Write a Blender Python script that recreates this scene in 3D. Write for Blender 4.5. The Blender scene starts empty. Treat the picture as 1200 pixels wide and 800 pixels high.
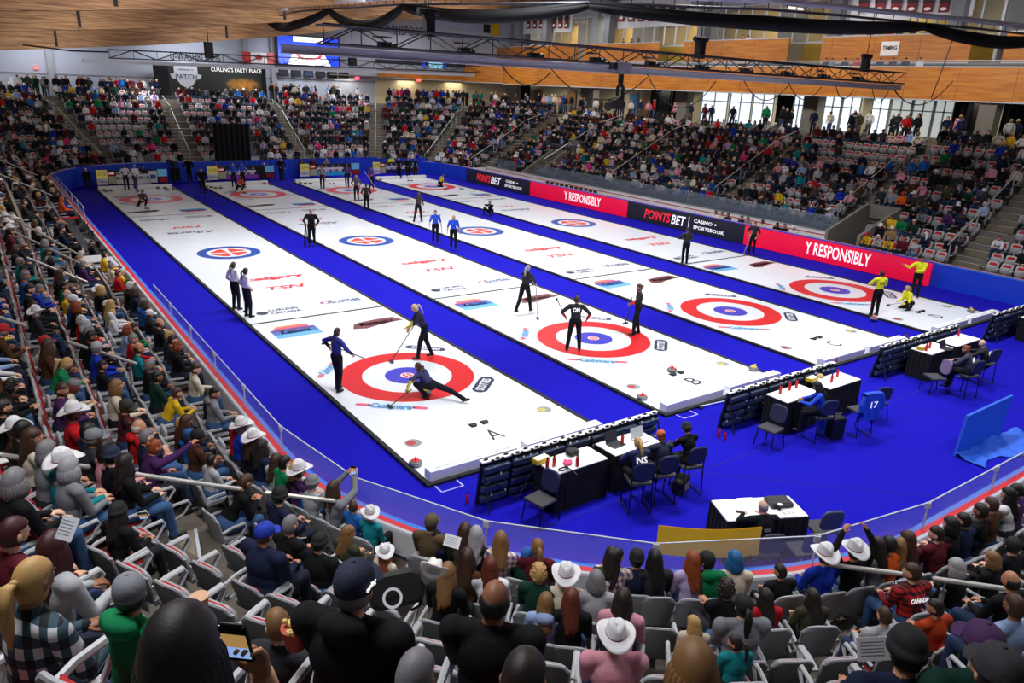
import bpy, math, random
import numpy as np
from mathutils import Vector, Matrix, Euler, noise
R0 = random.Random(7)
PI = math.pi
sc = bpy.context.scene
COL = sc.collection
# ------------------------------------------------------------------ camera
CAMP = (-8.83959, -17.16911, 7.58006)
CAMR = (1.2435299, -0.0392461, -0.6090594)
FPX = 878.2007
cd = bpy.data.cameras.new('camera'); cam = bpy.data.objects.new('camera', cd); COL.objects.link(cam)
cam.location = CAMP; cam.rotation_euler = CAMR
cd.sensor_width = 36; cd.lens = FPX / 1200 * 36; cd.clip_end = 400; cd.clip_start = .05
sc.camera = cam
CR = Euler(CAMR).to_matrix(); CP = Vector(CAMP)
def ray(u, v): return (CR @ Vector(((u - 600) / FPX, -(v - 400) / FPX, -1.0)))
def G(u, v, z=0.0):
    d = ray(u, v); return CP + d * ((z - CP.z) / d.z)
def GX(u, v, x):
    d = ray(u, v); return CP + d * ((x - CP.x) / d.x)
def GY(u, v, y):
    d = ray(u, v); return CP + d * ((y - CP.y) / d.y)
def PX(P):
    q = CR.transposed() @ (Vector(P) - CP)
    if q.z > -.05: return (-9999, -9999, q.z)
    return (600 + FPX * q.x / -q.z, 400 - FPX * q.y / -q.z, -q.z)
# ------------------------------------------------------------------ materials
def lin(h):
    h = h.lstrip('#'); c = [int(h[i:i + 2], 16) / 255 for i in (0, 2, 4)]
    return tuple((x / 12.92 if x <= .04045 else ((x + .055) / 1.055) ** 2.4) for x in c) + (1,)
MC = {}
def mat(h, rough=.7, metal=0, bump=0, bscale=30, emit=0, spec=.5, var=0, coat=0, name=None):
    key = (h, rough, metal, bump, bscale, emit, spec, var, coat)
    if key in MC: return MC[key]
    m = bpy.data.materials.new(name or 'm_' + h.strip('#')); m.use_nodes = True
    nt = m.node_tree; b = nt.nodes['Principled BSDF']
    b.inputs['Base Color'].default_value = lin(h); b.inputs['Roughness'].default_value = rough
    b.inputs['Metallic'].default_value = metal; b.inputs['Specular IOR Level'].default_value = spec
    b.inputs['Coat Weight'].default_value = coat
    if emit:
        b.inputs['Emission Color'].default_value = lin(h); b.inputs['Emission Strength'].default_value = emit
    if bump or var:
        tc = nt.nodes.new('ShaderNodeTexCoord'); n = nt.nodes.new('ShaderNodeTexNoise')
        n.inputs['Scale'].default_value = bscale; n.inputs['Detail'].default_value = 4
        nt.links.new(tc.outputs['Object'], n.inputs['Vector'])
        if bump:
            bp = nt.nodes.new('ShaderNodeBump'); bp.inputs['Strength'].default_value = bump; bp.inputs['Distance'].default_value = .02
            nt.links.new(n.outputs['Fac'], bp.inputs['Height']); nt.links.new(bp.outputs['Normal'], b.inputs['Normal'])
        if var:
            mx = nt.nodes.new('ShaderNodeMix'); mx.data_type = 'RGBA'
            c = lin(h); mx.inputs[6].default_value = tuple(x * (1 - var) for x in c[:3]) + (1,)
            mx.inputs[7].default_value = tuple(min(1, x * (1 + var)) for x in c[:3]) + (1,)
            nt.links.new(n.outputs['Fac'], mx.inputs[0]); nt.links.new(mx.outputs[2], b.inputs['Base Color'])
    MC[key] = m
    return m
def wood(h1, h2, axis=2, scale=3.0, rough=.45, name='wood', panel=None):
    m = bpy.data.materials.new(name); m.use_nodes = True; nt = m.node_tree; b = nt.nodes['Principled BSDF']
    tc = nt.nodes.new('ShaderNodeTexCoord'); mp = nt.nodes.new('ShaderNodeMapping')
    mp.inputs['Scale'].default_value = axis
    n = nt.nodes.new('ShaderNodeTexNoise'); n.inputs['Scale'].default_value = scale; n.inputs['Detail'].default_value = 6
    r = nt.nodes.new('ShaderNodeValToRGB'); r.color_ramp.elements[0].color = lin(h1); r.color_ramp.elements[1].color = lin(h2)
    r.color_ramp.elements[0].position = .32; r.color_ramp.elements[1].position = .68
    nt.links.new(tc.outputs['Object'], mp.inputs['Vector']); nt.links.new(mp.outputs[0], n.inputs['Vector'])
    nt.links.new(n.outputs['Fac'], r.inputs[0]); nt.links.new(r.outputs[0], b.inputs['Base Color'])
    b.inputs['Roughness'].default_value = rough
    return m
def checker(h1, h2, h3, s=12, name='plaid', ax=(1, 1, 1)):
    m = bpy.data.materials.new(name); m.use_nodes = True; nt = m.node_tree; b = nt.nodes['Principled BSDF']
    tc = nt.nodes.new('ShaderNodeTexCoord'); sp = nt.nodes.new('ShaderNodeSeparateXYZ'); nt.links.new(tc.outputs['Object'], sp.inputs[0])
    ad = nt.nodes.new('ShaderNodeMath'); ad.operation = 'ADD'; nt.links.new(sp.outputs[0], ad.inputs[0]); nt.links.new(sp.outputs[1], ad.inputs[1])
    fs = []
    for src in (ad.outputs[0], sp.outputs[2]):
        a = nt.nodes.new('ShaderNodeMath'); a.operation = 'MULTIPLY'; a.inputs[1].default_value = s; nt.links.new(src, a.inputs[0])
        f = nt.nodes.new('ShaderNodeMath'); f.operation = 'FRACT'; nt.links.new(a.outputs[0], f.inputs[0])
        g = nt.nodes.new('ShaderNodeMath'); g.operation = 'GREATER_THAN'; g.inputs[1].default_value = .5; nt.links.new(f.outputs[0], g.inputs[0]); fs.append(g)
    s2 = nt.nodes.new('ShaderNodeMath'); s2.operation = 'ADD'; nt.links.new(fs[0].outputs[0], s2.inputs[0]); nt.links.new(fs[1].outputs[0], s2.inputs[1])
    hf = nt.nodes.new('ShaderNodeMath'); hf.operation = 'MULTIPLY'; hf.inputs[1].default_value = .5; nt.links.new(s2.outputs[0], hf.inputs[0])
    r = nt.nodes.new('ShaderNodeValToRGB'); r.color_ramp.interpolation = 'CONSTANT'
    e = r.color_ramp.elements; e[0].color = lin(h1); e[0].position = 0; e[1].position = .8; e[1].color = lin(h3); x = e.new(.3); x.color = lin(h2)
    nt.links.new(hf.outputs[0], r.inputs[0]); nt.links.new(r.outputs[0], b.inputs['Base Color']); b.inputs['Roughness'].default_value = .85
    return m
def glassmat(name, tint='#dfe8f5', alpha=.12, rough=.05):
    m = bpy.data.materials.new(name); m.use_nodes = True; nt = m.node_tree
    for n in list(nt.nodes): nt.nodes.remove(n)
    o = nt.nodes.new('ShaderNodeOutputMaterial'); t = nt.nodes.new('ShaderNodeBsdfTransparent'); g = nt.nodes.new('ShaderNodeBsdfPrincipled')
    g.inputs['Base Color'].default_value = lin(tint); g.inputs['Roughness'].default_value = rough
    x = nt.nodes.new('ShaderNodeMixShader'); x.inputs[0].default_value = alpha
    nt.links.new(t.outputs[0], x.inputs[1]); nt.links.new(g.outputs[0], x.inputs[2]); nt.links.new(x.outputs[0], o.inputs[0])
    return m
# ------------------------------------------------------------------ mesh building
class MB:
    def __init__(s): s.v = []; s.f = []; s.m = []; s.mats = []
    def slot(s, m):
        if m is None: return 0
        if m not in s.mats: s.mats.append(m)
        return s.mats.index(m)
    def add(s, vs, fs, m=None):
        o = len(s.v); s.v += [tuple(v) for v in vs]; k = s.slot(m)
        for f in fs: s.f.append(tuple(i + o for i in f)); s.m.append(k)
    def box(s, c, d, m=None, rz=0, rx=0, M=None):
        h = [x / 2 for x in d]
        P = [Vector((a * h[0], b * h[1], e * h[2])) for a in (-1, 1) for b in (-1, 1) for e in (-1, 1)]
        Q = Euler((rx, 0, rz)).to_matrix() if M is None else M
        s.add([Q @ p + Vector(c) for p in P], [(0, 1, 3, 2), (4, 6, 7, 5), (0, 4, 5, 1), (2, 3, 7, 6), (0, 2, 6, 4), (1, 5, 7, 3)], m)
    def bbox(s, a, b, m=None): s.box([(x + y) / 2 for x, y in zip(a, b)], [abs(y - x) for x, y in zip(a, b)], m)
    def rbox(s, c, d, r, m=None, M=None, n=3):
        # box with rounded vertical-profile outline in XZ plane (rounded rect), thickness along Y
        w, t, h = d[0] / 2, d[1] / 2, d[2] / 2; pts = []
        for cx, cz, a0 in ((w - r, h - r, 0), (-w + r, h - r, PI / 2), (-w + r, -h + r, PI), (w - r, -h + r, 1.5 * PI)):
            for i in range(n + 1):
                a = a0 + PI / 2 * i / n; pts.append((cx + r * math.cos(a), cz + r * math.sin(a)))
        N = len(pts); e = min(t * .6, r * .4); Q = M or Matrix.Identity(3); vs = []
        for y, k in ((-t, e), (-t + e, 0), (t - e, 0), (t, e)):
            for x, z in pts:
                q = (x * (1 - k / w), y, z * (1 - k / h)); vs.append(Q @ Vector(q) + Vector(c))
        fs = [tuple(range(N)), tuple(reversed(range(3 * N, 4 * N)))]
        for j in range(3):
            for i in range(N): fs.append((j * N + i, (j + 1) * N + i, (j + 1) * N + (i + 1) % N, j * N + (i + 1) % N))
        s.add(vs, fs, m)
    def tube(s, path, r, m=None, n=8, cap=True):
        P = [Vector(p) for p in path]; rr = r if isinstance(r, (list, tuple)) else [r] * len(P); vs = []
        up = Vector((0, 0, 1)); pa = None
        for i, p in enumerate(P):
            d = (P[min(i + 1, len(P) - 1)] - P[max(i - 1, 0)])
            if d.length < 1e-6: d = Vector((0, 0, 1))
            d.normalize()
            a = pa - d * pa.dot(d) if pa is not None else (d.cross(up) if abs(d.z) < .95 else d.cross(Vector((0, 1, 0))))
            if a.length < 1e-4: a = d.orthogonal()
            a.normalize(); pa = a; b = d.cross(a)
            for k in range(n):
                t = 2 * PI * k / n; vs.append(p + (a * math.cos(t) + b * math.sin(t)) * rr[i])
        fs = []
        for i in range(len(P) - 1):
            for k in range(n): fs.append((i * n + k, i * n + (k + 1) % n, (i + 1) * n + (k + 1) % n, (i + 1) * n + k))
        if cap: fs += [tuple(reversed(range(n))), tuple(range((len(P) - 1) * n, len(P) * n))]
        s.add(vs, fs, m)
    def capsule(s, a, ra, b, rb, m=None, n=14):
        a = Vector(a); b = Vector(b); d = b - a; L = d.length or 1e-4; d = d / L
        path = []; rr = []
        for i in range(5):
            t = PI / 2 * i / 4; path.append(a - d * ra * math.cos(t)); rr.append(max(ra * math.sin(t), .001))
        for i in range(5):
            t = PI / 2 * (4 - i) / 4; path.append(b + d * rb * math.cos(t)); rr.append(max(rb * math.sin(t), .001))
        s.tube(path, rr, m, n)
    def lathe(s, prof, c=(0, 0, 0), m=None, n=24, M=None, cap=True):
        Q = M or Matrix.Identity(3); vs = []
        for r, z in prof:
            for k in range(n):
                t = 2 * PI * k / n; vs.append(Q @ Vector((r * math.cos(t), r * math.sin(t), z)) + Vector(c))
        fs = []
        for i in range(len(prof) - 1):
            for k in range(n): fs.append((i * n + k, i * n + (k + 1) % n, (i + 1) * n + (k + 1) % n, (i + 1) * n + k))
        if cap: fs += [tuple(reversed(range(n))), tuple(range((len(prof) - 1) * n, len(prof) * n))]
        s.add(vs, fs, m)
    def ell(s, c, r, m=None, M=None, n=16, k=10, fn=None):
        Q = M or Matrix.Identity(3); vs = []
        for i in range(1, k):
            p = PI * i / k
            for j in range(n):
                t = 2 * PI * j / n; d = Vector((math.sin(p) * math.cos(t), math.sin(p) * math.sin(t), math.cos(p)))
                f = fn(d) if fn else 1
                vs.append(Q @ Vector((d.x * r[0] * f, d.y * r[1] * f, d.z * r[2] * f)) + Vector(c))
        ft = fn(Vector((0, 0, 1))) if fn else 1; fb = fn(Vector((0, 0, -1))) if fn else 1
        vs += [Q @ Vector((0, 0, r[2] * ft)) + Vector(c), Q @ Vector((0, 0, -r[2] * fb)) + Vector(c)]
        fs = []
        for i in range(k - 2):
            for j in range(n): fs.append((i * n + j, (i + 1) * n + j, (i + 1) * n + (j + 1) % n, i * n + (j + 1) % n))
        T = (k - 1) * n
        for j in range(n): fs.append((T, j, (j + 1) % n)); fs.append((T + 1, (k - 2) * n + (j + 1) % n, (k - 2) * n + j))
        s.add(vs, fs, m)
    def prism(s, poly, z0, z1, m=None, M=None, c=(0, 0, 0)):
        Q = M or Matrix.Identity(3); N = len(poly)
        vs = [Q @ Vector((x, y, z)) + Vector(c) for z in (z0, z1) for x, y in poly]
        s.add(vs, [tuple(reversed(range(N))), tuple(range(N, 2 * N))] + [(i, (i + 1) % N, (i + 1) % N + N, i + N) for i in range(N)], m)
    def grid(s, rows, m=None, loop=False):
        n = len(rows[0]); vs = [p for r in rows for p in r]; fs = []
        for i in range(len(rows) - 1):
            for k in range(n if loop else n - 1): fs.append((i * n + k, i * n + (k + 1) % n, (i + 1) * n + (k + 1) % n, (i + 1) * n + k))
        s.add(vs, fs, m)
    def mesh(s, name, smooth=False):
        me = bpy.data.meshes.new(name); me.from_pydata(s.v, [], s.f)
        for m in s.mats: me.materials.append(m)
        if len(s.mats) > 1: me.polygons.foreach_set('material_index', s.m)
        if smooth:
            me.polygons.foreach_set('use_smooth', [True] * len(me.polygons))
        me.update(); return me
    def build(s, name, parent=None, smooth=False, **kw):
        o = bpy.data.objects.new(name, s.mesh(name, smooth)); COL.objects.link(o)
        if parent is not None: o.parent = parent
        tag(o, **kw); return o
def tag(o, label=None, cat=None, group=None, kind=None):
    if label: o['label'] = label
    if cat: o['category'] = cat
    if group: o['group'] = group
    if kind: o['kind'] = kind
    return o
def empty(name, loc=(0, 0, 0), rz=0, **kw):
    o = bpy.data.objects.new(name, None); COL.objects.link(o); o.location = loc; o.rotation_euler = (0, 0, rz); o.empty_display_size = .2
    return tag(o, **kw)
def copyobj(o, parent=None):
    c = o.copy(); COL.objects.link(c)
    if parent is not None: c.parent = parent
    return c
KIDS = {}
def copytree(o, parent=None, **kw):
    c = copyobj(o, parent)
    for ch in o.children: copytree(ch, c)
    return tag(c, **kw)
def text(body, size, m, parent=None, name='lettering', loc=(0, 0, 0), rot=(0, 0, 0), ext=.002, sx=1, align='CENTER', shear=0, bold=0, space=1):
    cu = bpy.data.curves.new(name, 'FONT'); cu.body = body; cu.size = size; cu.align_x = align; cu.align_y = 'CENTER'
    cu.extrude = ext; cu.shear = shear; cu.offset = bold; cu.space_character = space; cu.resolution_u = 2
    t = bpy.data.objects.new(name, cu); me = bpy.data.meshes.new_from_object(t); bpy.data.objects.remove(t); bpy.data.curves.remove(cu)
    me.materials.clear(); me.materials.append(m); o = bpy.data.objects.new(name, me); COL.objects.link(o)
    o.location = loc; o.rotation_euler = rot; o.scale = (sx, 1, 1)
    if parent is not None: o.parent = parent
    return o
# ------------------------------------------------------------------ bowl geometry
X0, X1, Y0, Y1, RC = -4.85, 25.15, -12.35, 47.1, 7.8
CN = [(X0 + RC, Y0 + RC), (X1 - RC, Y0 + RC), (X1 - RC, Y1 - RC), (X0 + RC, Y1 - RC)]
def off(x, y):
    cx = min(max(x, X0 + RC), X1 - RC); cy = min(max(y, Y0 + RC), Y1 - RC)
    if (x < X0 + RC or x > X1 - RC) and (y < Y0 + RC or y > Y1 - RC): return math.hypot(x - cx, y - cy) - RC
    return max(X0 - x, x - X1, Y0 - y, y - Y1)
BY0, BY1 = 4.3, 37.5          # the players' bench stretch on the right side
def isbench(x, y): return x > X1 - 1 and BY0 < y < BY1
def rowoff(k, b=False): return (2.9 if b else .9) + .85 * k
def rowz(k, b=False):
    if b: return .95 + .43 * k
    return (.5, .72, 1.12)[k] if k < 3 else 1.12 + .507 * (k - 2)
NR = 11
def inward(x, y):
    cx = min(max(x, X0 + RC), X1 - RC); cy = min(max(y, Y0 + RC), Y1 - RC)
    if (x < X0 + RC or x > X1 - RC) and (y < Y0 + RC or y > Y1 - RC):
        d = Vector((cx - x, cy - y))
    else:
        o = off(x, y)
        d = Vector((1, 0)) if o == X0 - x else Vector((-1, 0)) if o == x - X1 else Vector((0, 1)) if o == Y0 - y else Vector((0, -1))
    return d.normalized()
def loop(o, step=.6, seg=None):
    """points and inward directions round the rink at offset o, starting on the left side going towards the near end"""
    out = []
    def line(a, b):
        n = max(1, int(math.hypot(b[0] - a[0], b[1] - a[1]) / step))
        for i in range(n): t = i / n; out.append((a[0] + (b[0] - a[0]) * t, a[1] + (b[1] - a[1]) * t))
    def arc(c, a0):
        r = RC + o; n = max(4, int(r * PI / 2 / step))
        for i in range(n):
            a = math.radians(a0) + PI / 2 * i / n; out.append((c[0] + r * math.cos(a), c[1] + r * math.sin(a)))
    line((X0 - o, Y1 - RC), (X0 - o, Y0 + RC)); arc(CN[0], 180)
    line((X0 + RC, Y0 - o), (X1 - RC, Y0 - o)); arc(CN[1], 270)
    line((X1 + o, Y0 + RC), (X1 + o, Y1 - RC)); arc(CN[2], 0)
    line((X1 - RC, Y1 + o), (X0 + RC, Y1 + o)); arc(CN[3], 90)
    return out
def rad(ci, deg, o=0):
    a = math.radians(deg); return (CN[ci][0] + (RC + o) * math.cos(a), CN[ci][1] + (RC + o) * math.sin(a))
# aisles as plan lines (bottom, top)
AISLES = [((X0, -.35), (-14, .25)), ((X0, 7.0), (-14, 7.6)), ((-8.5, 18.2), (-14, 18.2)), ((X0, 26.5), (-14, 26.5)), ((X0, 35.2), (-14, 35.2)),
          ((-4.5, -8.0), (-13.5, -6.6)), ((-.35, -12.3), (1.6, -22)), ((11, Y0), (11, -22)), (rad(1, 300), rad(1, 300, 10)),
          ((X1, -1.95), (35.5, -1.95)), ((X1, 4.95), (37, 4.95)), ((X1, 13.2), (37, 13.2)), ((X1, 22.4), (37, 22.4)), ((X1, 30.6), (37, 30.6)), ((X1, 38.3), (36, 38.0)),
          (rad(2, 33), rad(2, 33, 10.6)), (rad(2, 64), rad(2, 64, 10.6)), ((15.0, Y1), (15.0, 57.8)), ((5.5, Y1), (5.5, 57.8)), (rad(3, 112), rad(3, 112, 10.6)), (rad(3, 150), rad(3, 150, 10.6))]
def segdist(p, a, b):
    ax, ay = a; bx, by = b; dx, dy = bx - ax, by - ay; t = ((p[0] - ax) * dx + (p[1] - ay) * dy) / (dx * dx + dy * dy)
    t = min(max(t, 0), 1); return math.hypot(p[0] - ax - dx * t, p[1] - ay - dy * t)
# openings in the seating: (x0,x1,y0,y1)
VOMS = [(X1 + .4, X1 + 3.7, 2.5, 4.2), (X1 + 2, X1 + 5.6, 31.6, 33.4), (8.7, 11.6, Y1 + .3, Y1 + 4.6), (X0 - 2.9, X0 - .2, 11.4, 24.4)]
def involved(x, y, pad=.25): return any(a - pad < x < b + pad and c - pad < y < d + pad for a, b, c, d in VOMS)

def aisle_at(P, d, o):
    """distance along an aisle (from P in direction d) at which the offset from the boards equals o"""
    a, b = 0.0, 16.0
    for _ in range(40):
        m = (a + b) / 2; q = P + d * m
        if off(q.x, q.y) < o: a = m
        else: b = m
    return (a + b) / 2
# =================================================================== SETTING
M_carpet = mat('#1612a6', .95, bump=.25, bscale=60, var=.06, spec=.1)
M_ice = mat('#e6ecf4', .25, spec=.3, coat=.12)
M_black = mat('#0b0b0d', .6); M_rub = mat('#17171a', .8); M_white = mat('#eceef2', .45); M_pwhite = mat('#f2f2f2', .35)
M_conc = mat('#77736c', .9, bump=.3, bscale=6, var=.12); M_tread = mat('#5b544b', .9, bump=.2, bscale=9, var=.15)
M_step = mat('#7d7464', .85, var=.12, bscale=8); M_grey = mat('#9298a2', .6); M_lgrey = mat('#b9bec8', .5)
M_steel = mat('#8e9096', .35, metal=.7); M_rail = mat('#b7b6b2', .38, metal=.35); M_red = mat('#c81e28', .4); M_dred = mat('#d21f2c', .45)
M_wall = mat('#b8bfd2', .85, var=.04, bscale=2); M_blue = mat('#0a3fd2', .55, bump=.15, bscale=3); M_lblue = mat('#2f78e0', .5)
M_glass = glassmat('board_glass', '#c4cdf4', .17); M_win = glassmat('window_glass', '#9fb0c0', .12)
M_orange = wood('#a85c18', '#c9842a', (.25, .5, 3), 2.2, name='maple_panel')
M_beam = wood('#7a5435', '#c2966a', (.35, 1, 9), 2.0, .6, 'glulam')
M_deckw = wood('#8a6238', '#b98c58', (1, 4, 1), 3, .7, 'roof_deck')
M_cream = mat('#d8c9a4', .8); M_yellow = mat('#d9b650', .8); M_dk = mat('#15161a', .7); M_drape = mat('#07070a', .95, bump=.5, bscale=12)

# floor : blue carpet of the rink
b = MB(); pts = loop(.02, .8); b.add([(x, y, -.05) for x, y in pts], [tuple(range(len(pts)))], M_carpet)
b.build('floor', kind='structure')
b = MB()
for (a, c) in (((-4.6, -7.9), (24.9, -7.9)), ((2.9, -8.0), (7.4, -12.2)), ((9.6, -7.0), (12.6, -12.2)), ((-4.6, 41.2), (24.9, 41.2))):
    a, c = Vector(a + (0,)), Vector(c + (0,)); d = (c - a).normalized(); nn = Vector((-d.y, d.x, 0)) * .012
    b.add([(a - nn) + Vector((0, 0, -.045)), (c - nn) + Vector((0, 0, -.045)), (c + nn) + Vector((0, 0, -.045)), (a + nn) + Vector((0, 0, -.045))], [(0, 1, 2, 3)], mat('#0b0a8c', .95))
b.build('trim_1', kind='structure')
# stands ------------------------------------------------------------
ZC = rowz(NR - 1) + .16
def profile(bench):
    P = []
    if not bench:
        P.append((.24, rowz(0)))
        for k in range(NR):
            o = rowoff(k)
            if k: P.append((o - .45, rowz(k)))
            P.append((o + .40, rowz(k)))
        P += [(rowoff(NR - 1) + .4, ZC), (rowoff(NR - 1) + 6.5, ZC)]
    else:
        P += [(.24, .05), (1.7, .05), (1.7, .9)]
        for k in range(10):
            o = rowoff(k, True)
            if k: P.append((o - .45, rowz(k, True)))
            P.append((o + .40, rowz(k, True)))
        P += [(rowoff(9, True) + .4, ZC), (rowoff(NR - 1) + 6.5, ZC)]
    return P
base = loop(0, .6)
ib = [i for i, (x, y) in enumerate(base) if isbench(x, y)]
seq_main = [base[(ib[-1] + 1 + i) % len(base)] for i in range(len(base) - len(ib))]
seq_main = [(X1, BY1)] + seq_main + [(X1, BY0)]
seq_bench = [(X1, BY0)] + [base[i] for i in ib] + [(X1, BY1)]
def sections(seq, P, mats):
    bb = MB(); n = len(P); vs = []
    for x, y in seq:
        d = -inward(x, y) if off(x, y) >= -1e-6 or True else 0
        vs += [(x + d.x * o, y + d.y * o, z) for o, z in P]
    ft = []; fr = []
    for i in range(len(seq) - 1):
        for j in range(n - 1):
            a, c, e, f = i * n + j, i * n + j + 1, (i + 1) * n + j + 1, (i + 1) * n + j
            cx = sum(vs[q][0] for q in (a, c, e, f)) / 4; cy = sum(vs[q][1] for q in (a, c, e, f)) / 4
            if involved(cx, cy, 0): continue
            (ft if abs(P[j][1] - P[j + 1][1]) < 1e-6 else fr).append((a, f, e, c))
    bb.add(vs, ft, mats[0]); bb.add(vs, fr, mats[1]); return bb
b = sections(seq_main, profile(False), (M_tread, M_conc))
b2 = sections(seq_bench, profile(True), (M_tread, M_conc)); b.add(b2.v, [f for f, m in zip(b2.f, b2.m) if m == 0], M_tread); b.add(b2.v, [f for f, m in zip(b2.f, b2.m) if m == 1], M_conc)
# end cheeks of the bench stretch and walls of the openings
for y in (BY0, BY1): b.bbox((X1 + .25, y - .08, 0), (X1 + 1.7, y + .08, 1.0), M_white)
b.build('floor_stands', kind='structure')
b = MB()
for (a, c, e, f) in VOMS:
    right = a > 20; far = e > 40
    if right:
        hz = lambda x: (.95 if e < 10 else .2) + max(0, (x - X1 - 2.5)) * .53
        for y in (e, f): b.add([(a, y - .07, -.05), (c, y - .07, -.05), (c, y - .07, hz(c) + 1.0), (a, y - .07, hz(a) + .5), (a, y + .07, -.05), (c, y + .07, -.05), (c, y + .07, hz(c) + 1.0), (a, y + .07, hz(a) + .5)],
                               [(0, 1, 2, 3), (7, 6, 5, 4), (0, 4, 5, 1), (3, 2, 6, 7), (0, 3, 7, 4), (1, 5, 6, 2)], M_conc)
        b.bbox((c, e, 1.9), (c + .14, f, hz(c) + 1.0), M_conc)
        b.bbox((a, e, -.06), (c + 3, f, -.02), M_tread)
    elif far:
        b.bbox((a, e - .1, -.05), (c, f, -.02), M_tread)
    else:
        b.bbox((a, e, .1), (c, f, .14), M_tread); b.bbox((a - .1, e, .1), (a, f, 2.6), M_conc)
        for y in (e, f): b.bbox((a, y - .06, .1), (c, y + .06, 1.05), M_conc)
b.build('wall_openings', kind='structure')  # concrete walls and floors of the seating openings
# stairs in the aisles ------------------------------------------------
b = MB(); bn = MB()
for (p, q) in AISLES:
    P, Q = Vector(p), Vector(q); d = (Q - P).normalized(); n = Vector((-d.y, d.x)); near = (P - Vector((CAMP[0], CAMP[1]))).length < 22
    bench = isbench(P.x, P.y); rz = math.atan2(d.y, d.x)
    inw = -inward(P.x, P.y); cosf = max(.6, d.dot(inw))
    for k in range(0 if bench else 1, 10 if bench else NR):
        o = aisle_at(P, d, rowoff(k, bench) - .45); z0 = rowz(k - 1, bench) if k else .5; z1 = rowz(k, bench); c = P + d * (o - .16)
        b.box((c.x, c.y, (z0 + z1) / 2 - .3), (.34, 1.15, .6), M_step, rz=rz)
        if True:
            for oo, zz in ((o - .31, (z0 + z1) / 2 + (z1 - z0) * .0 + .012), (o + .02, z1 + .008)):
                c2 = P + d * oo; bn.box((c2.x, c2.y, zz), (.045, 1.12, .012), M_lgrey, rz=rz)
b.build('floor_aisle_stairs', kind='structure'); bn.build('trim_2', kind='structure')
# boards ---------------------------------------------------------------
def ring(seq, P, m, closed=False):
    bb = MB(); rows = []
    for x, y in seq:
        d = -inward(x, y); rows.append([(x + d.x * o, y + d.y * o, z) for o, z in P])
    if closed: rows.append(rows[0])
    bb.grid(rows, m); return bb
base2 = loop(0, .35)
b = ring(base2, [(0, -.05), (0, .93)], M_blue, True)
for P, m in (([(0, .93), (-.015, .95), (-.015, 1.0), (.07, 1.0)], M_lblue), ([(.07, 1.0), (.18, 1.0)], M_dred), ([(.18, 1.0), (.24, 1.0), (.26, .97)], M_lgrey), ([(.26, .97), (.26, .3)], M_white), ([(.262, .56), (.266, .56), (.266, .50), (.262, .50)], mat('#39404e'))):
    t = ring(base2, P, m, True); b.add(t.v, t.f, m)
bo = b.build('dasher_boards', label='rink boards wrapped in blue with a red cap rail round the ice', cat='rink boards')
t = ring([q for q in base2 if isbench(*q)], [(1.64, .05), (1.64, 1.15), (1.72, 1.15)], M_white)
t2 = ring([q for q in base2 if isbench(*q)], [(1.62, 1.13), (1.74, 1.13), (1.74, 1.18), (1.62, 1.18)], M_grey); t.add(t2.v, t2.f, M_grey)
t2 = ring([q for q in base2 if isbench(*q)], [(1.63, .92), (1.63, .97)], M_dred); t.add(t2.v, t2.f, M_dred)
t.build('bench_wall', bo, label='white back wall of the players bench with a red stripe')
# drape corner wraps in front of the far end
b = MB()
def drape(p, q, z0, z1, m, folds=.05, per=.5, T=None):
    bb = T or MB(); P, Q = Vector(p), Vector(q); L = (Q - P).length; n = max(6, int(L / per * 5)); d = (Q - P) / L; nn = Vector((-d.y, d.x)); r1 = []; r2 = []
    for i in range(n + 1):
        c = P + d * L * i / n + nn * folds * math.sin(2 * PI * i / 5 * 1.0 + i * .3); r1.append((c.x, c.y, z0)); r2.append((c.x, c.y, z1))
    bb.grid([r1, r2], m); bb.grid([[(x - nn.x * .03, y - nn.y * .03, z) for x, y, z in r2], [(x - nn.x * .03, y - nn.y * .03, z) for x, y, z in r1]], m); return bb
drape((-3.2, 42.5), (8.2, 43.6), -.05, 1.3, M_blue, .02, T=b); drape((8.2, 43.6), (19.9, 44.1), -.05, 1.38, M_blue, .02, T=b); drape((19.9, 44.1), (24.6, 43.5), -.05, 1.25, M_blue, .02, T=b); drape((24.6, 43.5), (24.92, 37.4), -.05, 1.05, M_blue, .01, T=b)
drape((-3.2, 42.5), (-4.7, 39.5), -.05, 1.05, M_blue, .01, T=b)
b.build('blue_drape', label='long blue cloth drape closing off the far end of the ice', cat='drape')
# ------------------------------------------------------------------ glass panes round the near half
def glasspane(p, q, z0, z1, label, clip=True):
    P, Q = Vector(p), Vector(q); L = (Q - P).length; c = (P + Q) / 2; e = empty('glass_panel', (c.x, c.y, z0), math.atan2((Q - P).y, (Q - P).x), label=label, cat='glass panel', group='low glass panels on the boards')
    g = MB(); g.box((0, 0, (z1 - z0) / 2), (L - .03, .014, z1 - z0), M_glass); g.build('pane', e)
    g = MB(); g.box((0, 0, z1 - z0), (L - .02, .022, .014), M_lgrey); g.build('top_edge', e)
    if clip:
        g = MB(); g.box((L / 2, 0, z1 - z0 - .05), (.09, .05, .10), mat('#cfd2dc', .3)); g.box((L / 2, 0, (z1 - z0) / 2), (.02, .03, z1 - z0), mat('#c3c6d6', .3)); g.build('clip', e)
gpts = [q for q in loop(.1, 2.2)]
gi = 0
ORD = ['first', 'second', 'third', 'fourth', 'fifth', 'sixth', 'seventh', 'eighth', 'ninth', 'tenth', 'eleventh', 'twelfth', 'thirteenth', 'fourteenth', 'fifteenth', 'sixteenth', 'seventeenth', 'eighteenth', 'nineteenth', 'twentieth']
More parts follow.
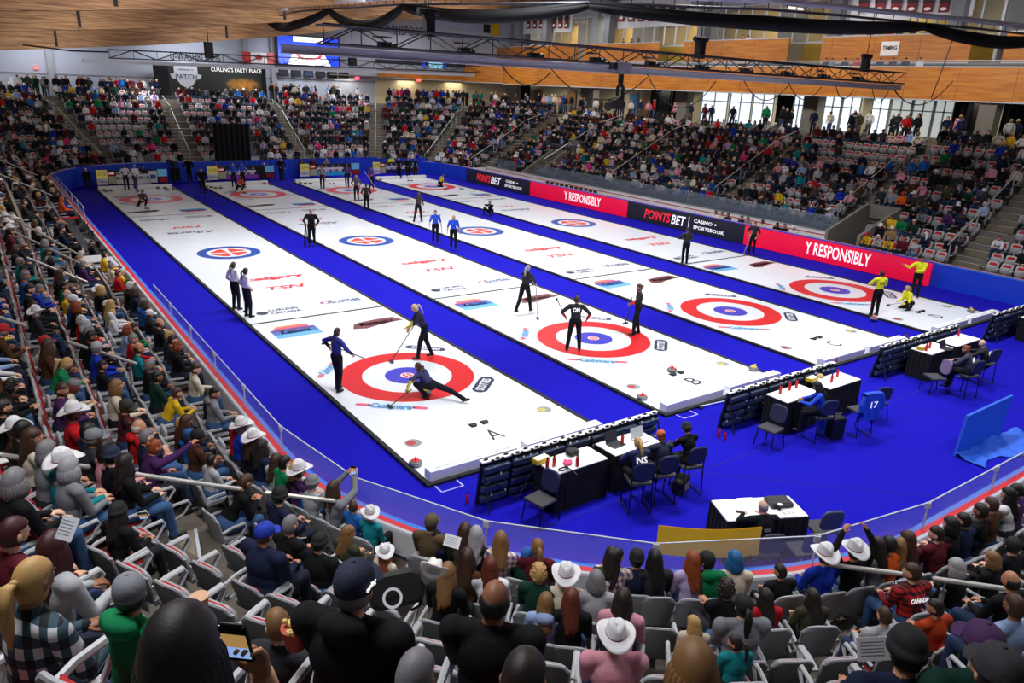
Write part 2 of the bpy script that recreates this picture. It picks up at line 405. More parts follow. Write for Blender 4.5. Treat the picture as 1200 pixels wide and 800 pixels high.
ORD += ['twenty-' + o for o in ORD[:9]] + ['thirtieth'] + ['thirty-' + o for o in ORD[:9]] + ['fortieth'] + ['forty-' + o for o in ORD[:9]] + ['fiftieth'] + ['fifty-' + o for o in ORD[:9]] + ['sixtieth'] + ['sixty-' + o for o in ORD[:9]] + ['seventieth'] + ['seventy-' + o for o in ORD[:9]] + ['eightieth']
for i in range(len(gpts)):
    p, q = gpts[i], gpts[(i + 1) % len(gpts)]
    if p[0] < X0 + .1 and 9.2 < p[1] < 24: continue
    cx, cy = (p[0] + q[0]) / 2, (p[1] + q[1]) / 2
    u, v, dd = PX((cx, cy, 1.2))
    if dd < 45 and -200 < u < 1700 and cx < 22:
        glasspane(p, q, 1.0, 1.5, 'clear low glass panel on red cap rail, %s counting from the far left' % ORD[gi]); gi += 1
# high glass in front of the right stand
gi = 0
for y in np.arange(BY0 + .1, BY1 - 2, 2.6):
    if 31.2 < y + 1.3 < 33.8: continue
    e = empty('glass_panel', (X1 + 1.7, y + 1.3, 1.15), PI / 2, label='tinted glass panel above the bench wall, %s from the near tunnel' % ORD[gi], cat='glass panel', group='glass panels above the players bench'); gi += 1
    g = MB(); g.box((0, 0, .4), (2.55, .015, .8), glassmat('bench_glass', '#6f7d86', .42) if gi == 1 else MGB); g.build('pane', e)
    if gi == 1: MGB = e.children[0].data.materials[0]
    g = MB(); g.box((1.28, 0, .4), (.04, .04, .82), M_steel); g.build('post', e)
g = MB(); drape((X1 + 2.25, BY0 + .3), (X1 + 2.25, 31.2), .95, 1.45, mat('#14204e', .8), .0, T=g); g.build('front_cloth', label='dark blue cloth hung along the front row of the right stand', cat='cloth')
# ------------------------------------------------------------------ perimeter advertising boards
def fit(o, w=None, h=None):
    bpy.context.view_layer.update(); d = o.dimensions
    if w: o.scale.x *= w / max(d.x, 1e-3) if abs(o.rotation_euler.x) < .01 or True else 1
    return o
def textfit(body, w, h, m, parent, loc, rot, name='lettering', **k):
    o = text(body, 1.0, m, None, name, (0, 0, 0), (0, 0, 0), **k)
    bb = [v.co for v in o.data.vertices]; d = Vector((max(c.x for c in bb) - min(c.x for c in bb), max(c.y for c in bb) - min(c.y for c in bb), 0))
    cx = (min(c.x for c in bb) + max(c.x for c in bb)) / 2; cy = (min(c.y for c in bb) + max(c.y for c in bb)) / 2
    sx = w / max(d.x, 1e-3); sy = h / max(d.y, 1e-3) if h else sx
    o.scale = (sx, sy, 1); R = Euler(rot).to_matrix(); o.rotation_euler = rot
    o.location = Vector(loc) - R @ Vector((cx * sx, cy * sy, 0))
    if parent is not None: o.parent = parent
    return o
M_bred = mat('#f2063c', .5, emit=.35); M_bdk = mat('#24262b', .5, emit=.02); M_tw = mat('#ffffff', .5, emit=.6); M_tr = mat('#ff2a35', .5, emit=.5)
XB = 24.9; RT = (PI / 2, 0, -PI / 2)
def banner(ya, yb, m, label):
    e = empty('advertising_board', (XB, (ya + yb) / 2, -.05), label=label, cat='advertising board')
    g = MB(); g.box((0, 0, .54), (.09, yb - ya - .02, 1.04), m); g.build('face_panel', e)
    g = MB(); g.box((0.01, 0, 1.075), (.13, yb - ya, .035), M_blue); g.build('top_trim', e); return e
def bt(e, s, u0, u1, v, h, m, dz=.54, **k):
    ya = GX(u0, v, XB - .06).y; yb = GX(u1, v, XB - .06).y
    return textfit(s, abs(ya - yb), h, m, e, (-.055, (ya + yb) / 2 - e.location.y, dz), RT, bold=.012, **k)
e = banner(28.3, 37.3, M_bdk, 'dark advertising board reading POINTSBET at the far end of the right boards')
bt(e, 'POINTS', 558.7, 574.5, 207, .55, M_tr, shear=.2); bt(e, 'BET', 575.3, 587, 208, .55, M_tw, shear=.2); bt(e, 'CASINO +', 592.7, 607, 211, .2, M_tw, .7); bt(e, 'SPORTSBOOK', 591.5, 612, 214, .2, M_tw, .36)
e = banner(17.8, 28.3, M_bred, 'red advertising board reading Y RESPONSIBLY, the farther of two'); bt(e, 'Y RESPONSIBLY', 661, 704, 233, .58, M_tw, .58)
e = banner(8.6, 17.8, M_bdk, 'dark advertising board reading POINTSBET CASINO + SPORTSBOOK at the middle of the right boards')
bt(e, 'POINTS', 755, 786, 252, .55, M_tr, shear=.2); bt(e, 'BET', 786.5, 803.5, 258, .55, M_tw, shear=.2); bt(e, 'CASINO +', 813, 840, 261, .2, M_tw, .72); bt(e, 'SPORTSBOOK', 812, 849, 268, .2, M_tw, .36)
g = MB(); y = GX(808, 260, XB).y - e.location.y; g.box((-.06, y, .54), (.01, .04, .7), M_tw); g.build('divider', e)
e = banner(-1.5, 8.6, M_bred, 'red advertising board reading Y RESPONSIBLY, the nearer of two'); bt(e, 'Y RESPONSIBLY', 942, 1021, 300, .62, M_tw, .58)
# ------------------------------------------------------------------ curling sheets
SP = 6.7116; TT = 34.747
def annulus(r0, r1, m, z, c=(0, 0), n=72, bb=None):
    bb = bb or MB(); vs = []; fs = []
    for i in range(n):
        t = 2 * PI * i / n; vs += [(c[0] + r0 * math.cos(t), c[1] + r0 * math.sin(t), z), (c[0] + r1 * math.cos(t), c[1] + r1 * math.sin(t), z)]
    for i in range(n): j = (i + 1) % n; fs.append((2 * i, 2 * i + 1, 2 * j + 1, 2 * j))
    bb.add(vs, fs, m); return bb
def clover(bb, c, R, m, z):
    for q in range(4):
        a0 = PI / 2 * q; pts = []; g = R * .07
        ctr = Vector((math.cos(a0 + PI / 4), math.sin(a0 + PI / 4))) * R * .1
        for i in range(13):
            t = a0 + PI / 2 * i / 12; rr = R * (.86 + .14 * abs(math.sin(2 * (t - a0 - PI / 4))) ** .7)
            pts.append((c[0] + ctr.x + rr * .9 * math.cos(a0 + PI / 4 + (t - a0 - PI / 4) * .86), c[1] + ctr.y + rr * .9 * math.sin(a0 + PI / 4 + (t - a0 - PI / 4) * .86), z))
        bb.add([(c[0] + ctr.x, c[1] + ctr.y, z)] + pts, [tuple(range(14))], m)
M_ringr = mat('#d5232c', .35, spec=.3); M_ringb = mat('#3f3fc4', .35, spec=.3); M_lb = mat('#2a4fa2', .4); M_ln = mat('#15161a', .5); M_thin = mat('#c3cbd4', .5); M_logor = mat('#d0343c', .5)
M_navy = mat('#1f2c4e', .5); M_pink = mat('#e0607a', .5); M_gtxt = mat('#5a6270', .5); M_cy = mat('#4a86b8', .5)
def rect(bb, x0, x1, y0, y1, z, m): bb.add([(x0, y0, z), (x1, y0, z), (x1, y1, z), (x0, y1, z)], [(0, 1, 2, 3)], m)
def sheet_logos(e, far, idx):
    """lettering frozen under the ice; drawn for the near half, turned half round for the far half"""
    def P(x, y): return (x, y) if not far else (-x, TT - y)
    def T(s, x, y, w, h, m, r=0, **k):
        X, Y = P(x, y); textfit(s, w, h, m, e, (X, Y, .004), (0, 0, r + (PI if far else 0)), name='ice_lettering', ext=0, **k)
    T('Alberta' if far else 'calgary', .35, 12.0, 2.3, .62, M_gtxt if far else M_logor, bold=.02 if far else .05, shear=.3 if far else 0)
    T('TSN', .25, 10.45, 1.5, .5, M_logor, bold=.03, shear=.3)
    T('CURLING\nCANADA', -.85, 7.45, 1.05, .62, M_navy, bold=.03); T('Scotties', 1.45, 7.75, 1.15, .5, mat('#4a5a7e'), bold=.03); 
    bb = MB(); X, Y = P(-1.62, 7.45); annulus(0, .2, M_navy, .004, (X, Y), 20, bb); X, Y = P(.72, 7.72); annulus(0, .2, mat('#8d5a78'), .004, (X, Y), 20, bb); annulus(0, .1, M_white, .005, (X, Y), 20, bb)
    # lake-and-sunset picture and ribbon between hog line and house
    X, Y = P(-1.3, 5.15); s = -1 if far else 1
    for i, (c, a, d) in enumerate((('#e08a4c', .34, .42), ('#c9566a', .2, .34), ('#5a3f86', .05, .2), ('#3a6fb4', -.15, .05), ('#62a8d8', -.38, -.15))):
        w = .72 if i > 1 else .55 - .12 * (1 - i); rect(bb, X - w, X + w, Y + s * a * 1.5, Y + s * d * 1.5, .004, mat(c, .5))
    T('Kelowna', -1.3, 5.12, .95, .4, M_white, shear=.2, bold=.03)
    X, Y = P(1.3, 4.75)
    bb.add([(X + s * a, Y + s * c * 1.6, .004) for a, c in ((-.95, -.2), (-.7, .12), (-.3, .18), (.2, .22), (.75, .22), (.95, -.08), (.55, -.1), (0, -.16), (-.5, -.28))], [tuple(range(9))], mat('#6a3338', .5))
    T("Montana's", 1.3, 4.76, 1.2, .42, M_white, bold=.04)
    # marks round the house, set along its rim
    def badge(x, y, w, h, r, m):
        X, Y = P(x, y); rr_ = r + (PI if far else 0); pts = []
        for cx, cy, a0 in ((w / 2 - h / 2, 0, -PI / 2), (-w / 2 + h / 2, 0, PI / 2)):
            for i in range(9): t = a0 + PI * i / 8; pts.append((cx + h / 2 * math.cos(t), cy + h / 2 * math.sin(t)))
        bb.add([(X + a_ * math.cos(rr_) - c_ * math.sin(rr_), Y + a_ * math.sin(rr_) + c_ * math.cos(rr_), .0035) for a_, c_ in pts], [tuple(range(len(pts)))], m)
    for (x, y, r, w) in ((-1.3, -1.68, -.66, 1.15), (-1.72, 1.45, .86, .8)):
        for s_ in (-1, 1): badge(x + s_ * w * .62 * math.cos(r), y + s_ * w * .62 * math.sin(r), w * .34, .16, r, M_pink)
        badge(x, y, w, .36, r, mat('#c4d8ea', .5)); T('Cashmere', x, y, w * .9, .3, M_cy, r=r, bold=.05)
    badge(1.46, -1.58, 1.15, .42, .75, M_navy); T('SCOTTIES', 1.46, -1.58, .85, .24, M_white, r=.75, bold=.03)
    badge(1.5, 1.72, 1.25, .3, -.75, M_navy); T('CURLING', 1.5, 1.72, .9, .17, M_white, r=-.75, bold=.03)
    bb.build('ice_print', e)
BOXT = 'CURLING CANADA'
def sheet(i):
    X = i * SP; L = 'ABCD'[i]
    e = empty('curling_sheet', (X, 0, 0), label='white curling sheet marked with the letter %s at its near end' % L, cat='curling sheet')
    g = MB(); g.bbox((-2.33, -5.4, -.045), (2.33, 40.15, 0), M_ice); g.build('ice_surface', e)
    g = MB()
    for s in (-1, 1): g.bbox((s * 2.33, -5.5, -.045), (s * 2.43, 40.25, .025), M_rub)
    g.bbox((-2.43, -5.56, -.045), (2.43, -5.4, .012), M_rub); g.bbox((-2.43, 40.15, -.045), (2.43, 40.25, .012), M_rub); g.build('edging', e)
    for ty in (0, TT):
        h = annulus(1.219, 1.829, M_ringr, .003, (0, ty)); annulus(.19, .61, M_ringb, .003, (0, ty), bb=h); annulus(0, .19, M_white, .0035, (0, ty), bb=h)
        annulus(.185, .2, M_ringr, .0045, (0, ty), bb=h); clover(h, (0, ty), .15, M_ringr, .005)
        rect(h, -2.33, 2.33, ty - .008, ty + .008, .002, M_thin); s = -1 if ty == 0 else 1; rect(h, -2.33, 2.33, ty + s * 1.829 - .006, ty + s * 1.829 + .006, .002, M_thin)
        h.build('house', e)
    g = MB(); rect(g, -.012, .012, -5.3, 40, .0018, M_thin)
    for y in (6.4, TT - 6.4): rect(g, -2.33, 2.33, y - .065, y + .065, .004, M_ln)
    g.build('lines', e)
    g = MB(); annulus(.95, 1.36, M_lb, .003, (0, TT / 2), bb=g); clover(g, (0, TT / 2), .8, mat('#dc4632', .4), .004); g.build('centre_emblem', e, label='blue ring round a red four-leaf emblem')
    for far in (False, True): sheet_logos(e, far, i)
    textfit(L, .36, .5, M_ln, e, (.02, -4.25, .004), (0, 0, 0), name='sheet_letter', ext=0)
    for hy, s in ((-3.62, 1), (TT + 3.62, -1)):
        for hx in (-.16, .16):
            h = MB(); h.bbox((hx - .07, hy - .09, 0), (hx + .07, hy + .09, .02), M_black); h.box((hx, hy - s * .05, .04), (.14, .07, .05), M_black, rx=s * .5); h.build('hack', e)
    # foam bumpers
    for (ya, s) in ((-5.32, 1), (40.0, -1)):
        for (a, c) in ((-2.3, -.16), (.1, 2.28)):
            h = MB(); h.rbox(((a + c) / 2, ya, .115), (c - a, .26, .22), .02, M_white); h.build('foam_bumper', e, label='long white foam bumper at the end of the sheet')
            for q in range(2 if s < 0 else 3):
                xx = a + (c - a) * (q + .5) / (2 if s < 0 else 3)
                textfit(BOXT, .5, .05, M_gtxt, e, (xx, ya - .03 * s, .228), (0, 0, 0), name='bumper_lettering', ext=0)
    return e
for i in range(4): sheet(i)
# ------------------------------------------------------------------ building shell
b = MB(); b.bbox((-26, 60.3, 0), (48, 60.6, 18), M_wall)
for x in (-14, -2.3, 14.0, 16.6): b.bbox((x - .25, 60.0, ZC), (x + .25, 60.3, 16), mat('#a2a6b0', .8))
b.bbox((-26, 60.22, 7.05), (5.8, 60.32, 7.15), mat('#8d929e')); b.bbox((16, 60.22, 7.45), (27.4, 60.32, 7.52), mat('#6d727e'))
b.bbox((27.4, 60.2, ZC), (46.4, 60.3, 8), M_cream); b.build('wall_back', kind='structure')
g = MB(); a_ = GY(252, 190, 47.4); c_ = GY(291, 145, 47.4); drape((a_.x, 47.35), (c_.x, 47.35), -.05, c_.z, M_drape, .05, T=g); g.build('black_curtain', label='tall black curtain hiding the opening in the middle of the back stand', cat='curtain')
b = MB(); b.bbox((-20.4, -30, 0), (-20, 61, 16), M_wall); b.build('wall_left', kind='structure')
b = MB(); b.bbox((46.4, -30, 0), (46.7, 61, 7.9), M_cream); b.build('wall_right', kind='structure')
# concourse door openings and curtains on the right
def xw(u, v, x=46.3): return GX(u, v, x).y
# arched glulam beams
XS = [-24, -15, -6.1, 3.7, 11.9, 17.5, 21.9, 29.1, 37.7, 46, 52]; ZS = [7.7, 8.05, 8.6, 9.53, 10.56, 11.4, 12.4, 13.5, 15.2, 16.6, 17.6]
def zb(x): return float(np.interp(x, XS, ZS))
bi = 0
for (Y, dz, dep) in ((50, 0, 2.6), (36, .8, 2.4), (23, 1.2, 2.6), (12, 2.2, 2.6), (2, 3.4, 2.2)):
    e = empty('roof_beam', (0, Y, 0), label='deep curved laminated timber roof beam, %s from the back wall' % ORD[bi], cat='roof beam', group=None); bi += 1
    g = MB(); rows = []
    for x in np.linspace(-20, 46.3, 60):
        z = zb(x) + dz; rows.append([(x, -.3, z), (x, .3, z), (x, .3, z + dep), (x, -.3, z + dep)])
    g.grid(rows, M_beam, True); g.build('beam_body', e)
    g = MB()
    for i in range(1, 6):
        rows = [[(x, -.315, zb(x) + dz + dep * i / 6 - .01), (x, -.315, zb(x) + dz + dep * i / 6 + .01)] for x in np.linspace(-19.9, 46, 40)]; g.grid(rows, mat('#7a5230', .7))
    g.build('lamination_joints', e)
    for x in (-8.2, -2.6, 9.5, 20):
        g = MB(); g.box((x, -.34, zb(x) + dz + dep * .5), (.16, .06, dep * .9), M_dk); g.box((x, -.36, zb(x) + dz + dep * .93), (.3, .12, .4), M_dk)
        for a in range(4):
            for c in range(2): g.tube([(x + .8 + .12 * a * 2, -.36, zb(x) + dz + dep * .5 + .3 * c), (x + .8 + .12 * a * 2, -.3, zb(x) + dz + dep * .5 + .3 * c)], .05, M_dk, 8)
        g.build('steel_bracket', e)
b = MB(); rows = []
for x in np.linspace(-20, 48, 30): rows.append([(x, y, zb(x) + 2.5 + max(0, (30 - y)) * .06) for y in (-30, -10, 10, 30, 60.5)])
b.grid(rows, M_deckw); b.build('ceiling', kind='structure')
# mezzanine -----------------------------------------------------------------
XF = 40.0
b = MB(); b.bbox((XF, -30, 7.86), (46.5, 56, 8.1), M_conc); b.bbox((22, 59.0, 8.0), (46, 60.4, 8.1), M_conc); b.bbox((XF + 3, -30, 10.0), (48, 60, 10.15), M_conc); b.build('floor_mezzanine', kind='structure')
fn = 0
def fascia(p, q, z0, z1, label, top=True):
    P, Q = Vector(p), Vector(q); L = (Q - P).length; c = (P + Q) / 2
    e = empty('timber_fascia', (c.x, c.y, z0), math.atan2((Q - P).y, (Q - P).x), label=label, cat='fascia')
    g = MB(); g.box((0, 0, (z1 - z0) / 2), (L, .16, z1 - z0), M_orange); g.build('panelling', e)
    g = MB()
    x = -L / 2 + 3.2
    while x < L / 2: g.box((x, .083, (z1 - z0) / 2), (.02, .01, z1 - z0), mat('#7a4310', .7)); g.box((x, -.083, (z1 - z0) / 2), (.02, .01, z1 - z0), mat('#7a4310', .7)); x += 3.2
    g.build('panel_joint', e)
    g = MB(); g.box((0, 0, -.03), (L, .2, .07), M_lgrey)
    if top: g.box((0, 0, z1 - z0 + .03), (L, .22, .07), M_lgrey)
    g.build('metal_cap', e); return e
fascia((XF, -16), (XF, 54.5), 7.86, 9.72, 'long orange timber fascia of the lower balcony on the right side')
fascia((XF, 54.5), (37.5, 58.6), 7.95, 9.75, 'short angled orange timber fascia at the far right corner')
fascia((37.5, 58.8), (27.2, 59.2), 8.0, 8.75, 'thin dark orange timber fascia over the far right concourse')
X2 = 43.0; k = 0
for (u0, u1, v) in ((560, 676, 60), (684, 772, 60), (802, 924, 60), (962, 1136, 66), (1175, 1300, 66)):
    ya, yb = GX(u0, v, X2).y, GX(u1, v, X2).y
    fascia((X2, yb), (X2, ya), 10.15, 11.85, 'orange timber front of the upper suites, %s from the far corner' % ORD[k]); k += 1
# lower balcony railing glass + rail
e = empty('balcony_railing', (XF + .1, 20, 9.75), label='thin glass and steel railing on top of the lower timber balcony', cat='railing')
g = MB(); g.tube([(0, -34, .35), (0, 34, .35)], .03, M_lgrey, 8); g.build('rail', e)
g = MB(); g.bbox((-.008, -34, 0), (.008, 34, .33), M_win); g.build('glass', e)
# suites : walls, mullions, glass
b = MB(); b.bbox((48.0, -30, 10.1), (48.3, 60, 16.5), M_yellow)
for y in np.arange(-26, 60, 8.2): b.bbox((44.6, y - .1, 10.1), (48, y + .1, 16), mat('#b9bcc4'))
b.bbox((44.4, -30, 14.6), (48.3, 60, 18), mat('#8e94a4')); b.build('wall_suites', kind='structure')
wn = 1
for y in np.arange(-20, 58, 4.1):
    e = empty('window_%d' % wn, (44.5, y, 11.6), kind='structure'); wn += 1
    g = MB()
    for yy in (-2.0, -.7, .7): g.box((0, yy, 1.5), (.1, .09, 3.0), M_lgrey)
    g.box((0, 0, 3.0), (.12, 4.1, .12), M_lgrey); g.box((0, 0, .05), (.12, 4.1, .12), M_lgrey); g.build('window_frame', e)
    g = MB(); g.box((0, 0, 1.5), (.02, 4.0, 2.9), M_win); g.build('pane', e)
# columns
cols = [(594, 608, 44), (680, 700, 44), (791, 810, 42), (942, 964, 42), (1147, 1174, 40.5)]
b = MB()
for (u0, u1, x) in cols:
    ya, yb = GX(u0, 130, x).y, GX(u1, 130, x).y; c = (ya + yb) / 2; w = max(.7, abs(ya - yb) * .75); b.bbox((x - .4, c - w / 2, ZC), (x + .4, c + w / 2, 7.9), M_conc)
    b.bbox((44.0, c - .45, 9.7), (44.8, c + .45, 17), M_grey)
for y in (-6, 1.5, 9, 17.5, 30, 42, 52): b.bbox((43.3, y - .4, 9.7), (44.1, y + .4, 17), mat('#6f747e'))
b.build('wall_columns', kind='structure')
# daylight windows of the right concourse, and cream wall furniture
M_day = mat('#dfeaf6', .3, emit=1.25); dn = wn
for (u0, u1) in ((822, 852), (855, 880), (882, 906), (930, 941), (966, 985), (987, 1008), (1022, 1042), (1044, 1068), (1070, 1094), (1096, 1118)):
    ya, yb = xw(u0, 130), xw(u1, 130); c = (ya + yb) / 2; w = abs(ya - yb)
    e = empty('window_%d' % dn, (46.3, c, 5.35), kind='structure'); dn += 1
    g = MB(); g.box((0, 0, 1.25), (.04, w, 2.45), M_day if u0 < 1040 else mat('#cfd6d0', .3, emit=.6)); g.build('pane', e)
    g = MB()
    for yy in (-w / 2, 0, w / 2): g.box((-.05, yy, 1.25), (.08, .09, 2.5), M_lgrey)
    for zz in (0, 1.75, 2.5): g.box((-.05, 0, zz), (.08, w, .08), M_lgrey)
    g.build('window_frame', e)
def curtain(u0, u1, x, z0=5.34, z1=7.86, label='', cat='curtain'):
    ya, yb = GX(u0, 130, x).y, GX(u1, 130, x).y; g = MB(); drape((x, min(ya, yb)), (x, max(ya, yb)), z0, z1, M_drape, .06, T=g); return g.build('black_curtain', label=label, cat=cat)
curtain(761, 792, 43, label='black curtain left of the concrete column in the middle of the right concourse')
curtain(910, 928, 43, label='narrow black curtain between bright concourse windows'); curtain(1118, 1152, 43, label='wide black curtain right of the concourse windows'); curtain(1176, 1240, 43, label='black curtain at the right edge beyond the last column')
curtain(608, 620, 45, label='black curtain beside the farthest concrete column')
M_door = mat('#a5763c', .6); dk = 1
for (u0, u1, v0, v1, m) in ((627, 635, 105, 118, M_door), (666, 675, 107, 118, M_door), (739, 748, 110, 121, mat('#3f8fd0')), (753, 761, 105, 122, M_door), (584, 590, 97, 108, mat('#f0efe0', .5, emit=.8))):
    ya, yb = xw(u0, 110), xw(u1, 110); e = empty('door_%d' % dk, (46.3, (ya + yb) / 2, ZC), kind='structure'); dk += 1
    g = MB(); g.box((0, 0, 1.02), (.06, abs(ya - yb), 2.05), m); g.build('leaf', e)
    g = MB(); w = abs(ya - yb)
    for yy in (-w / 2, w / 2): g.box((-.03, yy, 1.05), (.08, .08, 2.1), M_grey)
    g.box((-.03, 0, 2.1), (.08, w, .08), M_grey); g.build('door_frame', e)
# items on the back wall --------------------------------------------------
def wp(u, v, y=60.0): return GY(u, v, y)
a = wp(183, 73, 58.6); c = wp(310, 108, 58.6)
e = empty('backdrop_banner', ((a.x + c.x) / 2, 58.6, c.z), label="large black backdrop reading CURLING'S PARTY PLACE with a grey shield", cat='banner')
W = c.x - a.x; H = a.z - c.z
m = bpy.data.materials.new('backdrop_print'); m.use_nodes = True; nt = m.node_tree; bs = nt.nodes['Principled BSDF']; tc = nt.nodes.new('ShaderNodeTexCoord'); mp = nt.nodes.new('ShaderNodeMapping'); mp.inputs['Location'].default_value = (-1.35, 0, -.35 * 2.2); mp.inputs['Scale'].default_value = (.5, 1, 1.3)
gr = nt.nodes.new('ShaderNodeTexGradient'); gr.gradient_type = 'SPHERICAL'; n1 = nt.nodes.new('ShaderNodeTexNoise'); n1.inputs['Scale'].default_value = 2.5
rp = nt.nodes.new('ShaderNodeValToRGB'); rp.color_ramp.elements[0].color = lin('#0a1412'); rp.color_ramp.elements[1].color = lin('#e8a020'); x = rp.color_ramp.elements.new(.2); x.color = lin('#8a5a1c'); x = rp.color_ramp.elements.new(.1); x.color = lin('#1c2a1c')
ml = nt.nodes.new('ShaderNodeMath'); ml.operation = 'MULTIPLY'
nt.links.new(tc.outputs['Object'], mp.inputs[0]); nt.links.new(mp.outputs[0], gr.inputs[0]); nt.links.new(tc.outputs['Object'], n1.inputs['Vector']); nt.links.new(gr.outputs['Fac'], ml.inputs[0]); nt.links.new(n1.outputs['Fac'], ml.inputs[1]); nt.links.new(ml.outputs[0], rp.inputs[0]); nt.links.new(rp.outputs[0], bs.inputs['Base Color'])
g = MB(); g.bbox((-W / 2, -.05, 0), (W / 2, .05, H), m); g.build('print_panel', e)
g = MB(); g.bbox((-W / 2 - .3, -.12, -.5), (-W / 2 + .9, .12, H), M_drape); g.bbox((W / 2 - .2, -.12, -.5), (W / 2 + .2, .12, H), M_drape); g.build('side_drape', e)
sx = wp(218, 90, 58.6).x - e.location.x
pl = [(-1.0, .25), (-1.0, .9), (-.8, 1.0), (-.6, 1.15), (-.3, 1.25), (0, 1.35), (.3, 1.25), (.6, 1.15), (.8, 1.0), (1.0, .9), (1.0, .25), (1.35, .2), (1.2, -.15), (.85, -.2), (.5, -.7), (0, -1.0), (-.5, -.7), (-.85, -.2), (-1.2, -.15), (-1.35, .2)]
g = MB(); g.add([(sx + x, -.1, H * .5 + z) for x, z in pl], [tuple(range(len(pl)))], mat('#b9bcc6')); g.build('shield', e)
textfit('PATCH', 1.8, .42, mat('#22324c'), e, (sx, -.13, H * .5 + .02), (PI / 2, 0, 0)); textfit('ORIGINAL 16', 1.3, .16, mat('#22324c'), e, (sx, -.13, H * .5 + .62), (PI / 2, 0, 0))
textfit("CURLING'S PARTY PLACE", 4.6, .36, M_tw, e, (W / 2 - 2.5, -.1, H * .84), (PI / 2, 0, 0))
# flag
a = wp(283, 56); c = wp(322, 75)
e = empty('flag', ((a.x + c.x) / 2, 59.9, c.z), label='red and white maple leaf flag hung flat on the back wall', cat='flag'); W = c.x - a.x; H = (a.z - c.z) * .75
g = MB(); g.bbox((-W / 4, -.03, 0), (W / 4, .03, H), M_white); g.bbox((-W / 2, -.03, 0), (-W / 4, .03, H), M_red); g.bbox((W / 4, -.03, 0), (W / 2, .03, H), M_red); g.build('cloth', e)
lf = [(0, .5), (.1, .3), (.22, .36), (.18, .1), (.35, .2), (.45, .1), (.4, -.02), (.3, -.16), (.05, -.25), (.03, -.48), (-.03, -.48), (-.05, -.25), (-.3, -.16), (-.4, -.02), (-.45, .1), (-.35, .2), (-.18, .1), (-.22, .36), (-.1, .3)]
g = MB(); g.add([(x * H * .9, -.05, H / 2 + z * H * .9) for x, z in lf], [tuple(range(len(lf)))], M_red); g.build('leaf_emblem', e)
# video screen
a = wp(325, 41, 59.4); c = wp(397, 78, 59.4)
e = empty('video_screen', ((a.x + c.x) / 2, 59.4, c.z), label='large lit video screen showing a curling house, above the back stand', cat='video screen'); W = c.x - a.x; H = a.z - c.z
g = MB(); g.bbox((-W / 2 - .15, 0, -.1), (W / 2 + .15, .3, H + .1), M_dk); g.build('casing', e)
g = MB(); S1 = mat('#1c3fe0', .4, emit=.9); S2 = mat('#f2f6ff', .4, emit=1.0); S3 = mat('#e02c38', .4, emit=.9)
def sq(pts, y, m): g.add([(x, y, z) for x, z in pts], [tuple(range(len(pts)))], m)
sq([(-W / 2, 0), (W / 2, 0), (W / 2, H), (-W / 2, H)], -.01, S1); sq([(-W * .36, 0), (W * .36, 0), (W * .18, H * .66), (-W * .2, H * .66)], -.02, S2)
sq([(-W * .25, H * .82), (W * .25, H * .82), (W * .25, H), (-W * .25, H)], -.02, S2)
n = 30; r0, r1 = .16 * W, .22 * W
vs = []; 
for i in range(n): t = 2 * PI * i / n; vs += [(r0 * math.cos(t), -.03, H * .36 + r0 * .3 * math.sin(t)), (r1 * math.cos(t), -.03, H * .36 + r1 * .34 * math.sin(t))]
g.add(vs, [(2 * i, 2 * i + 1, (2 * i + 3) % (2 * n), (2 * i + 2) % (2 * n)) for i in range(n)], S3); sq([(-.3, H * .36), (-.05, H * .36), (-.08, H * .7), (-.26, H * .7)], -.04, M_dk); g.build('screen_image', e)
textfit('Scotties', W * .36, .3, mat('#9c2c58', emit=.4), e, (.2, -.04, H * .9), (PI / 2, 0, 0))
a = wp(325, 80, 59.6); c = wp(410, 88, 59.6)
for i in range(6):
    x = a.x + (c.x - a.x) * (i + .5) / 6; g = MB(); w = (c.x - a.x) / 6 * .78; g.box((0, 0, 0), (w, .15, .62), M_dk); g.box((0, -.08, 0), (w * .8, .01, .4), mat('#2a3f66', .3, emit=.15) if i == 2 else mat('#22262e', .3)); 
    o = g.build('small_scoreboard', label='small dark scoreboard below the video screen, %s from the left' % ORD[i], cat='scoreboard', group='scoreboards below the screen'); o.location = (x, 59.7, a.z - .4)
a = wp(548, 66, 57); c = wp(566, 82, 57)
def wallsign(name, cat, u0, v0, u1, v1, y, m, label, txt=None, tm=None, th=.5, frame=True):
    a = wp(u0, v0, y); c = wp(u1, v1, y); e = empty(name, ((a.x + c.x) / 2, y, (a.z + c.z) / 2), label=label, cat=cat); W = abs(c.x - a.x); H = abs(a.z - c.z)
    g = MB(); g.box((0, 0, 0), (W, .08, H), m); g.build('panel', e)
    if txt: textfit(txt, W * .85, H * th, tm, e, (0, -.05, 0), (PI / 2, 0, 0))
    return e
e = wallsign('scoreboard', 'scoreboard', 440, 66, 567, 81, 58.5, mat('#10242a', .4), 'long dark scoreboard panel left of the orange fascia corner')
g = MB(); g.box((.4, -.08, 0), (1.7, .03, 1.0), mat('#8ad0e6', .4, emit=.6)); g.box((-1.1, -.08, 0), (.5, .03, 1.0), mat('#1a3fc0', .4, emit=.5)); g.box((1.5, -.08, 0), (.4, .03, 1.0), mat('#1a3fc0', .4, emit=.5)); g.build('lit_panel', e)
wallsign('exit_sign', 'exit sign', 39.5, 77, 45, 81.5, 60.1, mat('#ff3b3b', .5, emit=1.2), 'small red lit EXIT sign on the back wall at far left', 'EXIT', M_tw)
wallsign('exit_sign', 'exit sign', 416, 89.5, 421, 93.5, 60.1, mat('#ff4b6b', .5, emit=1.2), 'small red lit EXIT sign right of the video screen', 'EXIT', M_tw)
wallsign('exit_sign', 'exit sign', 488, 92, 493, 96, 58.7, mat('#ff3b3b', .5, emit=1.2), 'small red lit EXIT sign under the dark orange fascia', 'EXIT', M_tw)
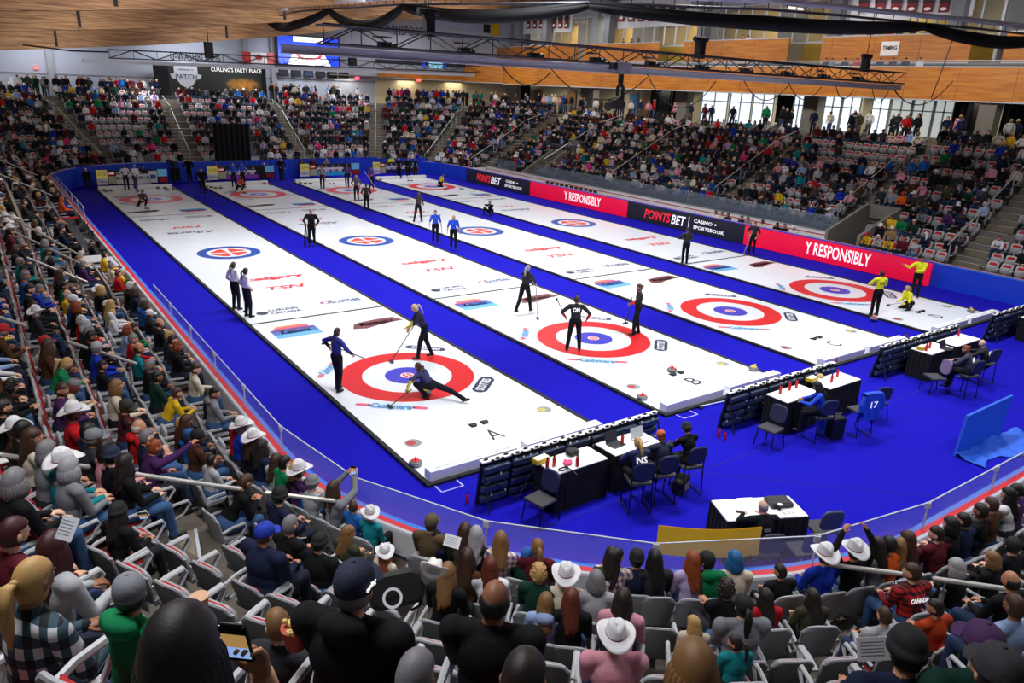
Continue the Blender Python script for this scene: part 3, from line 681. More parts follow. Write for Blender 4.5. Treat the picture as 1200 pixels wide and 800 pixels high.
wallsign('wall_poster', 'poster', 10, 90, 16.5, 103, 60.1, mat('#dfe3ea'), 'white poster on the back wall at far left edge')
o = textfit('G-WASHROOMS', abs(wp(258, 66).x - wp(199, 66).x), .75, mat('#23252b'), None, wp(229, 66.5, 60.1), (PI / 2, 0, 0), name='washrooms_sign'); tag(o, 'black WASHROOMS lettering on the grey back wall behind the truss', 'sign')
o = textfit('WINSPORT', abs(wp(497, 38).x - wp(451, 38).x), .9, mat('#2a2c33'), None, wp(474, 36, 60.1), (PI / 2, 0, 0), name='arena_sign'); tag(o, 'dark WINSPORT lettering high on the back wall right of the screen', 'sign')
# big sponsor hoarding by the upper right of the back wall
e = wallsign('wall_banner', 'banner', 505, 24, 582, 38, 60.0, mat('#a9b6dc'), 'pale blue wall banner high beside the yellow pillar')
g = MB(); g.box((2.9, -.06, 0), (.9, .03, .9), M_dk); g.box((4.1, -.06, 0), (1.0, .06, 1.4), mat('#e0b020')); g.build('emblem', e)
# pennants above the suites
pk = 0
for (u0, u1, v0, v1, n, x) in ((616, 668, 17, 34, 7, 44.2), (711, 806, 5, 26, 8, 44.2), (1004, 1136, -4, 15, 7, 43.8)):
    for i in range(n):
        ua = u0 + (u1 - u0) * (i + .12) / n; ub = u0 + (u1 - u0) * (i + .78) / n; a = GX(ua, v0, x); c = GX(ub, v1, x)
        w = abs(a.y - c.y); h = abs(a.z - c.z); e = empty('pennant', (x, (a.y + c.y) / 2, c.z), label='red and black curling pennant, %s of the %s row above the suites' % (ORD[i], ('far', 'middle', 'near')[pk]), cat='pennant', group='pennants above the suites')
        g = MB(); g.box((0, 0, h / 2), (.04, w * .72, h * .9), mat('#7c1420')); g.build('cloth', e)
        g = MB(); g.box((-.03, 0, h * .72), (.02, w * .8, h * .3), mat('#2b2430')); g.ell((-.03, 0, h * .25), (.02, w * .25, h * .1), M_white); g.build('print', e)
    pk += 1
b = MB()
for (u0, u1, v0, v1, x) in ((614, 670, 15, 36, 44.35), (709, 808, 3, 28, 44.35), (1001, 1139, -8, 17, 43.95)):
    a = GX(u0, v0, x); c = GX(u1, v1, x); b.bbox((x, min(a.y, c.y), c.z - .1), (x + .1, max(a.y, c.y), a.z), mat('#c9ccd6'))
b.build('trim_3', kind='structure')
p = GX(1043, 57, X2 - .1); e = empty('timing_sign', (X2 - .12, p.y, p.z), label='white sign reading TIMING hung on the upper timber front', cat='sign')
g = MB(); g.box((0, 0, 0), (.03, 1.25, .9), M_pwhite); g.build('board', e); textfit('TIMING', 1.0, .28, M_ln, e, (-.03, 0, .05), RT, bold=.03)
# ------------------------------------------------------------------ trusses
def truss(name, p, q, h, w, label, m=None, bay=1.0, r=.03):
    m = m or mat('#3a3c42', .4, metal=.5); P, Q = Vector(p), Vector(q); L = (Q - P).length; d = (Q - P) / L
    e = empty(name, P, math.atan2(d.y, d.x), label=label, cat='lighting truss'); sl = d.z
    g = MB(); Z = lambda x: sl * x
    for y in (-w / 2, w / 2):
        for z in (0, h): g.tube([(0, y, Z(0) + z), (L, y, Z(L) + z)], r * 1.25, m, 6)
    g.build('chord', e)
    g = MB(); n = int(L / bay)
    for i in range(n):
        x0, x1 = L * i / n, L * (i + 1) / n
        for y in (-w / 2, w / 2):
            g.tube([(x0, y, Z(x0) + (h if i % 2 else 0)), (x1, y, Z(x1) + (0 if i % 2 else h))], r * .7, m, 5)
        for z in (0, h): g.tube([(x0, -w / 2, Z(x0) + z), (x0, w / 2, Z(x0) + z)], r * .6, m, 5)
        g.tube([(x0, -w / 2, Z(x0)), (x0, -w / 2, Z(x0) + h)], r * .6, m, 5)
    g.build('lattice', e); return e, Z
tl = GY(375, 51, 4.3); tr = GY(1053, 98, 4.3); TL = tr.x - tl.x
e, Z = truss('lighting_truss', tl, tr, .5, .55, 'long dark box truss hanging across the arena nearer the camera', bay=1.1)
bl = GY(332, 56, 4.3); sl_ = (tr.z - tl.z) / TL; x0_ = bl.x - tl.x; g = MB(); Lb = TL - x0_ + .2; xm = (TL + x0_) / 2
for dz_, hh, ww in ((-.1, .035, .16), (0, .2, .05), (.1, .035, .16)): g.box((xm, 0, dz_), (Lb, ww, hh), mat('#cfd2da', .45))
o = g.build('rail_beam', e); o.rotation_euler = (0, -math.atan(sl_), 0); o.location = (0, -.1, -.2)
for i, uu in enumerate((502, 820, 1017)):
    x = GY(uu, 60, 4.3).x - tl.x; g = MB(); g.box((x, 0, .75), (.3, .3, .7), M_dk); g.tube([(x - .35, 0, 1.1), (x + .35, 0, 1.1)], .1, M_dk, 10); g.tube([(x, 0, .3), (x, 0, 6)], .02, M_dk, 6); g.build('chain_hoist', e)
for i in range(10):
    x = 2 + i * (TL - 3) / 10; g = MB(); g.box((x, .05, .1), (.4, .2, .14), M_dk); g.ell((x + .2, -.15, .06), (.09, .09, .1), mat('#22242a', .3)); g.tube([(x - .3, .2, .3), (x + .3, .2, .3)], .04, M_steel, 6); g.build('stage_light', e)
e2, Z = truss('lighting_truss', GY(128, 68, 38), GY(562, 85, 38), .5, .5, 'long dark box truss hanging near the back wall', bay=1.3)
L2 = (GY(562, 85, 38) - GY(128, 68, 38)).length; s2_ = (GY(562, 85, 38).z - GY(128, 68, 38).z) / L2; g = MB(); g.box((L2 / 2 - 1, 0, -.22), (L2 + 1, .2, .2), M_lgrey); g.build('rail_beam', e2).rotation_euler = (0, -math.atan(s2_), 0)
g = MB(); g.tube([(-4.5, 0, .5), (-2, 0, .3), (0, 0, .35)], .05, M_dk, 6); g.build('feed_cable', e2)
for x in (6.0, 2.5 + L2 / 2):
    g = MB(); g.box((x, 0, .8), (.5, .4, 1.0), M_dk); g.tube([(x, 0, .3), (x, 0, 5)], .03, M_dk, 6); g.build('chain_hoist', e2)
# cables hanging from the near truss
def catenary(p, q, sag, n=14): 
    P, Q = Vector(p), Vector(q); return [P + (Q - P) * t + Vector((0, 0, -sag * 4 * t * (1 - t))) for t in (i / n for i in range(n + 1))]
g = MB()
for i, (a, c, s) in enumerate(((6, 8, .5), (8, 12.5, .9), (12.5, 16.3, 1.1), (18, 21, .7), (21, 23.4, .6), (24.5, 26, .5), (27.5, 29, .6))):
    g.tube(catenary((a, -.2, -.3), (c, -.2, -.4), s), .02, M_rub, 5)
g.build('cable', e, label='black power cable looping below the rail beam')
pA = Vector((tr.x - .3, 4.3, 8.2)); g = MB(); g.tube(catenary(pA, (38.5, 6, 8.9), 1.0), .03, M_rub, 5); g.tube(catenary((34.5, 5, 7.9), (36.8, 5.5, 12.2), .3), .03, M_rub, 5)
g.build('power_cable', label='black cable sagging from the truss end towards the timber balcony', cat='cable')
# robotic camera hanging
p = GY(722, 80, 4.2)
e = empty('remote_camera', (p.x, p.y - .3, p.z), label='black remote television camera hanging under the near truss', cat='television camera')
g = MB(); g.box((0, 0, 0), (.6, .3, .35), M_grey); g.box((-.35, 0, .05), (.2, .25, .2), M_dk); g.build('trolley', e)
g = MB(); g.tube([(0, 0, -.1), (0, 0, -.45)], .09, M_dk, 10); g.tube([(0, 0, -.45), (.12, 0, -.6), (.14, 0, -.95), (0, 0, -1.1)], .06, M_dk, 8); g.tube([(0, 0, -.45), (-.12, 0, -.6), (-.1, 0, -.85)], .05, M_dk, 8); g.build('arm', e)
g = MB(); g.box((-.12, 0, -1.12), (.42, .3, .28), M_dk); g.tube([(-.3, -.05, -1.1), (-.58, -.1, -1.2)], [.11, .14], M_dk, 14); g.ell((.12, .1, -1.0), (.16, .12, .16), M_dk); g.build('camera_body', e)
e.scale = (1.1, 1.1, 1.1)
# ring track with the gathered black drape
hp = [(312, 22, 11.6), (345, 14, 11.3), (385, 10, 11.1), (425, 8, 10.95), (472, 5, 10.8), (540, 4.5, 10.7), (600, 4, 10.7), (640, 3.5, 10.7), (690, 3, 10.7), (790, 7, 10.7), (900, 11, 10.7), (985, 18, 10.7), (1085, 28, 10.7), (1150, 34, 10.7), (1230, 43, 10.7)]
HP = [G(u, v, z) for u, v, z in hp]
e = empty('curtain_track', (0, 0, 0), label='curved overhead track with segmented housings below the roof', cat='curtain track')
g = MB(); g.tube(HP, .05, mat('#4a4d56', .4), 8); g.tube([p + Vector((0, 0, .3)) for p in HP], .1, mat('#d4d7e2', .5), 8); g.build('track_pipe', e)
g = MB()
for i in range(len(HP) - 1):
    L = (HP[i + 1] - HP[i]).length; n = max(2, int(L / .8))
    for j in range(n):
        p = HP[i].lerp(HP[i + 1], j / n); g.tube([p, p + Vector((0, 0, .28))], .018, M_dk, 5)
g.build('hanger', e)
e = empty('gathered_drape', (0, 0, 0), label='gathered black drape swagging along the overhead track', cat='drape')
sw = [(0, 2, .9), (2, 4, 1.0), (4, 8, .5), (8, 12, .5), (12, 14, .45)]
for (i, j, s) in sw:
    P0, P1 = HP[i], HP[j]; n = 26; path = []; rr = []
    cum = [0]
    for q in range(i, j): cum.append(cum[-1] + (HP[q + 1] - HP[q]).length)
    for q in range(n + 1):
        t = q / n; l = t * cum[-1]; kk = max(x for x in range(len(cum)) if cum[x] <= l + 1e-6); kk = min(kk, len(cum) - 2); p = HP[i + kk].lerp(HP[i + kk + 1], (l - cum[kk]) / (cum[kk + 1] - cum[kk]))
        path.append(p + Vector((0, 0, -.12 - s * 4 * t * (1 - t) * .75))); rr.append(.07 + .17 * (4 * t * (1 - t)) ** .6)
    g = MB(); g.tube(path, rr, M_drape, 12)
    for q in range(3): g.tube([p + Vector((0, 0, .12 - .1 * q)) for p in path], [r * .7 for r in rr], M_drape, 8)
    g.build('swag', e, smooth=True)
# =================================================================== PEOPLE
def two_bone(a, c, l1, l2, hint):
    a = Vector(a); c = Vector(c); d = c - a; L = d.length
    if L > (l1 + l2) * .995: d = d * ((l1 + l2) * .995 / L); c = a + d; L = d.length
    u = d / L; x = (l1 * l1 - l2 * l2 + L * L) / (2 * L); h = math.sqrt(max(l1 * l1 - x * x, 0)); hv = Vector(hint); hv = hv - u * hv.dot(u)
    if hv.length < 1e-4: hv = u.orthogonal()
    return a + u * x + hv.normalized() * h, c
def RX(a): return Matrix.Rotation(a, 3, 'X')
def RY(a): return Matrix.Rotation(a, 3, 'Y')
def RZ(a): return Matrix.Rotation(a, 3, 'Z')
SLOTS = ['skin', 'top', 'bottom', 'shoe', 'accent', 'eye', 'lip', 'sleeve']
DEFM = [mat('#c58f6f', .55), mat('#22252c', .85, bump=.3, bscale=25), mat('#1c1e24', .85), mat('#1a1a1c', .5), mat('#22252c', .85), mat('#241a14', .3), mat('#a85a50', .5), mat('#22252c', .85)]
def remesh(bm, vox):
    me = bm.mesh('tmp'); o = bpy.data.objects.new('tmp', me); COL.objects.link(o)
    r = o.modifiers.new('r', 'REMESH'); r.mode = 'VOXEL'; r.voxel_size = vox
    s = o.modifiers.new('s', 'SMOOTH'); s.factor = .5; s.iterations = 4
    dg = bpy.context.evaluated_depsgraph_get(); dg.update(); out = bpy.data.meshes.new_from_object(o.evaluated_get(dg)); bpy.data.objects.remove(o); bpy.data.meshes.remove(me); return out
def headmesh(H, Rh, sex):
    """continuous head with brow, sockets, nose, lips, chin and ears; H centre of the skull"""
    b = MB(); W = .074 if sex == 'm' else .069
    def f(d):
        x, y, z = d; k = 1.0
        fr = max(0, y)
        if z < -.1: k *= 1 - .16 * min(1, (-z - .1) / .6) * (abs(x) ** .6) - .05 * (1 - fr) * (-z)
        if z < 0 and y < 0: k *= 1 - .16 * (-z) * (-y)
        k += .13 * fr * math.exp(-((x / .13) ** 2)) * math.exp(-(((z + .12) / .13) ** 2))         # nose
        k += .04 * fr * math.exp(-((x / .2) ** 2)) * math.exp(-(((z - .05) / .12) ** 2))
        k -= .07 * fr * math.exp(-(((abs(x) - .32) / .14) ** 2)) * math.exp(-(((z - .03) / .1) ** 2))     # sockets
        k += .025 * fr * math.exp(-(((z - .2) / .09) ** 2)) * math.exp(-((x / .5) ** 2))             # brow
        k += .035 * fr * math.exp(-((x / .2) ** 2)) * math.exp(-(((z + .46) / .06) ** 2))       # lips
        k += .05 * fr * math.exp(-((x / .22) ** 2)) * math.exp(-(((z + .78) / .14) ** 2))         # chin
        return k
    b.ell(H, (W, .093, .115), DEFM[0], Rh, 32, 26, f)
    for s in (-1, 1):
        b.ell(Vector(H) + Rh @ Vector((s * (W + .003), -.004, -.004)), (.011, .021, .03), DEFM[0], Rh @ RZ(s * .35), 10, 7)
        b.ell(Vector(H) + Rh @ Vector((s * .027, .079, .006)), (.012, .008, .007), mat('#efefef', .2), Rh, 8, 6)
        b.ell(Vector(H) + Rh @ Vector((s * .027, .085, .006)), (.006, .004, .006), DEFM[5], Rh, 8, 6)
        b.ell(Vector(H) + Rh @ Vector((s * .028, .084, .026)), (.018, .005, .004), DEFM[5], Rh, 8, 5)
    b.ell(Vector(H) + Rh @ Vector((0, .0905, -.052)), (.021, .007, .007), DEFM[6], Rh, 10, 6)
    return b
def handmesh(b, w, d, up, side, curl=.6, m=None):
    """palm, four unequal bent fingers and a side thumb at wrist w, pointing along d; up = back of the hand"""
    m = m or DEFM[0]; d = Vector(d).normalized(); up = Vector(up); up = (up - d * up.dot(d)); up = up.normalized() if up.length > 1e-3 else d.orthogonal().normalized(); sd = d.cross(up) * side
    w = Vector(w); M = Matrix((sd, d, up)).transposed()
    b.ell(w + d * .045, (.040, .052, .016), m, M, 12, 8)
    for i, (x, L) in enumerate(((-.03, .062), (-.01, .075), (.011, .07), (.03, .055))):
        p0 = w + d * .08 + sd * x; p1 = p0 + (d * math.cos(curl * .5) - up * math.sin(curl * .5)) * L * .45; p2 = p1 + (d * math.cos(curl * 1.3) - up * math.sin(curl * 1.3)) * L * .32; p3 = p2 + (d * math.cos(curl * 2) - up * math.sin(curl * 2)) * L * .25
        b.tube([p0 - d * .02, p0, p1, p2, p3], [.0095, .0095, .0085, .0078, .005], m, 7)
    t0 = w + d * .02 - sd * .03; t1 = t0 - sd * .028 + d * .025 - up * .008; t2 = t1 + d * .03 - up * .012 - sd * .004
    b.tube([t0, t1, t2], [.012, .0105, .007], m, 7)
def body(name, vox=.014, sex='m', pel=(0, 0, .93), lean=0, side=0, twist=0, hyaw=0, hpitch=0, hl=(-.26, .05, .82), hr=(.26, .05, .82), el=(-.3, -1, 0), er=(.3, -1, 0),
         fl=(-.11, 0, .07), fr=(.11, .02, .07), kl=(0, 1, 0), kr=(0, 1, 0), toel=(0, 1, 0), toer=(0, 1, 0), fat=1.0, short=False, skirt=False, curl=.7, s=1.0, bare=False):
    pel = Vector(pel); Rb = RZ(twist) @ RY(side) @ RX(-lean); fem = sex == 'f'; sh = (.172 if fem else .19) * (1 + (fat - 1) * .5)
    prims = []
    def cap(a, ra, b, rb, t): prims.append(('c', Vector(a), ra, Vector(b), rb, t))
    def ell(c, r, M, t): prims.append(('e', Vector(c), r, M, t))
    P = lambda x, y, z: pel + Rb @ Vector((x, y, z))
    F = fat; G_ = 1.08
    ell(P(0, -.01, .02), (.165 * F * (1.04 if fem else 1), .118 * F, .13), Rb, 2)
    ell(P(0, .005, .15), (.145 * F, .108 * F, .16), Rb, 1); ell(P(0, .0, .31), (.163 * F * (.93 if fem else 1), .112 * F, .19), Rb, 1)
    if fem: ell(P(-.065, .085, .30), (.06, .05, .06), Rb, 1); ell(P(.065, .085, .30), (.06, .05, .06), Rb, 1)
    cap(P(-sh + .045, 0, .435), .066 * G_, P(sh - .045, 0, .435), .066 * G_, 1); cap(P(0, -.01, .42), .075, P(0, -.005, .50), .055, 1)
    nb = P(0, 0, .50); Rh = RZ(twist + hyaw) @ RX(-(lean * .55 + hpitch)); H = nb + Rh @ Vector((0, .028, .125))
    cap(P(0, -.005, .46), .053, H + Rh @ Vector((0, -.025, -.05)), .048 if fem else .055, 0)
    hands = []
    for s_, h, hint in ((-1, hl, el), (1, hr, er)):
        a = P(s_ * sh, 0, .43); e, w = two_bone(a, h, .285, .25, Rb @ Vector(hint) if False else Vector(hint))
        cap(a, .062 * G_ * F, e, .048 * G_, 1 if not short else 1)
        if short: cap(e, .038, w, .028, 0); prims[-2] = prims[-2]
        else: cap(e, .047 * G_, w, .036, 7)
        if short: cap(a.lerp(e, .62), .042, e, .038, 0)
        hands.append((w, (w - e).normalized(), s_))
    legs = []
    for s_, f, hint, toe in ((-1, fl, kl, toel), (1, fr, kr, toer)):
        a = P(s_ * .09, 0, -.01); k, an = two_bone(a, f, .43, .42, hint)
        cap(a, .095 * F, k, .07, 2); cap(k, .068, an, .052, 2); tv = Vector(toe).normalized()
        cap(an - tv * .03 + Vector((0, 0, -.03)), .043, an + tv * .135 + Vector((0, 0, -.04)), .034, 3)
    b = MB()
    for p in prims:
        if p[0] == 'c': b.capsule(p[1], p[2], p[3], p[4], None, 14)
        else: b.ell(p[1], p[2], None, p[3], 18, 12)
    me = remesh(b, vox)
    n = len(me.vertices); co = np.empty(n * 3); me.vertices.foreach_get('co', co); co = co.reshape(-1, 3)
    npf = len(me.polygons); ls = np.empty(npf * 4, int)
    faces = [tuple(p.vertices) for p in me.polygons]; cen = np.array([co[list(f)].mean(0) for f in faces])
    best = np.full(len(faces), 1e9); tg = np.zeros(len(faces), int)
    for p in prims:
        if p[0] == 'c':
            a = np.array(p[1]); d = np.array(p[3]) - a; t = np.clip(((cen - a) @ d) / max(d @ d, 1e-9), 0, 1); D = np.linalg.norm(cen - a - t[:, None] * d, axis=1) - (p[2] + (p[4] - p[2]) * t)
        else:
            Mi = np.array(p[3].transposed()); q = (cen - np.array(p[1])) @ Mi.T; r = np.array(p[2]); k = np.linalg.norm(q / r, axis=1); D = (k - 1) * r.min()
        tag_ = p[5] if p[0] == 'c' else p[4]; u = D < best; best[u] = D[u]; tg[u] = tag_
    # cloth folds
    q = MB(); q.v = [tuple(c) for c in co]; q.f = faces; q.mats = list(DEFM); q.m = list(map(int, tg))
    for w, d, s_ in hands:
        up = Vector((0, 0, 1)) if abs(d.z) < .8 else Vector((s_, 0, 0)); handmesh(q, w - d * .012, d, up, s_, curl, DEFM[0])
    hm = headmesh(H, Rh, sex); q.mats.append(hm.mats[hm.mats.index(mat('#efefef', .2))] if mat('#efefef', .2) in hm.mats else DEFM[0])
    for f, mi in zip(hm.f, hm.m):
        pass
    o0 = len(q.v); q.v += hm.v; q.f += [tuple(i + o0 for i in f) for f in hm.f]
    for mi in hm.m: q.m.append(q.mats.index(hm.mats[mi]))
    bpy.data.meshes.remove(me)
    if s != 1.0: q.v = [(x * s, y * s, z * s) for x, y, z in q.v]; H = H * s
    m2 = q.mesh('person_' + name, True)
    T = dict(mesh=m2, H=H.copy(), Rh=Rh.copy(), hands=[(w * s, d, s_) for w, d, s_ in hands], back=(P(0, -.125 * F, .30) * s, Rb.copy()), sex=sex, nb=nb * s, Rb=Rb.copy(), s=s)
    return T
# ---- hair and hats, built in the head's own frame
HMC = {}
def hairmat(h):
    if h in HMC: return HMC[h]
    m = bpy.data.materials.new('hair_' + h.strip('#')); m.use_nodes = True; nt = m.node_tree; b = nt.nodes['Principled BSDF']; tc = nt.nodes.new('ShaderNodeTexCoord'); mp = nt.nodes.new('ShaderNodeMapping'); mp.inputs['Scale'].default_value = (260, 260, 12)
    n = nt.nodes.new('ShaderNodeTexNoise'); n.inputs['Scale'].default_value = 1.6; n.inputs['Detail'].default_value = 3; mx = nt.nodes.new('ShaderNodeMix'); mx.data_type = 'RGBA'; c = lin(h)
    mx.inputs[6].default_value = tuple(x * .45 for x in c[:3]) + (1,); mx.inputs[7].default_value = tuple(min(1, x * 1.55) for x in c[:3]) + (1,); bp = nt.nodes.new('ShaderNodeBump'); bp.inputs['Strength'].default_value = .35; bp.inputs['Distance'].default_value = .004
    nt.links.new(tc.outputs['Object'], mp.inputs[0]); nt.links.new(mp.outputs[0], n.inputs['Vector']); nt.links.new(n.outputs['Fac'], mx.inputs[0]); nt.links.new(mx.outputs[2], b.inputs['Base Color']); nt.links.new(n.outputs['Fac'], bp.inputs['Height']); nt.links.new(bp.outputs[0], b.inputs['Normal']); b.inputs['Roughness'].default_value = .5
    HMC[h] = m; return m
def shell(b, region, m, k=1.1, W=(.076, .095, .117), n=28, kk=20, rough=.012, seed=0, c=(0, 0, 0)):
    def f(d):
        r = region(d); nz = noise.noise(Vector((d.x * 3 + seed, d.y * 3, d.z * 1.5))) * rough * 5
        return (.88 + (k - .88 + nz * .35) * r)
    b.ell(c, W, m, None, n, kk, f)
def sm(a, b, x): t = min(max((x - a) / (b - a), 0), 1); return t * t * (3 - 2 * t)
def r_short(d): return max(sm(.28, .42, d.z), sm(.12, -.12, d.y) * sm(-.62, -.42, d.z))
def r_full(d): return max(sm(.34, .46, d.z), sm(.3, .05, d.y) * sm(-.95, -.7, d.z) , sm(.55, .3, d.y) * sm(.1, .3, d.z))
def r_bald(d): return sm(.1, -.15, d.y) * sm(-.62, -.45, d.z) * sm(.42, .22, d.z)
HAIRS = {}
def hair_mesh(style):
    if style in HAIRS: return HAIRS[style]
    b = MB(); m = hairmat('#3a2618'); rr = random.Random(hash(style) % 7 if False else len(style))
    if style == 'short': shell(b, r_short, m, 1.13)
    elif style == 'balding': shell(b, r_bald, m, 1.10)
    elif style == 'curly':
        shell(b, r_full, m, 1.2, rough=.03)
        for i in range(40):
            t = rr.uniform(.5, 5.8); z = rr.uniform(-.3, .95); r = math.sqrt(1 - z * z); y = -math.cos(t) * r if True else 0; x = math.sin(t) * r
            if y > .45 and z < .5: continue
            b.ell((x * .085, y * .1, z * .125), (.026, .026, .024), m, None, 7, 5)
    elif style == 'bob':
        shell(b, r_full, m, 1.27)
        for i in range(17):
            a = -2.0 + 4.0 * i / 16; x, y = math.sin(a) * .083, -math.cos(a) * .098; b.tube([(x * .85, y * .85, .05), (x * 1.05, y * 1.05, .0), (x * 1.13, y * 1.1, -.08), (x * .98, y * 1.0, -.145)], [.008, .02, .026, .012], m, 7)
    elif style in ('long', 'wavy'):
        shell(b, r_full, m, 1.25)
        for i in range(21):
            a = -1.9 + 3.8 * i / 20; x, y = math.sin(a) * .082, -math.cos(a) * .097; L = .36 + rr.uniform(-.05, .04); wv = .012 if style == 'wavy' else .003
            P = [(x * .85, y * .85, .05), (x * 1.04, y * 1.04, .0), (x * 1.12, y * 1.12, -.1)]
            for q in range(1, 6): P.append((x * (1.12 + .04 * q * (1 if style == 'wavy' else .3)) + wv * math.sin(q * 2.1 + i), y * (1.15 + .05 * q) - .01 * q + wv * math.cos(q * 2 + i), -.1 - (L - .1) * q / 5))
            b.tube(P, [.008, .018, .024, .023, .021, .018, .013, .004], m, 7)
    elif style == 'ponytail':
        shell(b, r_full, m, 1.09); b.ell((0, -.105, .045), (.022, .022, .022), m, None, 10, 7)
        for x in (-.012, 0, .012): b.tube([(x * .3, -.1, .045), (x, -.145, .04), (x * 1.6, -.165, -.05), (x * 1.6, -.165, -.16), (x * .5, -.16, -.27)], [.014, .022, .024, .018, .004], m, 8)
    elif style == 'bun':
        shell(b, r_full, m, 1.09); b.ell((0, -.105, .06), (.04, .035, .038), m, None, 12, 9)
    elif style == 'braid':
        shell(b, r_full, m, 1.09)
        for i in range(9): b.ell((.012 * (-1) ** i, -.115 - .004 * i, -.06 - .035 * i), (.024 - .0012 * i, .02, .026), m, None, 9, 6)
    HAIRS[style] = b.mesh('hair_' + style, True); return HAIRS[style]
HATS = {}
def hat_mesh(kind):
    """returns list of (part name, mesh)"""
    if kind in HATS: return HATS[kind]
    out = []; m = mat('#e9e8e4', .75, bump=.2, bscale=40)
    if kind == 'cowboy':
        b = MB(); rows = []
        for r, dz in ((.086, .0), (.115, -.004), (.145, -.002), (.168, .0), (.17, .007), (.145, .007), (.115, .006), (.086, .012)):
            row = []
            for i in range(40):
                t = 2 * PI * i / 40; k = (r - .088) / .1; lift = .05 * max(0, k) ** 1.6 * abs(math.sin(t)) ** 2.5 - .035 * max(0, k) * abs(math.cos(t)) ** 3
                row.append((r * math.sin(t) * (.93 - .04 * k), r * math.cos(t) * (1.08 + .06 * k), dz + lift))
            rows.append(row)
        b.grid(rows, m, True); 
        out.append(('brim', b.mesh('hat_brim', True)))
        b = MB(); rows = []
        for z, r in ((-.01, .089), (.03, .088), (.07, .083), (.10, .075), (.118, .060), (.112, .03), (.10, .004)):
            row = []
            for i in range(32):
                t = 2 * PI * i / 32; pinch = 1 - .16 * sm(.05, .11, z) * math.exp(-((math.sin(t)) ** 2) / .8) * (1 if math.cos(t) > 0 else .1)
                row.append((r * math.sin(t) * .92 * pinch, r * math.cos(t) * 1.1, z + (.0 if z < .1 else -.02 * (1 - abs(math.sin(t))) + .012 * abs(math.sin(t)))))
            rows.append(row)
        b.grid(rows, m, True); out.append(('crown', b.mesh('hat_crown', True)))
        b = MB(); rows = [[(.0905 * math.sin(2 * PI * i / 32) * .93, .0905 * math.cos(2 * PI * i / 32) * 1.1, z) for i in range(32)] for z in (.006, .022)]; b.grid(rows, mat('#8c3a34', .6), True); out.append(('hat_band', b.mesh('hat_band')))
    elif kind == 'cap':
        b = MB(); b.lathe([(.088, -.02), (.09, .0), (.086, .035), (.072, .066), (.045, .087), (.012, .096), (.001, .097)], (0, -.004, .0), m, 24, Matrix.Diagonal((.93, 1.12, 1)))
        b.ell((0, -.004, .098), (.009, .009, .006), m, None, 8, 5); out.append(('cap_crown', b.mesh('cap_crown', True)))
        b = MB(); top = []; bot = []
        for j in range(5):
            r = j / 4; rt = []; rb = []
            for i in range(13):
                a = -1.05 + 2.1 * i / 12; x = math.sin(a) * (.08 + .012 * r); y = .075 * math.cos(a) + .02 + r * .075 * math.cos(a * .9); z = -.012 - .012 * r - .018 * (abs(math.sin(a)) ** 2)
                rt.append((x, y, z)); rb.append((x, y, z - .006))
            top.append(rt); bot.append(rb)
        b.grid(top, m); b.grid(list(reversed(bot)), m); out.append(('visor', b.mesh('cap_visor', True)))
    elif kind == 'toque':
        b = MB(); b.lathe([(.087, -.03), (.096, -.025), (.097, .02), (.089, .022), (.087, .05), (.07, .085), (.04, .105), (.001, .112)], (0, -.008, 0), m, 24, Matrix.Diagonal((.93, 1.1, 1))); out.append(('knitted_body', b.mesh('toque_body', True)))
    HATS[kind] = out; return out
CH = {'black': '#111216', 'navy': '#161f3a', 'charcoal': '#2c2e33', 'grey': '#7a7d84', 'light grey': '#a4a7ac', 'white': '#dcdce0', 'cream': '#cfc5b0', 'red': '#b3161e', 'maroon': '#571722', 'purple': '#432055', 'royal blue': '#1533a8',
      'blue': '#1c58a4', 'pale blue': '#8fa6cf', 'teal': '#14808a', 'green': '#0f7a4a', 'dark green': '#12362c', 'olive': '#3c3d2a', 'brown': '#4a2c1c', 'tan': '#9b7a55', 'orange': '#c8521a', 'pink': '#cf8f9f', 'bright pink': '#d83a86', 'yellow': '#d8b022', 'rust orange': '#a83a18', 'lavender': '#b6a2cf', 'camouflage': '#5a4a36', 'bright yellow': '#e4e01c'}
HH = {'black': '#0f0c0b', 'dark': '#1e1510', 'brown': '#3d2617', 'light brown': '#7d5a34', 'blonde': '#b8935a', 'auburn': '#5e2815', 'ginger': '#8a3f18', 'grey': '#77757a', 'white': '#c9c7c6', 'silver': '#9c9ca2', 'blue': '#0f5f96', 'dark red': '#3a0f12'}
SK = ['#c99474', '#b98062', '#d6a488', '#a56c4e', '#7c4c34', '#dfb199']
def fabric(c, big=False): return mat(CH.get(c, c), .85, bump=.7, bscale=9, var=.15, spec=.2)
M_plaidbw = checker('#0c1016', '#2c4654', '#c9ccd0', 9.0, 'blue_white_plaid'); M_plaidred = checker('#0c0a0b', '#7a0f14', '#c81820', 13.0, 'red_black_plaid')
M_plaidlt = checker('#d8d0d4', '#b58f86', '#4a4a7c', 12.0, 'pale_plaid')
def dress(o, skin=None, top=None, bottom=None, shoe=None, accent=None, sleeve=None):
    ms = {0: skin, 1: top, 2: bottom, 3: shoe, 4: accent, 7: sleeve if sleeve is not None else top}
    for i, m in ms.items():
        if m is not None and i < len(o.material_slots): o.material_slots[i].link = 'OBJECT'; o.material_slots[i].material = m
def setmat(o, m, i=0): o.material_slots[i].link = 'OBJECT'; o.material_slots[i].material = m
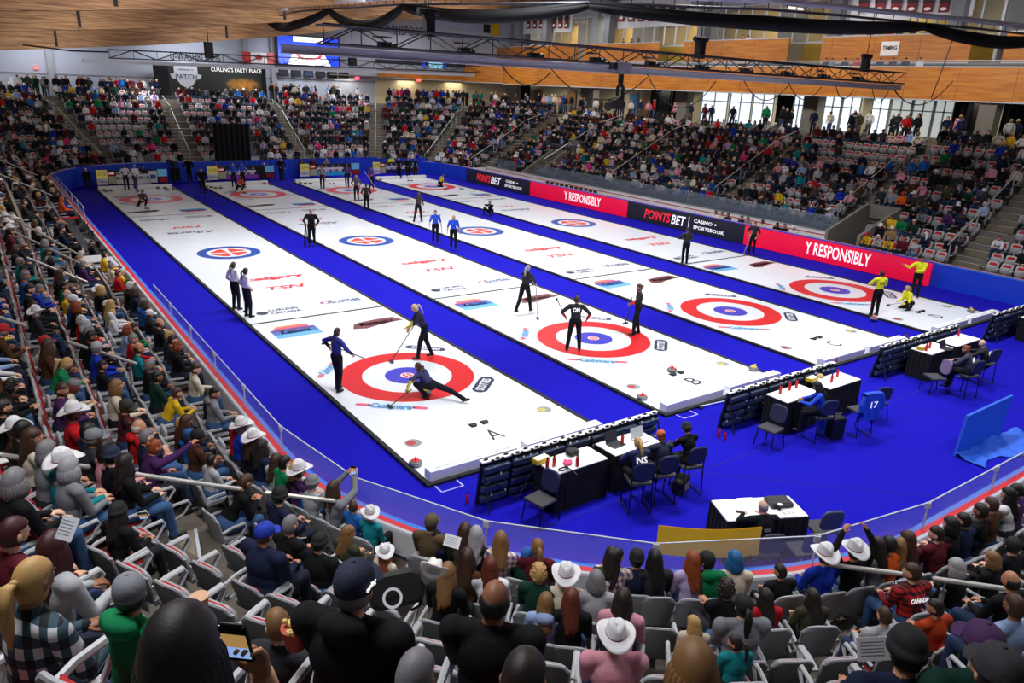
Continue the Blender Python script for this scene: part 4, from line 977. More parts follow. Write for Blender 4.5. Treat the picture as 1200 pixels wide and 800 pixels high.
def person(T, loc, rz, top='navy', bottom='navy', hair='short', hc='brown', hat=None, hatc='white', skin=None, sleeve=None, shoe='#18181a', label='', group=None, name='spectator', cat='spectator', detail=True, rnd=None, hood=False):
    rnd = rnd or R0
    o = bpy.data.objects.new(name, T['mesh']); COL.objects.link(o); o.location = loc; o.rotation_euler = (0, 0, rz)
    tm = top if not isinstance(top, str) else fabric(top); bmt = bottom if not isinstance(bottom, str) else fabric(bottom)
    dress(o, mat(skin or rnd.choice(SK[:3] + SK[:4] + SK), .55), tm, bmt, mat(shoe, .5), None, (fabric(sleeve) if isinstance(sleeve, str) else sleeve) if sleeve else tm)
    tag(o, label, cat, group); M = T['Rh'].to_4x4(); s = T['s']
    def att(nm, me, m=None, dz=0, dy=0, sc_=1.0, tilt=0):
        c = bpy.data.objects.new(nm, me); COL.objects.link(c); c.parent = o
        c.matrix_local = Matrix.Translation(T['H']) @ M @ Matrix.Translation((0, dy * s, dz * s)) @ Matrix.Rotation(tilt, 4, 'X') @ Matrix.Scale(sc_ * s, 4)
        if m: setmat(c, m)
        return c
    if hair:
        wd = 1.0 if T['sex'] == 'm' else .96
        att('hair', hair_mesh(hair), hairmat(HH.get(hc, hc)), sc_=wd)
    if hat:
        hm = mat(CH.get(hatc, hatc), .8, bump=.15, bscale=60)
        parts = hat_mesh(hat); dz = {'cowboy': .048, 'cap': .032, 'toque': .032}[hat]; h = None
        for i, (nm, me) in enumerate(parts):
            c = att({'cowboy': 'cowboy_hat', 'cap': 'cap', 'toque': 'knitted_hat'}[hat] if i == 0 else nm, me, hm if nm != 'hat_band' else None, dz, 0, 1.08, .12 if hat == 'cowboy' else .05)
            if i == 0: h = c
            else:
                c.parent = h; c.matrix_local = Matrix.Identity(4)
    if hood:
        me = HATS.get('hood')
        if me is None:
            b = MB(); b.ell((0, 0, 0), (.115, .07, .075), fabric('navy'), RX(.5), 18, 12, lambda d: 1 + .12 * d.z); me = HATS['hood'] = b.mesh('hood', True)
        c = bpy.data.objects.new('hood', me); COL.objects.link(c); c.parent = o; c.matrix_local = Matrix.Translation(T['nb'] + T['Rb'] @ Vector((0, -.085 * s, -.02 * s))) @ T['Rb'].to_4x4() @ Matrix.Scale(s, 4); setmat(c, tm)
    return o
# ---- pose templates
TP = {}
def SIT(name, **k):
    d = dict(pel=(0, -.02, .52), fl=(-.13, .44, .08), fr=(.13, .46, .08), kl=(-.1, .3, 1), kr=(.1, .3, 1), hl=(-.1, .34, .66), hr=(.1, .34, .66), el=(-.55, -.8, -.5), er=(.55, -.8, -.5), vox=.017); d.update(k); TP[name] = body(name, **d)
SIT('sit_m', lean=.08, sex='m'); SIT('sit_m_wide', lean=.05, sex='m', fat=1.2, hl=(-.16, .32, .66), hr=(.16, .3, .66)); SIT('sit_f', lean=.1, sex='f', hyaw=.35)
SIT('sit_m_turn', lean=.12, sex='m', hyaw=-.55, twist=-.1); SIT('sit_f_turn', lean=.06, sex='f', hyaw=-.6); SIT('sit_m_left', lean=.1, sex='m', hyaw=.6, fat=1.08)
SIT('lean_m', lean=.55, sex='m', hl=(-.08, .5, .68), hr=(.08, .52, .68), hpitch=-.25); SIT('lean_f', lean=.45, sex='f', hl=(-.06, .46, .70), hr=(.08, .48, .70), hpitch=.1, hyaw=.2)
SIT('cross_m', lean=.04, sex='m', hl=(.12, .2, .86), hr=(-.12, .22, .84), fat=1.08, hyaw=.25); SIT('cross_f', lean=.06, sex='f', hl=(.1, .2, .84), hr=(-.1, .22, .82), hyaw=-.3)
SIT('photo', lean=.08, sex='f', hl=(-.07, .42, 1.22), hr=(.07, .42, 1.22), el=(-1, .2, -1), er=(1, .2, -1)); SIT('shade', lean=.05, sex='m', hl=(-.17, .1, 1.42), hr=(.17, .1, 1.42), el=(-1, 0, .4), er=(1, 0, .4))
SIT('down_m', lean=.5, sex='m', hpitch=.35, hl=(-.05, .4, .74), hr=(.08, .42, .74)); SIT('child', lean=.12, sex='f', s=.78, pel=(0, .02, .64), fl=(-.1, .5, .3), fr=(.1, .5, .3), hyaw=.9)
SIT('reach', lean=.3, sex='f', hr=(.1, .62, 1.05), er=(.3, 0, -1))
SIT('big_m', lean=.1, sex='m', fat=1.28, vox=.015); SIT('big_f', lean=.12, sex='f', vox=.015, hyaw=.15)
ST = dict(pel=(0, 0, .93))
TP['stand_m'] = body('stand_m', .02, 'm'); TP['stand_f'] = body('stand_f', .02, 'f', hl=(-.1, .22, 1.05), hr=(.1, .22, 1.05), pel=(0, 0, .92), s=.97)
TP['stand_arms'] = body('stand_arms', .018, 'm', hl=(.1, .2, 1.2), hr=(-.1, .22, 1.18))
# =================================================================== THINGS ON THE FLOOR
def inst(proto, loc, rz=0, first=[None], **kw):
    """first use moves the prototype itself, later uses copy it with its parts"""
    if proto.get('_used') is None: proto['_used'] = 1; o = proto
    else: o = copytree(proto)
    o.location = loc; o.rotation_euler = (0, 0, rz); tag(o, **kw); return o
granite = mat('#6a6c70', .25, var=.4, bscale=60)
def stone_proto(colname, col):
    e = empty('curling_stone'); g = MB(); g.lathe([(.06, .0), (.10, .004), (.135, .03), (.143, .055), (.143, .065), (.135, .09), (.10, .112), (.03, .116), (.001, .116)], m=granite, n=28); g.build('granite_body', e, smooth=True)
    g = MB(); g.lathe([(.1435, .052), (.145, .055), (.145, .065), (.1435, .068)], m=mat('#8a8c90', .6), n=28, cap=False); g.build('striking_band', e)
    g = MB(); g.lathe([(.001, .115), (.085, .115), (.088, .122), (.07, .130), (.001, .131)], m=mat(col, .35), n=24); g.build('cap_disc', e, label=colname + ' plastic disc')
    g = MB(); g.tube([(-.02, 0, .125), (-.02, 0, .165), (.0, 0, .18), (.09, 0, .178)], [.013, .013, .015, .012], mat(col, .35), 10); g.build('handle', e, label=colname + ' gooseneck handle'); return e
SR = stone_proto('red', '#c4161e'); SY = stone_proto('yellow', '#e6c619')
for (u, v, p, rz, lab) in ((487, 542, SR, 1, 'red handled curling stone in the near left corner of sheet A'), (752.5, 465, SR, .5, 'red handled curling stone in the near left corner of sheet B'), (787.5, 433, SR, 2, 'red handled curling stone just behind the hacks of sheet B'),
        (883, 431.5, SY, 0, 'yellow handled curling stone at the right edge of sheet B'), (1138, 364, SY, 1, 'yellow handled curling stone by the right bumper of sheet D'), (1024, 373, SR, 1, 'red handled curling stone beside the yellow shirted player standing on sheet D'),
        (499.5, 459, SY, 1, 'curling stone just released under the hand of the lunging player on sheet A'), (172.5, 244, SY, 1, 'yellow handled curling stone in front of the crouching player on far sheet A'), (287, 225.5, SY, 1, 'yellow handled curling stone in front of the crouching player on far sheet B'),
        (522, 222, SR, 1, 'curling stone in front of the yellow shirted player on far sheet D'), (541.5, 221.5, SY, 1, 'yellow handled curling stone right of the far house of sheet D'),
        (117, 221, SY, 0, 'yellow stone, leftmost parked at far end of sheet A'), (121.5, 222.5, SY, 1, 'yellow stone, second from left parked at far end of sheet A'), (125, 223.5, SY, 2, 'yellow stone, third from left parked at far end of sheet A'), (130.5, 222.8, SY, 2, 'yellow stone, fourth from left parked at far end of sheet A'),
        (185, 219.8, SR, 0, 'red stone, leftmost parked right of sheet A at far end'), (193.5, 220, SR, 1, 'red stone, middle one parked right of sheet A at far end'), (196, 222, SR, 2, 'red stone slightly forward of the others at far end of sheet A'), (203.5, 221, SR, 1, 'red stone, rightmost parked at far end of sheet A'),
        (242, 218.5, SY, 1, 'yellow stone, leftmost parked at far end of sheet B'), (247.5, 219, SY, 1, 'yellow stone, second from left parked at far end of sheet B'), (253, 219.8, SY, 1, 'yellow stone, third from left parked at far end of sheet B'), (259, 219.8, SY, 1, 'yellow stone, fourth from left parked at far end of sheet B'),
        (310, 215, SR, 1, 'red stone, leftmost parked right at far end of sheet B'), (317, 216, SR, 1, 'red stone, rightmost parked at far end of sheet B'),
        (352, 214, SY, 1, 'yellow stone, leftmost parked at far end of sheet C'), (358, 214.5, SY, 1, 'yellow stone, second from left parked at far end of sheet C'), (364, 214.8, SY, 1, 'yellow stone, third from left parked at far end of sheet C'),
        (446, 210, SY, 1, 'yellow stone parked left at far end of sheet D'), (497, 207, SR, 1, 'red stone parked right at far end of sheet D'), (505, 415.5, SR, 0, None)):
    if lab is None: continue
    q = G(u, v, .06); inst(p, (q.x, q.y, 0), rz, label=lab, cat='curling stone', group='curling stones')
# printed stone pictures in the ice near each end
for i in range(4):
    for (dx, c) in ((-1.78, '#a83a40'), (1.88, '#b8ae5a')):
        g = MB(); g.lathe([(.001, .003), (.19, .003)], m=mat('#8a8c90', .6), n=20, cap=False); g.lathe([(.001, .004), (.11, .004)], (-.05, .02, 0), mat(c, .5), 16, cap=False)
        o = g.build('stone_picture', bpy.data.objects['curling_sheet' + ('' if i == 0 else '.%03d' % i)]); o.location = (dx, -3.72, 0)
# ---- brooms
def broom(p0, p1, label, hc='#1a1a1c', headc='#202226'):
    """handle end p0, broom head at p1"""
    P, Q = Vector(p0), Vector(p1); d = (Q - P); e = empty('curling_broom', Q, 0, label=label, cat='broom', group='curling brooms')
    g = MB(); g.tube([P - Q, -d * .0 + Vector((0, 0, .03))], .0135, mat(hc, .4), 8); g.build('shaft', e)
    g = MB(); h = Vector((d.y, -d.x, 0)); h = h.normalized() if h.length > .05 else Vector((1, 0, 0)); M = Matrix((h, Vector((0, 0, 1)).cross(h), Vector((0, 0, 1)))).transposed()
    g.box((0, 0, .02), (.2, .07, .035), mat(headc, .6), M=M); g.build('brush_head', e); return e
def jersey_text(T, o, s, m, w=.2, h=.12, up=0.02):
    p, Rb = T['back']; t = text(s, 1, m, None, 'jersey_lettering', bold=.02); vs = [v.co for v in t.data.vertices]; W = max(v.x for v in vs) - min(v.x for v in vs); H = max(v.y for v in vs) - min(v.y for v in vs); cx = (max(v.x for v in vs) + min(v.x for v in vs)) / 2; cy = (max(v.y for v in vs) + min(v.y for v in vs)) / 2
    for v in t.data.vertices: v.co = Vector(((v.co.x - cx) * w / W, (v.co.y - cy) * h / H, v.co.z))
    M = Rb.to_4x4(); t.parent = o; t.matrix_local = Matrix.Translation(p + Rb @ Vector((0, -.002, up))) @ M @ Matrix.Rotation(PI / 2, 4, 'X'); return t
def ath(u, v, rz, T, cat='curler', name='curler', z=0, **k):
    q = G(u, v, z); o = person(T, (q.x, q.y, z), math.radians(rz), name=name, cat=cat, **k); return o, q
D = math.radians
bd = lambda n, **k: body(n, **dict(dict(vox=.0125), **k))
def W2(o, T, i): 
    w, d, s_ = T['hands'][i]; return Matrix.Rotation(o.rotation_euler.z, 3, 'Z') @ (w + d * .06) + o.location
NAVY = '#141a3c'; JB = '#2a3590'
T1 = bd('curler_back', sex='f', hl=(-.38, .1, 1.05), hr=(.25, .28, .98), el=(-1, -.3, 0), er=(1, -.6, -.2), fl=(-.09, .06, .07), fr=(.1, -.06, .07), hpitch=.15, s=1.02)
o, q = ath(396, 458, -72, T1, top=mat(JB, .8, bump=.3, bscale=20), sleeve='#12142a', bottom='#101220', hair='braid', hc='brown', label='curler in navy and blue jersey with a brown ponytail, standing left of the near house')
broom(W2(o, T1, 1) + Vector((.25, -.25, -.08)), W2(o, T1, 0) + Vector((-.1, .15, .12)), 'broom held across the body by the ponytailed curler left of the near house')
T2 = bd('curler_sweep', sex='f', lean=.38, hl=(-.1, .5, .98), hr=(.1, .42, .86), el=(-1, -.2, -.4), er=(1, -.3, -.4), fl=(-.1, .2, .07), fr=(.1, -.25, .07), hpitch=.2, s=1.03)
o, q = ath(497, 420, 72, T2, top=mat(NAVY, .8, bump=.3, bscale=20), sleeve='#c9bf4a', bottom='#101220', hair='ponytail', hc='#cdb88e', label='curler with grey blonde hair sweeping forward at the top of the near house')
w_ = W2(o, T2, 0); broom(W2(o, T2, 1) + Vector((.25, -.1, .3)), (w_.x - .42, w_.y + .05, .02), 'broom pushed forward by the grey blonde curler at the near house')
T3 = bd('curler_lunge', sex='f', pel=(0, 0, .36), lean=.95, hl=(-.55, .38, .36), hr=(-.02, .72, .24), el=(-1, 0, .4), er=(1, 0, .3), fl=(-.08, .12, .07), fr=(.2, -.88, .09), kl=(-.2, 1, .6), kr=(0, 0, 1), toer=(.2, -1, .4), hpitch=-.5, hyaw=.1, vox=.012)
q0 = G(507, 467); o = person(T3, (q0.x, q0.y, 0), D(28), name='curler', cat='curler', top=mat('#1b2250', .8, bump=.3, bscale=20), sleeve='#c9bf4a', bottom='#101220', hair='ponytail', hc='brown', label='curler in navy jersey lunging low out of the hack on sheet A')
w_ = W2(o, T3, 0); broom(w_ + Vector((.12, -.02, .05)), (w_.x - .5, w_.y - .05, .02), 'broom held out flat over the ice by the lunging curler')
T4 = bd('curler_stand', sex='f', hl=(-.17, .1, .92), hr=(.2, .05, 1.0), el=(-1, -.6, 0), er=(1, -.9, 0), s=1.0)
WJ = mat('#e4e2ea', .8, bump=.2, bscale=20)
o, q = ath(277, 363, -62, T4, top=WJ, sleeve='#d48aa2', bottom='#15161c', hair='ponytail', hc='brown', label='curler in white and pink top, left one of a pair on sheet A')
broom((q.x + .15, q.y - .3, 1.2), (q.x + .2, q.y - .35, .02), 'white handled broom upright beside the pair of white shirted curlers', '#cfd0d8')
o, q = ath(291, 371.5, -75, T4, top=WJ, sleeve='#d9a3a8', bottom='#15161c', hair='ponytail', hc='dark', label='curler in white and blue top, right one of a pair on sheet A')
T5 = bd('man_stand', sex='m', hl=(-.24, .2, .95), hr=(.2, .24, 1.02), el=(-1, -.6, 0), er=(1, -.8, 0), fat=1.1, s=1.04)
o, q = ath(366, 287, 150, T5, name='official', cat='official', top='black', bottom='#101114', hair='short', hc='grey', label='official in black jacket standing on the blue carpet with a folded stand')
g = MB(); 
for a in (0, 2.1, 4.2): g.tube([(0, 0, 1.0), (.14 * math.cos(a), .14 * math.sin(a), 0)], .022, M_black, 6)
g.tube([(0, 0, .9), (0, 0, 1.1)], .05, M_black, 8); oo = g.build('camera_stand', label='black folded camera stand held by the official on the carpet', cat='stand'); oo.location = (q.x - .35, q.y - .15, 0)
T6 = bd('man_back', sex='m', hl=(-.3, .12, 1.0), hr=(.34, .12, .96), el=(-1, -.5, 0), er=(1, -.5, 0), fl=(-.16, 0, .07), fr=(.17, .05, .07), fat=1.06, s=1.05, short=True)
T6m = bd('man_back2', sex='m', hl=(-.3, .12, 1.0), hr=(.34, .12, .96), el=(-1, -.5, 0), er=(1, -.5, 0), fl=(-.2, 0, .07), fr=(.17, .05, .07), fat=1.04, s=1.04)
BLK = mat('#17181c', .8, bump=.3, bscale=20)
o, q = ath(672, 411, -38, T6m, top=BLK, sleeve='#c23a24', bottom='#101114', hair='short', hc='brown', label='curler in black jersey marked ON standing with back turned in the house of sheet B')
jersey_text(T6m, o, 'ON', M_tw, .2, .14, .06); broom(W2(o, T6m, 0), W2(o, T6m, 0) + Vector((-.25, .2, .55)), 'broom tucked under the arm of the curler marked ON')
T7 = bd('man_side', sex='m', hl=(-.05, .26, 1.05), hr=(.2, .2, .95), el=(-1, -.4, 0), er=(.6, -1, 0), fl=(-.1, .1, .07), fr=(.12, -.1, .07), s=1.03)
o, q = ath(745, 392, 55, T7, top=BLK, sleeve='#e0401c', bottom='#101114', hair='bun', hc='brown', label='curler in black and orange jersey on the right of the house of sheet B')
w_ = W2(o, T7, 0); p_ = G(733, 379, .3); broom(w_ + Vector((.1, 0, .2)), (p_.x, p_.y, .3), 'broom held low by the black and orange curler in the house of sheet B')
T8 = bd('curler_walk', sex='f', lean=.18, hl=(.02, .42, 1.05), hr=(.12, .46, .98), el=(-1, -.3, -.3), er=(1, -.3, -.3), fl=(-.09, -.42, .12), fr=(.1, .26, .07), s=1.04)
o, q = ath(614, 367, -68, T8, top=BLK, sleeve='#17181c', bottom='#101114', hair='ponytail', hc='silver', label='curler in black with long pale hair striding with a broom on sheet B')
p_ = G(630, 387 - 13, 0.0); broom((p_.x - .12, p_.y + .05, 1.25), (p_.x, p_.y, .02), 'upright broom of the striding pale blonde curler', '#7a7c84')
T9 = bd('walk_front', sex='f', hl=(-.3, .1, .86), hr=(.28, -.1, .86), fl=(-.08, .25, .08), fr=(.08, -.2, .09), short=True)
BJ = mat('#1848c8', .8, bump=.2, bscale=20)
for (u, v, hc, lab) in ((510, 285, 'brown', 'curler in blue polo shirt walking along the carpet, left of the pair'), (531, 292, 'blonde', 'curler in blue polo shirt walking along the carpet, right of the pair')):
    o, q = ath(u, v, 158, T9, top=BJ, bottom='#101114', hair='bun', hc=hc, label=lab)
broom(GX(517, 262, G(510, 285).x + .3), G(518, 276, .05), 'short handled broom carried by the left blue shirted curler', '#8a5a40')
o, q = ath(490, 261, -50, T8, top=mat('#2a2526', .8), sleeve='#8e8a90', bottom='#15161c', hair='ponytail', hc='brown', label='curler in dark red and grey jersey walking past the centre emblem of sheet C')
o, q = ath(429.5, 247, -40, T4, top=BLK, sleeve='#d8502c', bottom='#101114', hair='bun', hc='black', label='curler in black and orange jersey in front of the far house of sheet C')
o, q = ath(418, 235, 150, T4, top=mat('#5c5358', .8), sleeve='#b0686a', bottom='#15161c', hair='bob', hc='blonde', label='curler in grey and red jersey in the far house of sheet C')
broom((q.x + .4, q.y + .2, 1.3), (q.x - .1, q.y - .4, .02), 'broom of the grey and red curler at the far house of sheet C')
o, q = ath(407, 219, 160, T9, top=mat('#5a3f86', .8), bottom='#15161c', hair='bob', hc='brown', label='curler in purple top with arms spread behind the far house of sheet C')
o, q = ath(435.5, 223, 150, T8, top=mat('#4d3f96', .8), sleeve='#a5568a', bottom='#15161c', hair='short', hc='black', label='curler in purple jersey leaning on a pale broom behind the far house of sheet C')
broom((q.x - .55, q.y + .1, 1.45), (q.x + .3, q.y - .3, .02), 'long pale broom of the purple curler behind the far house of sheet C', '#e0e0e6')
o, q = ath(378, 221, 160, T4, top=mat('#8d8790', .8), sleeve='#c06a6a', bottom='#15161c', hair='short', hc='ginger', label='curler in grey top standing behind the left edge of far sheet C')
TS = bd('sit_floor', sex='m', pel=(0, 0, .14), lean=.25, hl=(-.05, .36, .55), hr=(.05, .36, .55), fl=(-.25, .62, .06), fr=(.25, .5, .06), kl=(-.5, 0, 1), kr=(.5, 0, 1))
o, q = ath(575, 251, 118, TS, name='photographer', cat='photographer', top='black', bottom='#101114', hair='short', hc='grey', label='photographer in black sitting on the carpet between sheets C and D')
g = MB(); g.box((0, 0, 0), (.14, .1, .1), M_black); g.tube([(0, 0, 0), (-.2, .05, 0)], [.045, .055], M_black, 12); oo = g.build('camera', label='black camera with long lens held by the sitting photographer', cat='camera'); oo.location = W2(o, TS, 0) + Vector((-.08, .02, .08))
TC = bd('crouch', sex='f', pel=(0, 0, .3), lean=.5, hl=(-.2, .5, .3), hr=(.05, .5, .38), fl=(-.13, .12, .07), fr=(.14, -.2, .09), kl=(-.3, 1, .8), kr=(.3, 1, .1), hpitch=-.2)
YJ = mat('#dcdc1a', .75, bump=.2, bscale=20)
o, q = ath(515, 218.5, -95, TC, top=mat('#c9b81c', .8), sleeve='#26262a', bottom='#101114', hair='short', hc='brown', label='curler in yellow shirt crouching in the far house of sheet D')
o, q = ath(1065, 363, 68, TC, top=YJ, bottom='#101114', hair='ponytail', hc='blonde', label='curler in bright yellow shirt crouching at the near end of sheet D'); jersey_text(TC, o, '25', mat('#33361a'), .12, .1)
w_ = W2(o, TC, 0); p_ = G(1041, 357.5, .03); broom((w_.x + .5, w_.y - .2, .4), (p_.x, p_.y, .02), 'broom reaching over the ice from the crouching yellow shirted curler', '#9a9c90')
T10 = bd('man_fold', sex='m', hl=(-.12, .3, 1.12), hr=(.1, .28, 1.1), el=(-1, -.3, -.3), er=(1, -.3, -.3), s=1.03)
o, q = ath(1024, 370, -30, T10, top=YJ, sleeve='#d09b7c', bottom='#101114', hair='short', hc='dark', label='curler in bright yellow shirt standing with back turned beside the house of sheet D'); jersey_text(T10, o, 'NG', mat('#33361a'), .17, .1)
T11 = bd('point', sex='m', hl=(.12, .22, 1.1), hr=(.62, .15, 1.3), el=(-1, -.3, -.3), er=(0, 0, -1), s=1.03)
o, q = ath(1071, 348, 128, T11, top=YJ, bottom='#101114', hair='short', hc='dark', label='curler in bright yellow shirt holding one arm out beside the red advertising board')
o, q = ath(802, 309, -25, T10, top=mat('#2a2820', .8), bottom='#101114', hair='short', hc='dark', name='official', cat='official', label='person in black with gold marks standing at the hog line of sheet D')
o, q = ath(880, 298, 120, T4, top=BLK, sleeve='#96652a', bottom='#101114', hair='short', hc='ginger', name='official', cat='official', label='person in black holding a broom in front of the nearer red advertising board')
broom((q.x - .25, q.y - .1, 1.3), (q.x - .45, q.y + .1, .02), 'pale broom held upright in front of the nearer red advertising board', '#b0a0a0')
o, q = ath(167, 241, 185, TC, top=mat('#3a2a2a', .8), sleeve='#c08a70', bottom='#15161c', hair='short', hc='grey', label='curler crouching in the far house of sheet A')
o, q = ath(149, 222.5, 180, T4, top=WJ, bottom='#20222a', hair='short', hc='brown', label='curler in white top at the far end of sheet A, left of two'); o, q = ath(160, 223.5, 190, T8, top=WJ, bottom='#3c4060', hair='short', hc='white', label='curler in white top at the far end of sheet A, right of two')
o, q = ath(281, 222.5, 185, TC, top=mat('#b5443c', .8), sleeve='#d0a090', bottom='#101114', hair='short', hc='ginger', label='curler in red crouching at the far end of sheet B')
o, q = ath(274.5, 219, 180, T4, top=BJ, bottom='#101114', hair='short', hc='blonde', label='curler in blue and white top at the far end of sheet B, left of two'); o, q = ath(285, 218.5, 185, T4, top=BJ, bottom='#101114', hair='short', hc='brown', label='curler in blue and white top at the far end of sheet B, right of two')
for (u, v, rz, T, lab) in ((238, 228, 170, T5, 'official in black standing between the far houses of sheets A and B'), (330, 211.5, 185, T5, 'official in black standing at the far end beside the drape, between sheets B and C'), (223, 213, 150, T5, 'camera operator in black behind the television camera'), (467.5, 208.5, 180, T4, 'person in black and white, leftmost of three at the far end of sheet D'), (478, 209, 180, T5, 'person in black, middle of three at the far end of sheet D'), (486.5, 208, 180, T4, 'person in black, rightmost of three at the far end of sheet D')):
    ath(u, v, rz, T, top='black', bottom='#101114', hair='short', hc='brown', name='official', cat='official', label=lab)
q = G(206, 213); e = empty('television_camera', (q.x, q.y, 0), label='black television camera on a tripod at the far end between sheets A and B', cat='television camera')
g = MB()
for a in (.3, 2.4, 4.5): g.tube([(0, 0, 1.15), (.5 * math.cos(a), .5 * math.sin(a), 0)], [.05, .03], M_black, 8); 
g.prism([(-.3, -.15), (.3, -.15), (.12, .1), (-.12, .1)], .1, 1.0, M_drape); g.build('tripod', e)
g = MB(); g.box((0, 0, 1.4), (.35, .75, .32), M_black); g.tube([(0, -.35, 1.4), (0, -.75, 1.4)], [.12, .16], M_black, 14); g.box((-.35, .1, 1.5), (.3, .2, .22), M_black); g.build('camera_body', e)
# ---- chairs
def chair(loc, rz, label, tall=False, colm='#2e3a5c'):
    e = empty('stacking_chair', loc, rz, label=label, cat='chair'); h = .62 if tall else .45; m = mat('#17181c', .4, metal=.4)
    g = MB(); g.rbox((0, .0, h), (.46, .42, .06), .02, mat('#3d3c40', .8)); g.build('seat', e)
    g = MB(); g.rbox((0, 0, 0), (.42, .05, .42), .13, mat(colm, .7), n=5); b_ = g.build('backrest', e); b_.location = (0, -.26, h + .3); b_.rotation_euler = (-.18 * -1, 0, 0)
    if tall:
        for s in (-1, 1): g = MB(); g.tube([(s * .2, -.23, h + .2), (s * .21, -.2, h), (s * .22, -.24, .02), (s * .22, .26, .02), (s * .2, .2, h - .02)], .014, m, 7); g.build('sled_leg', e)
    else:
        for s in (-1, 1):
            for y0, y1 in ((-.2, -.3), (.18, .24)): g = MB(); g.tube([(s * .2, y0, h), (s * .23, y1, .0)], .014, m, 7); g.build('leg', e)
    return e
CHB = '#262c48'
for (u, v, rz, tall, lab) in ((632, 607, 100, False, 'low dark chair beside the first black table, nearest the boards'), (745, 592, 150 - 175, True, 'tall dark chair under the ponytailed person at the first table'), (772, 583, -20, True, 'tall dark chair under the person in the orange cap'),
        (803, 572, -15, True, 'tall dark chair under the person in black with the beanie'), (900, 520, 95, False, 'low dark chair at the left of the second black table'), (957, 512, -20, True, 'tall dark chair under the person in blue at the second table'),
        (1003, 505, -15, True, 'tall dark chair with a blue jersey hung over its back'), (1022, 487, -25, False, 'low dark chair right of the hung blue jersey'), (1092, 457, 60, False, 'low dark chair with mauve back at the third table'), (1128, 461, -15, True, 'tall dark chair under the nearer person at the third table'), (1148, 446, -15, True, 'tall dark chair under the farther person at the third table')):
    q = G(u, v); chair((q.x, q.y, -.05), D(rz), lab, tall, CHB if 'mauve' not in lab else '#7a6a90')
for (x, y, lab) in ((1.62, -11.25, 'grey folding chair against the glass left of another, behind the small table'), (2.5, -11.0, 'grey folding chair with a white card, right of another behind the small table')):
    chair((x, y, -.05), D(-25), lab, False, '#565a64')
# ---- tables with pleated black skirts
def table(cx, cy, w, d, rz, label, z=.77, bottle=0):
    e = empty('skirted_table', (cx, cy, -.05), rz, label=label, cat='table'); z += .05
    g = MB(); g.rbox((0, 0, 0), (w, .03, d), .02, M_pwhite, M=RX(PI / 2)); t = g.build('tabletop', e); t.location = (0, 0, z)
    g = MB(); per = []
    def edge(p, q):
        P, Q = Vector(p), Vector(q); L = (Q - P).length; n = int(L / .035); dd = (Q - P) / L; nn = Vector((dd.y, -dd.x))
        for i in range(n): c = P + dd * L * i / n + nn * .012 * math.sin(i * 1.7); per.append((c.x, c.y))
    a, b = w / 2 + .01, d / 2 + .01; edge((-a, -b), (a, -b)); edge((a, -b), (a, b)); edge((a, b), (-a, b)); edge((-a, b), (-a, -b))
    g.grid([[(x * 1.02, y * 1.03, .01) for x, y in per], [(x, y, z - .01) for x, y in per]], M_drape, True); g.build('skirt', e); 
    g = MB()
    for sx in (-1, 1):
        for sy in (-1, 1): g.tube([(sx * (a - .08), sy * (b - .08), 0), (sx * (a - .08), sy * (b - .08), z - .02)], .02, M_steel, 8)
    g.build('trestle', e); return e
TZ = .787
table(-.2, -7.3, 1.3, .62, 0, 'black skirted white table at the left end of the first scoreboard'); table(1.27, -7.3, 1.25, .62, 0, 'black skirted white table where three people sit by the first scoreboard')
table(6.7, -7.38, 1.3, .62, 0, 'black skirted white table in front of the person in blue'); table(8.45, -7.38, 1.35, .62, 0, 'black skirted white table right of the person in blue'); table(13.5, -7.3, 1.25, .62, 0, 'black skirted white table with a yellow box at the third scoreboard'); table(15.1, -7.3, 1.5, .62, 0, 'black skirted white table in front of the two people at the third scoreboard')
table(1.5, -10.38, 1.5, .68, D(-25), 'small black skirted table of the bald man near the glass'); table(20.6, -7.4, 1.4, .62, 0, 'black skirted table at the right edge of the picture')
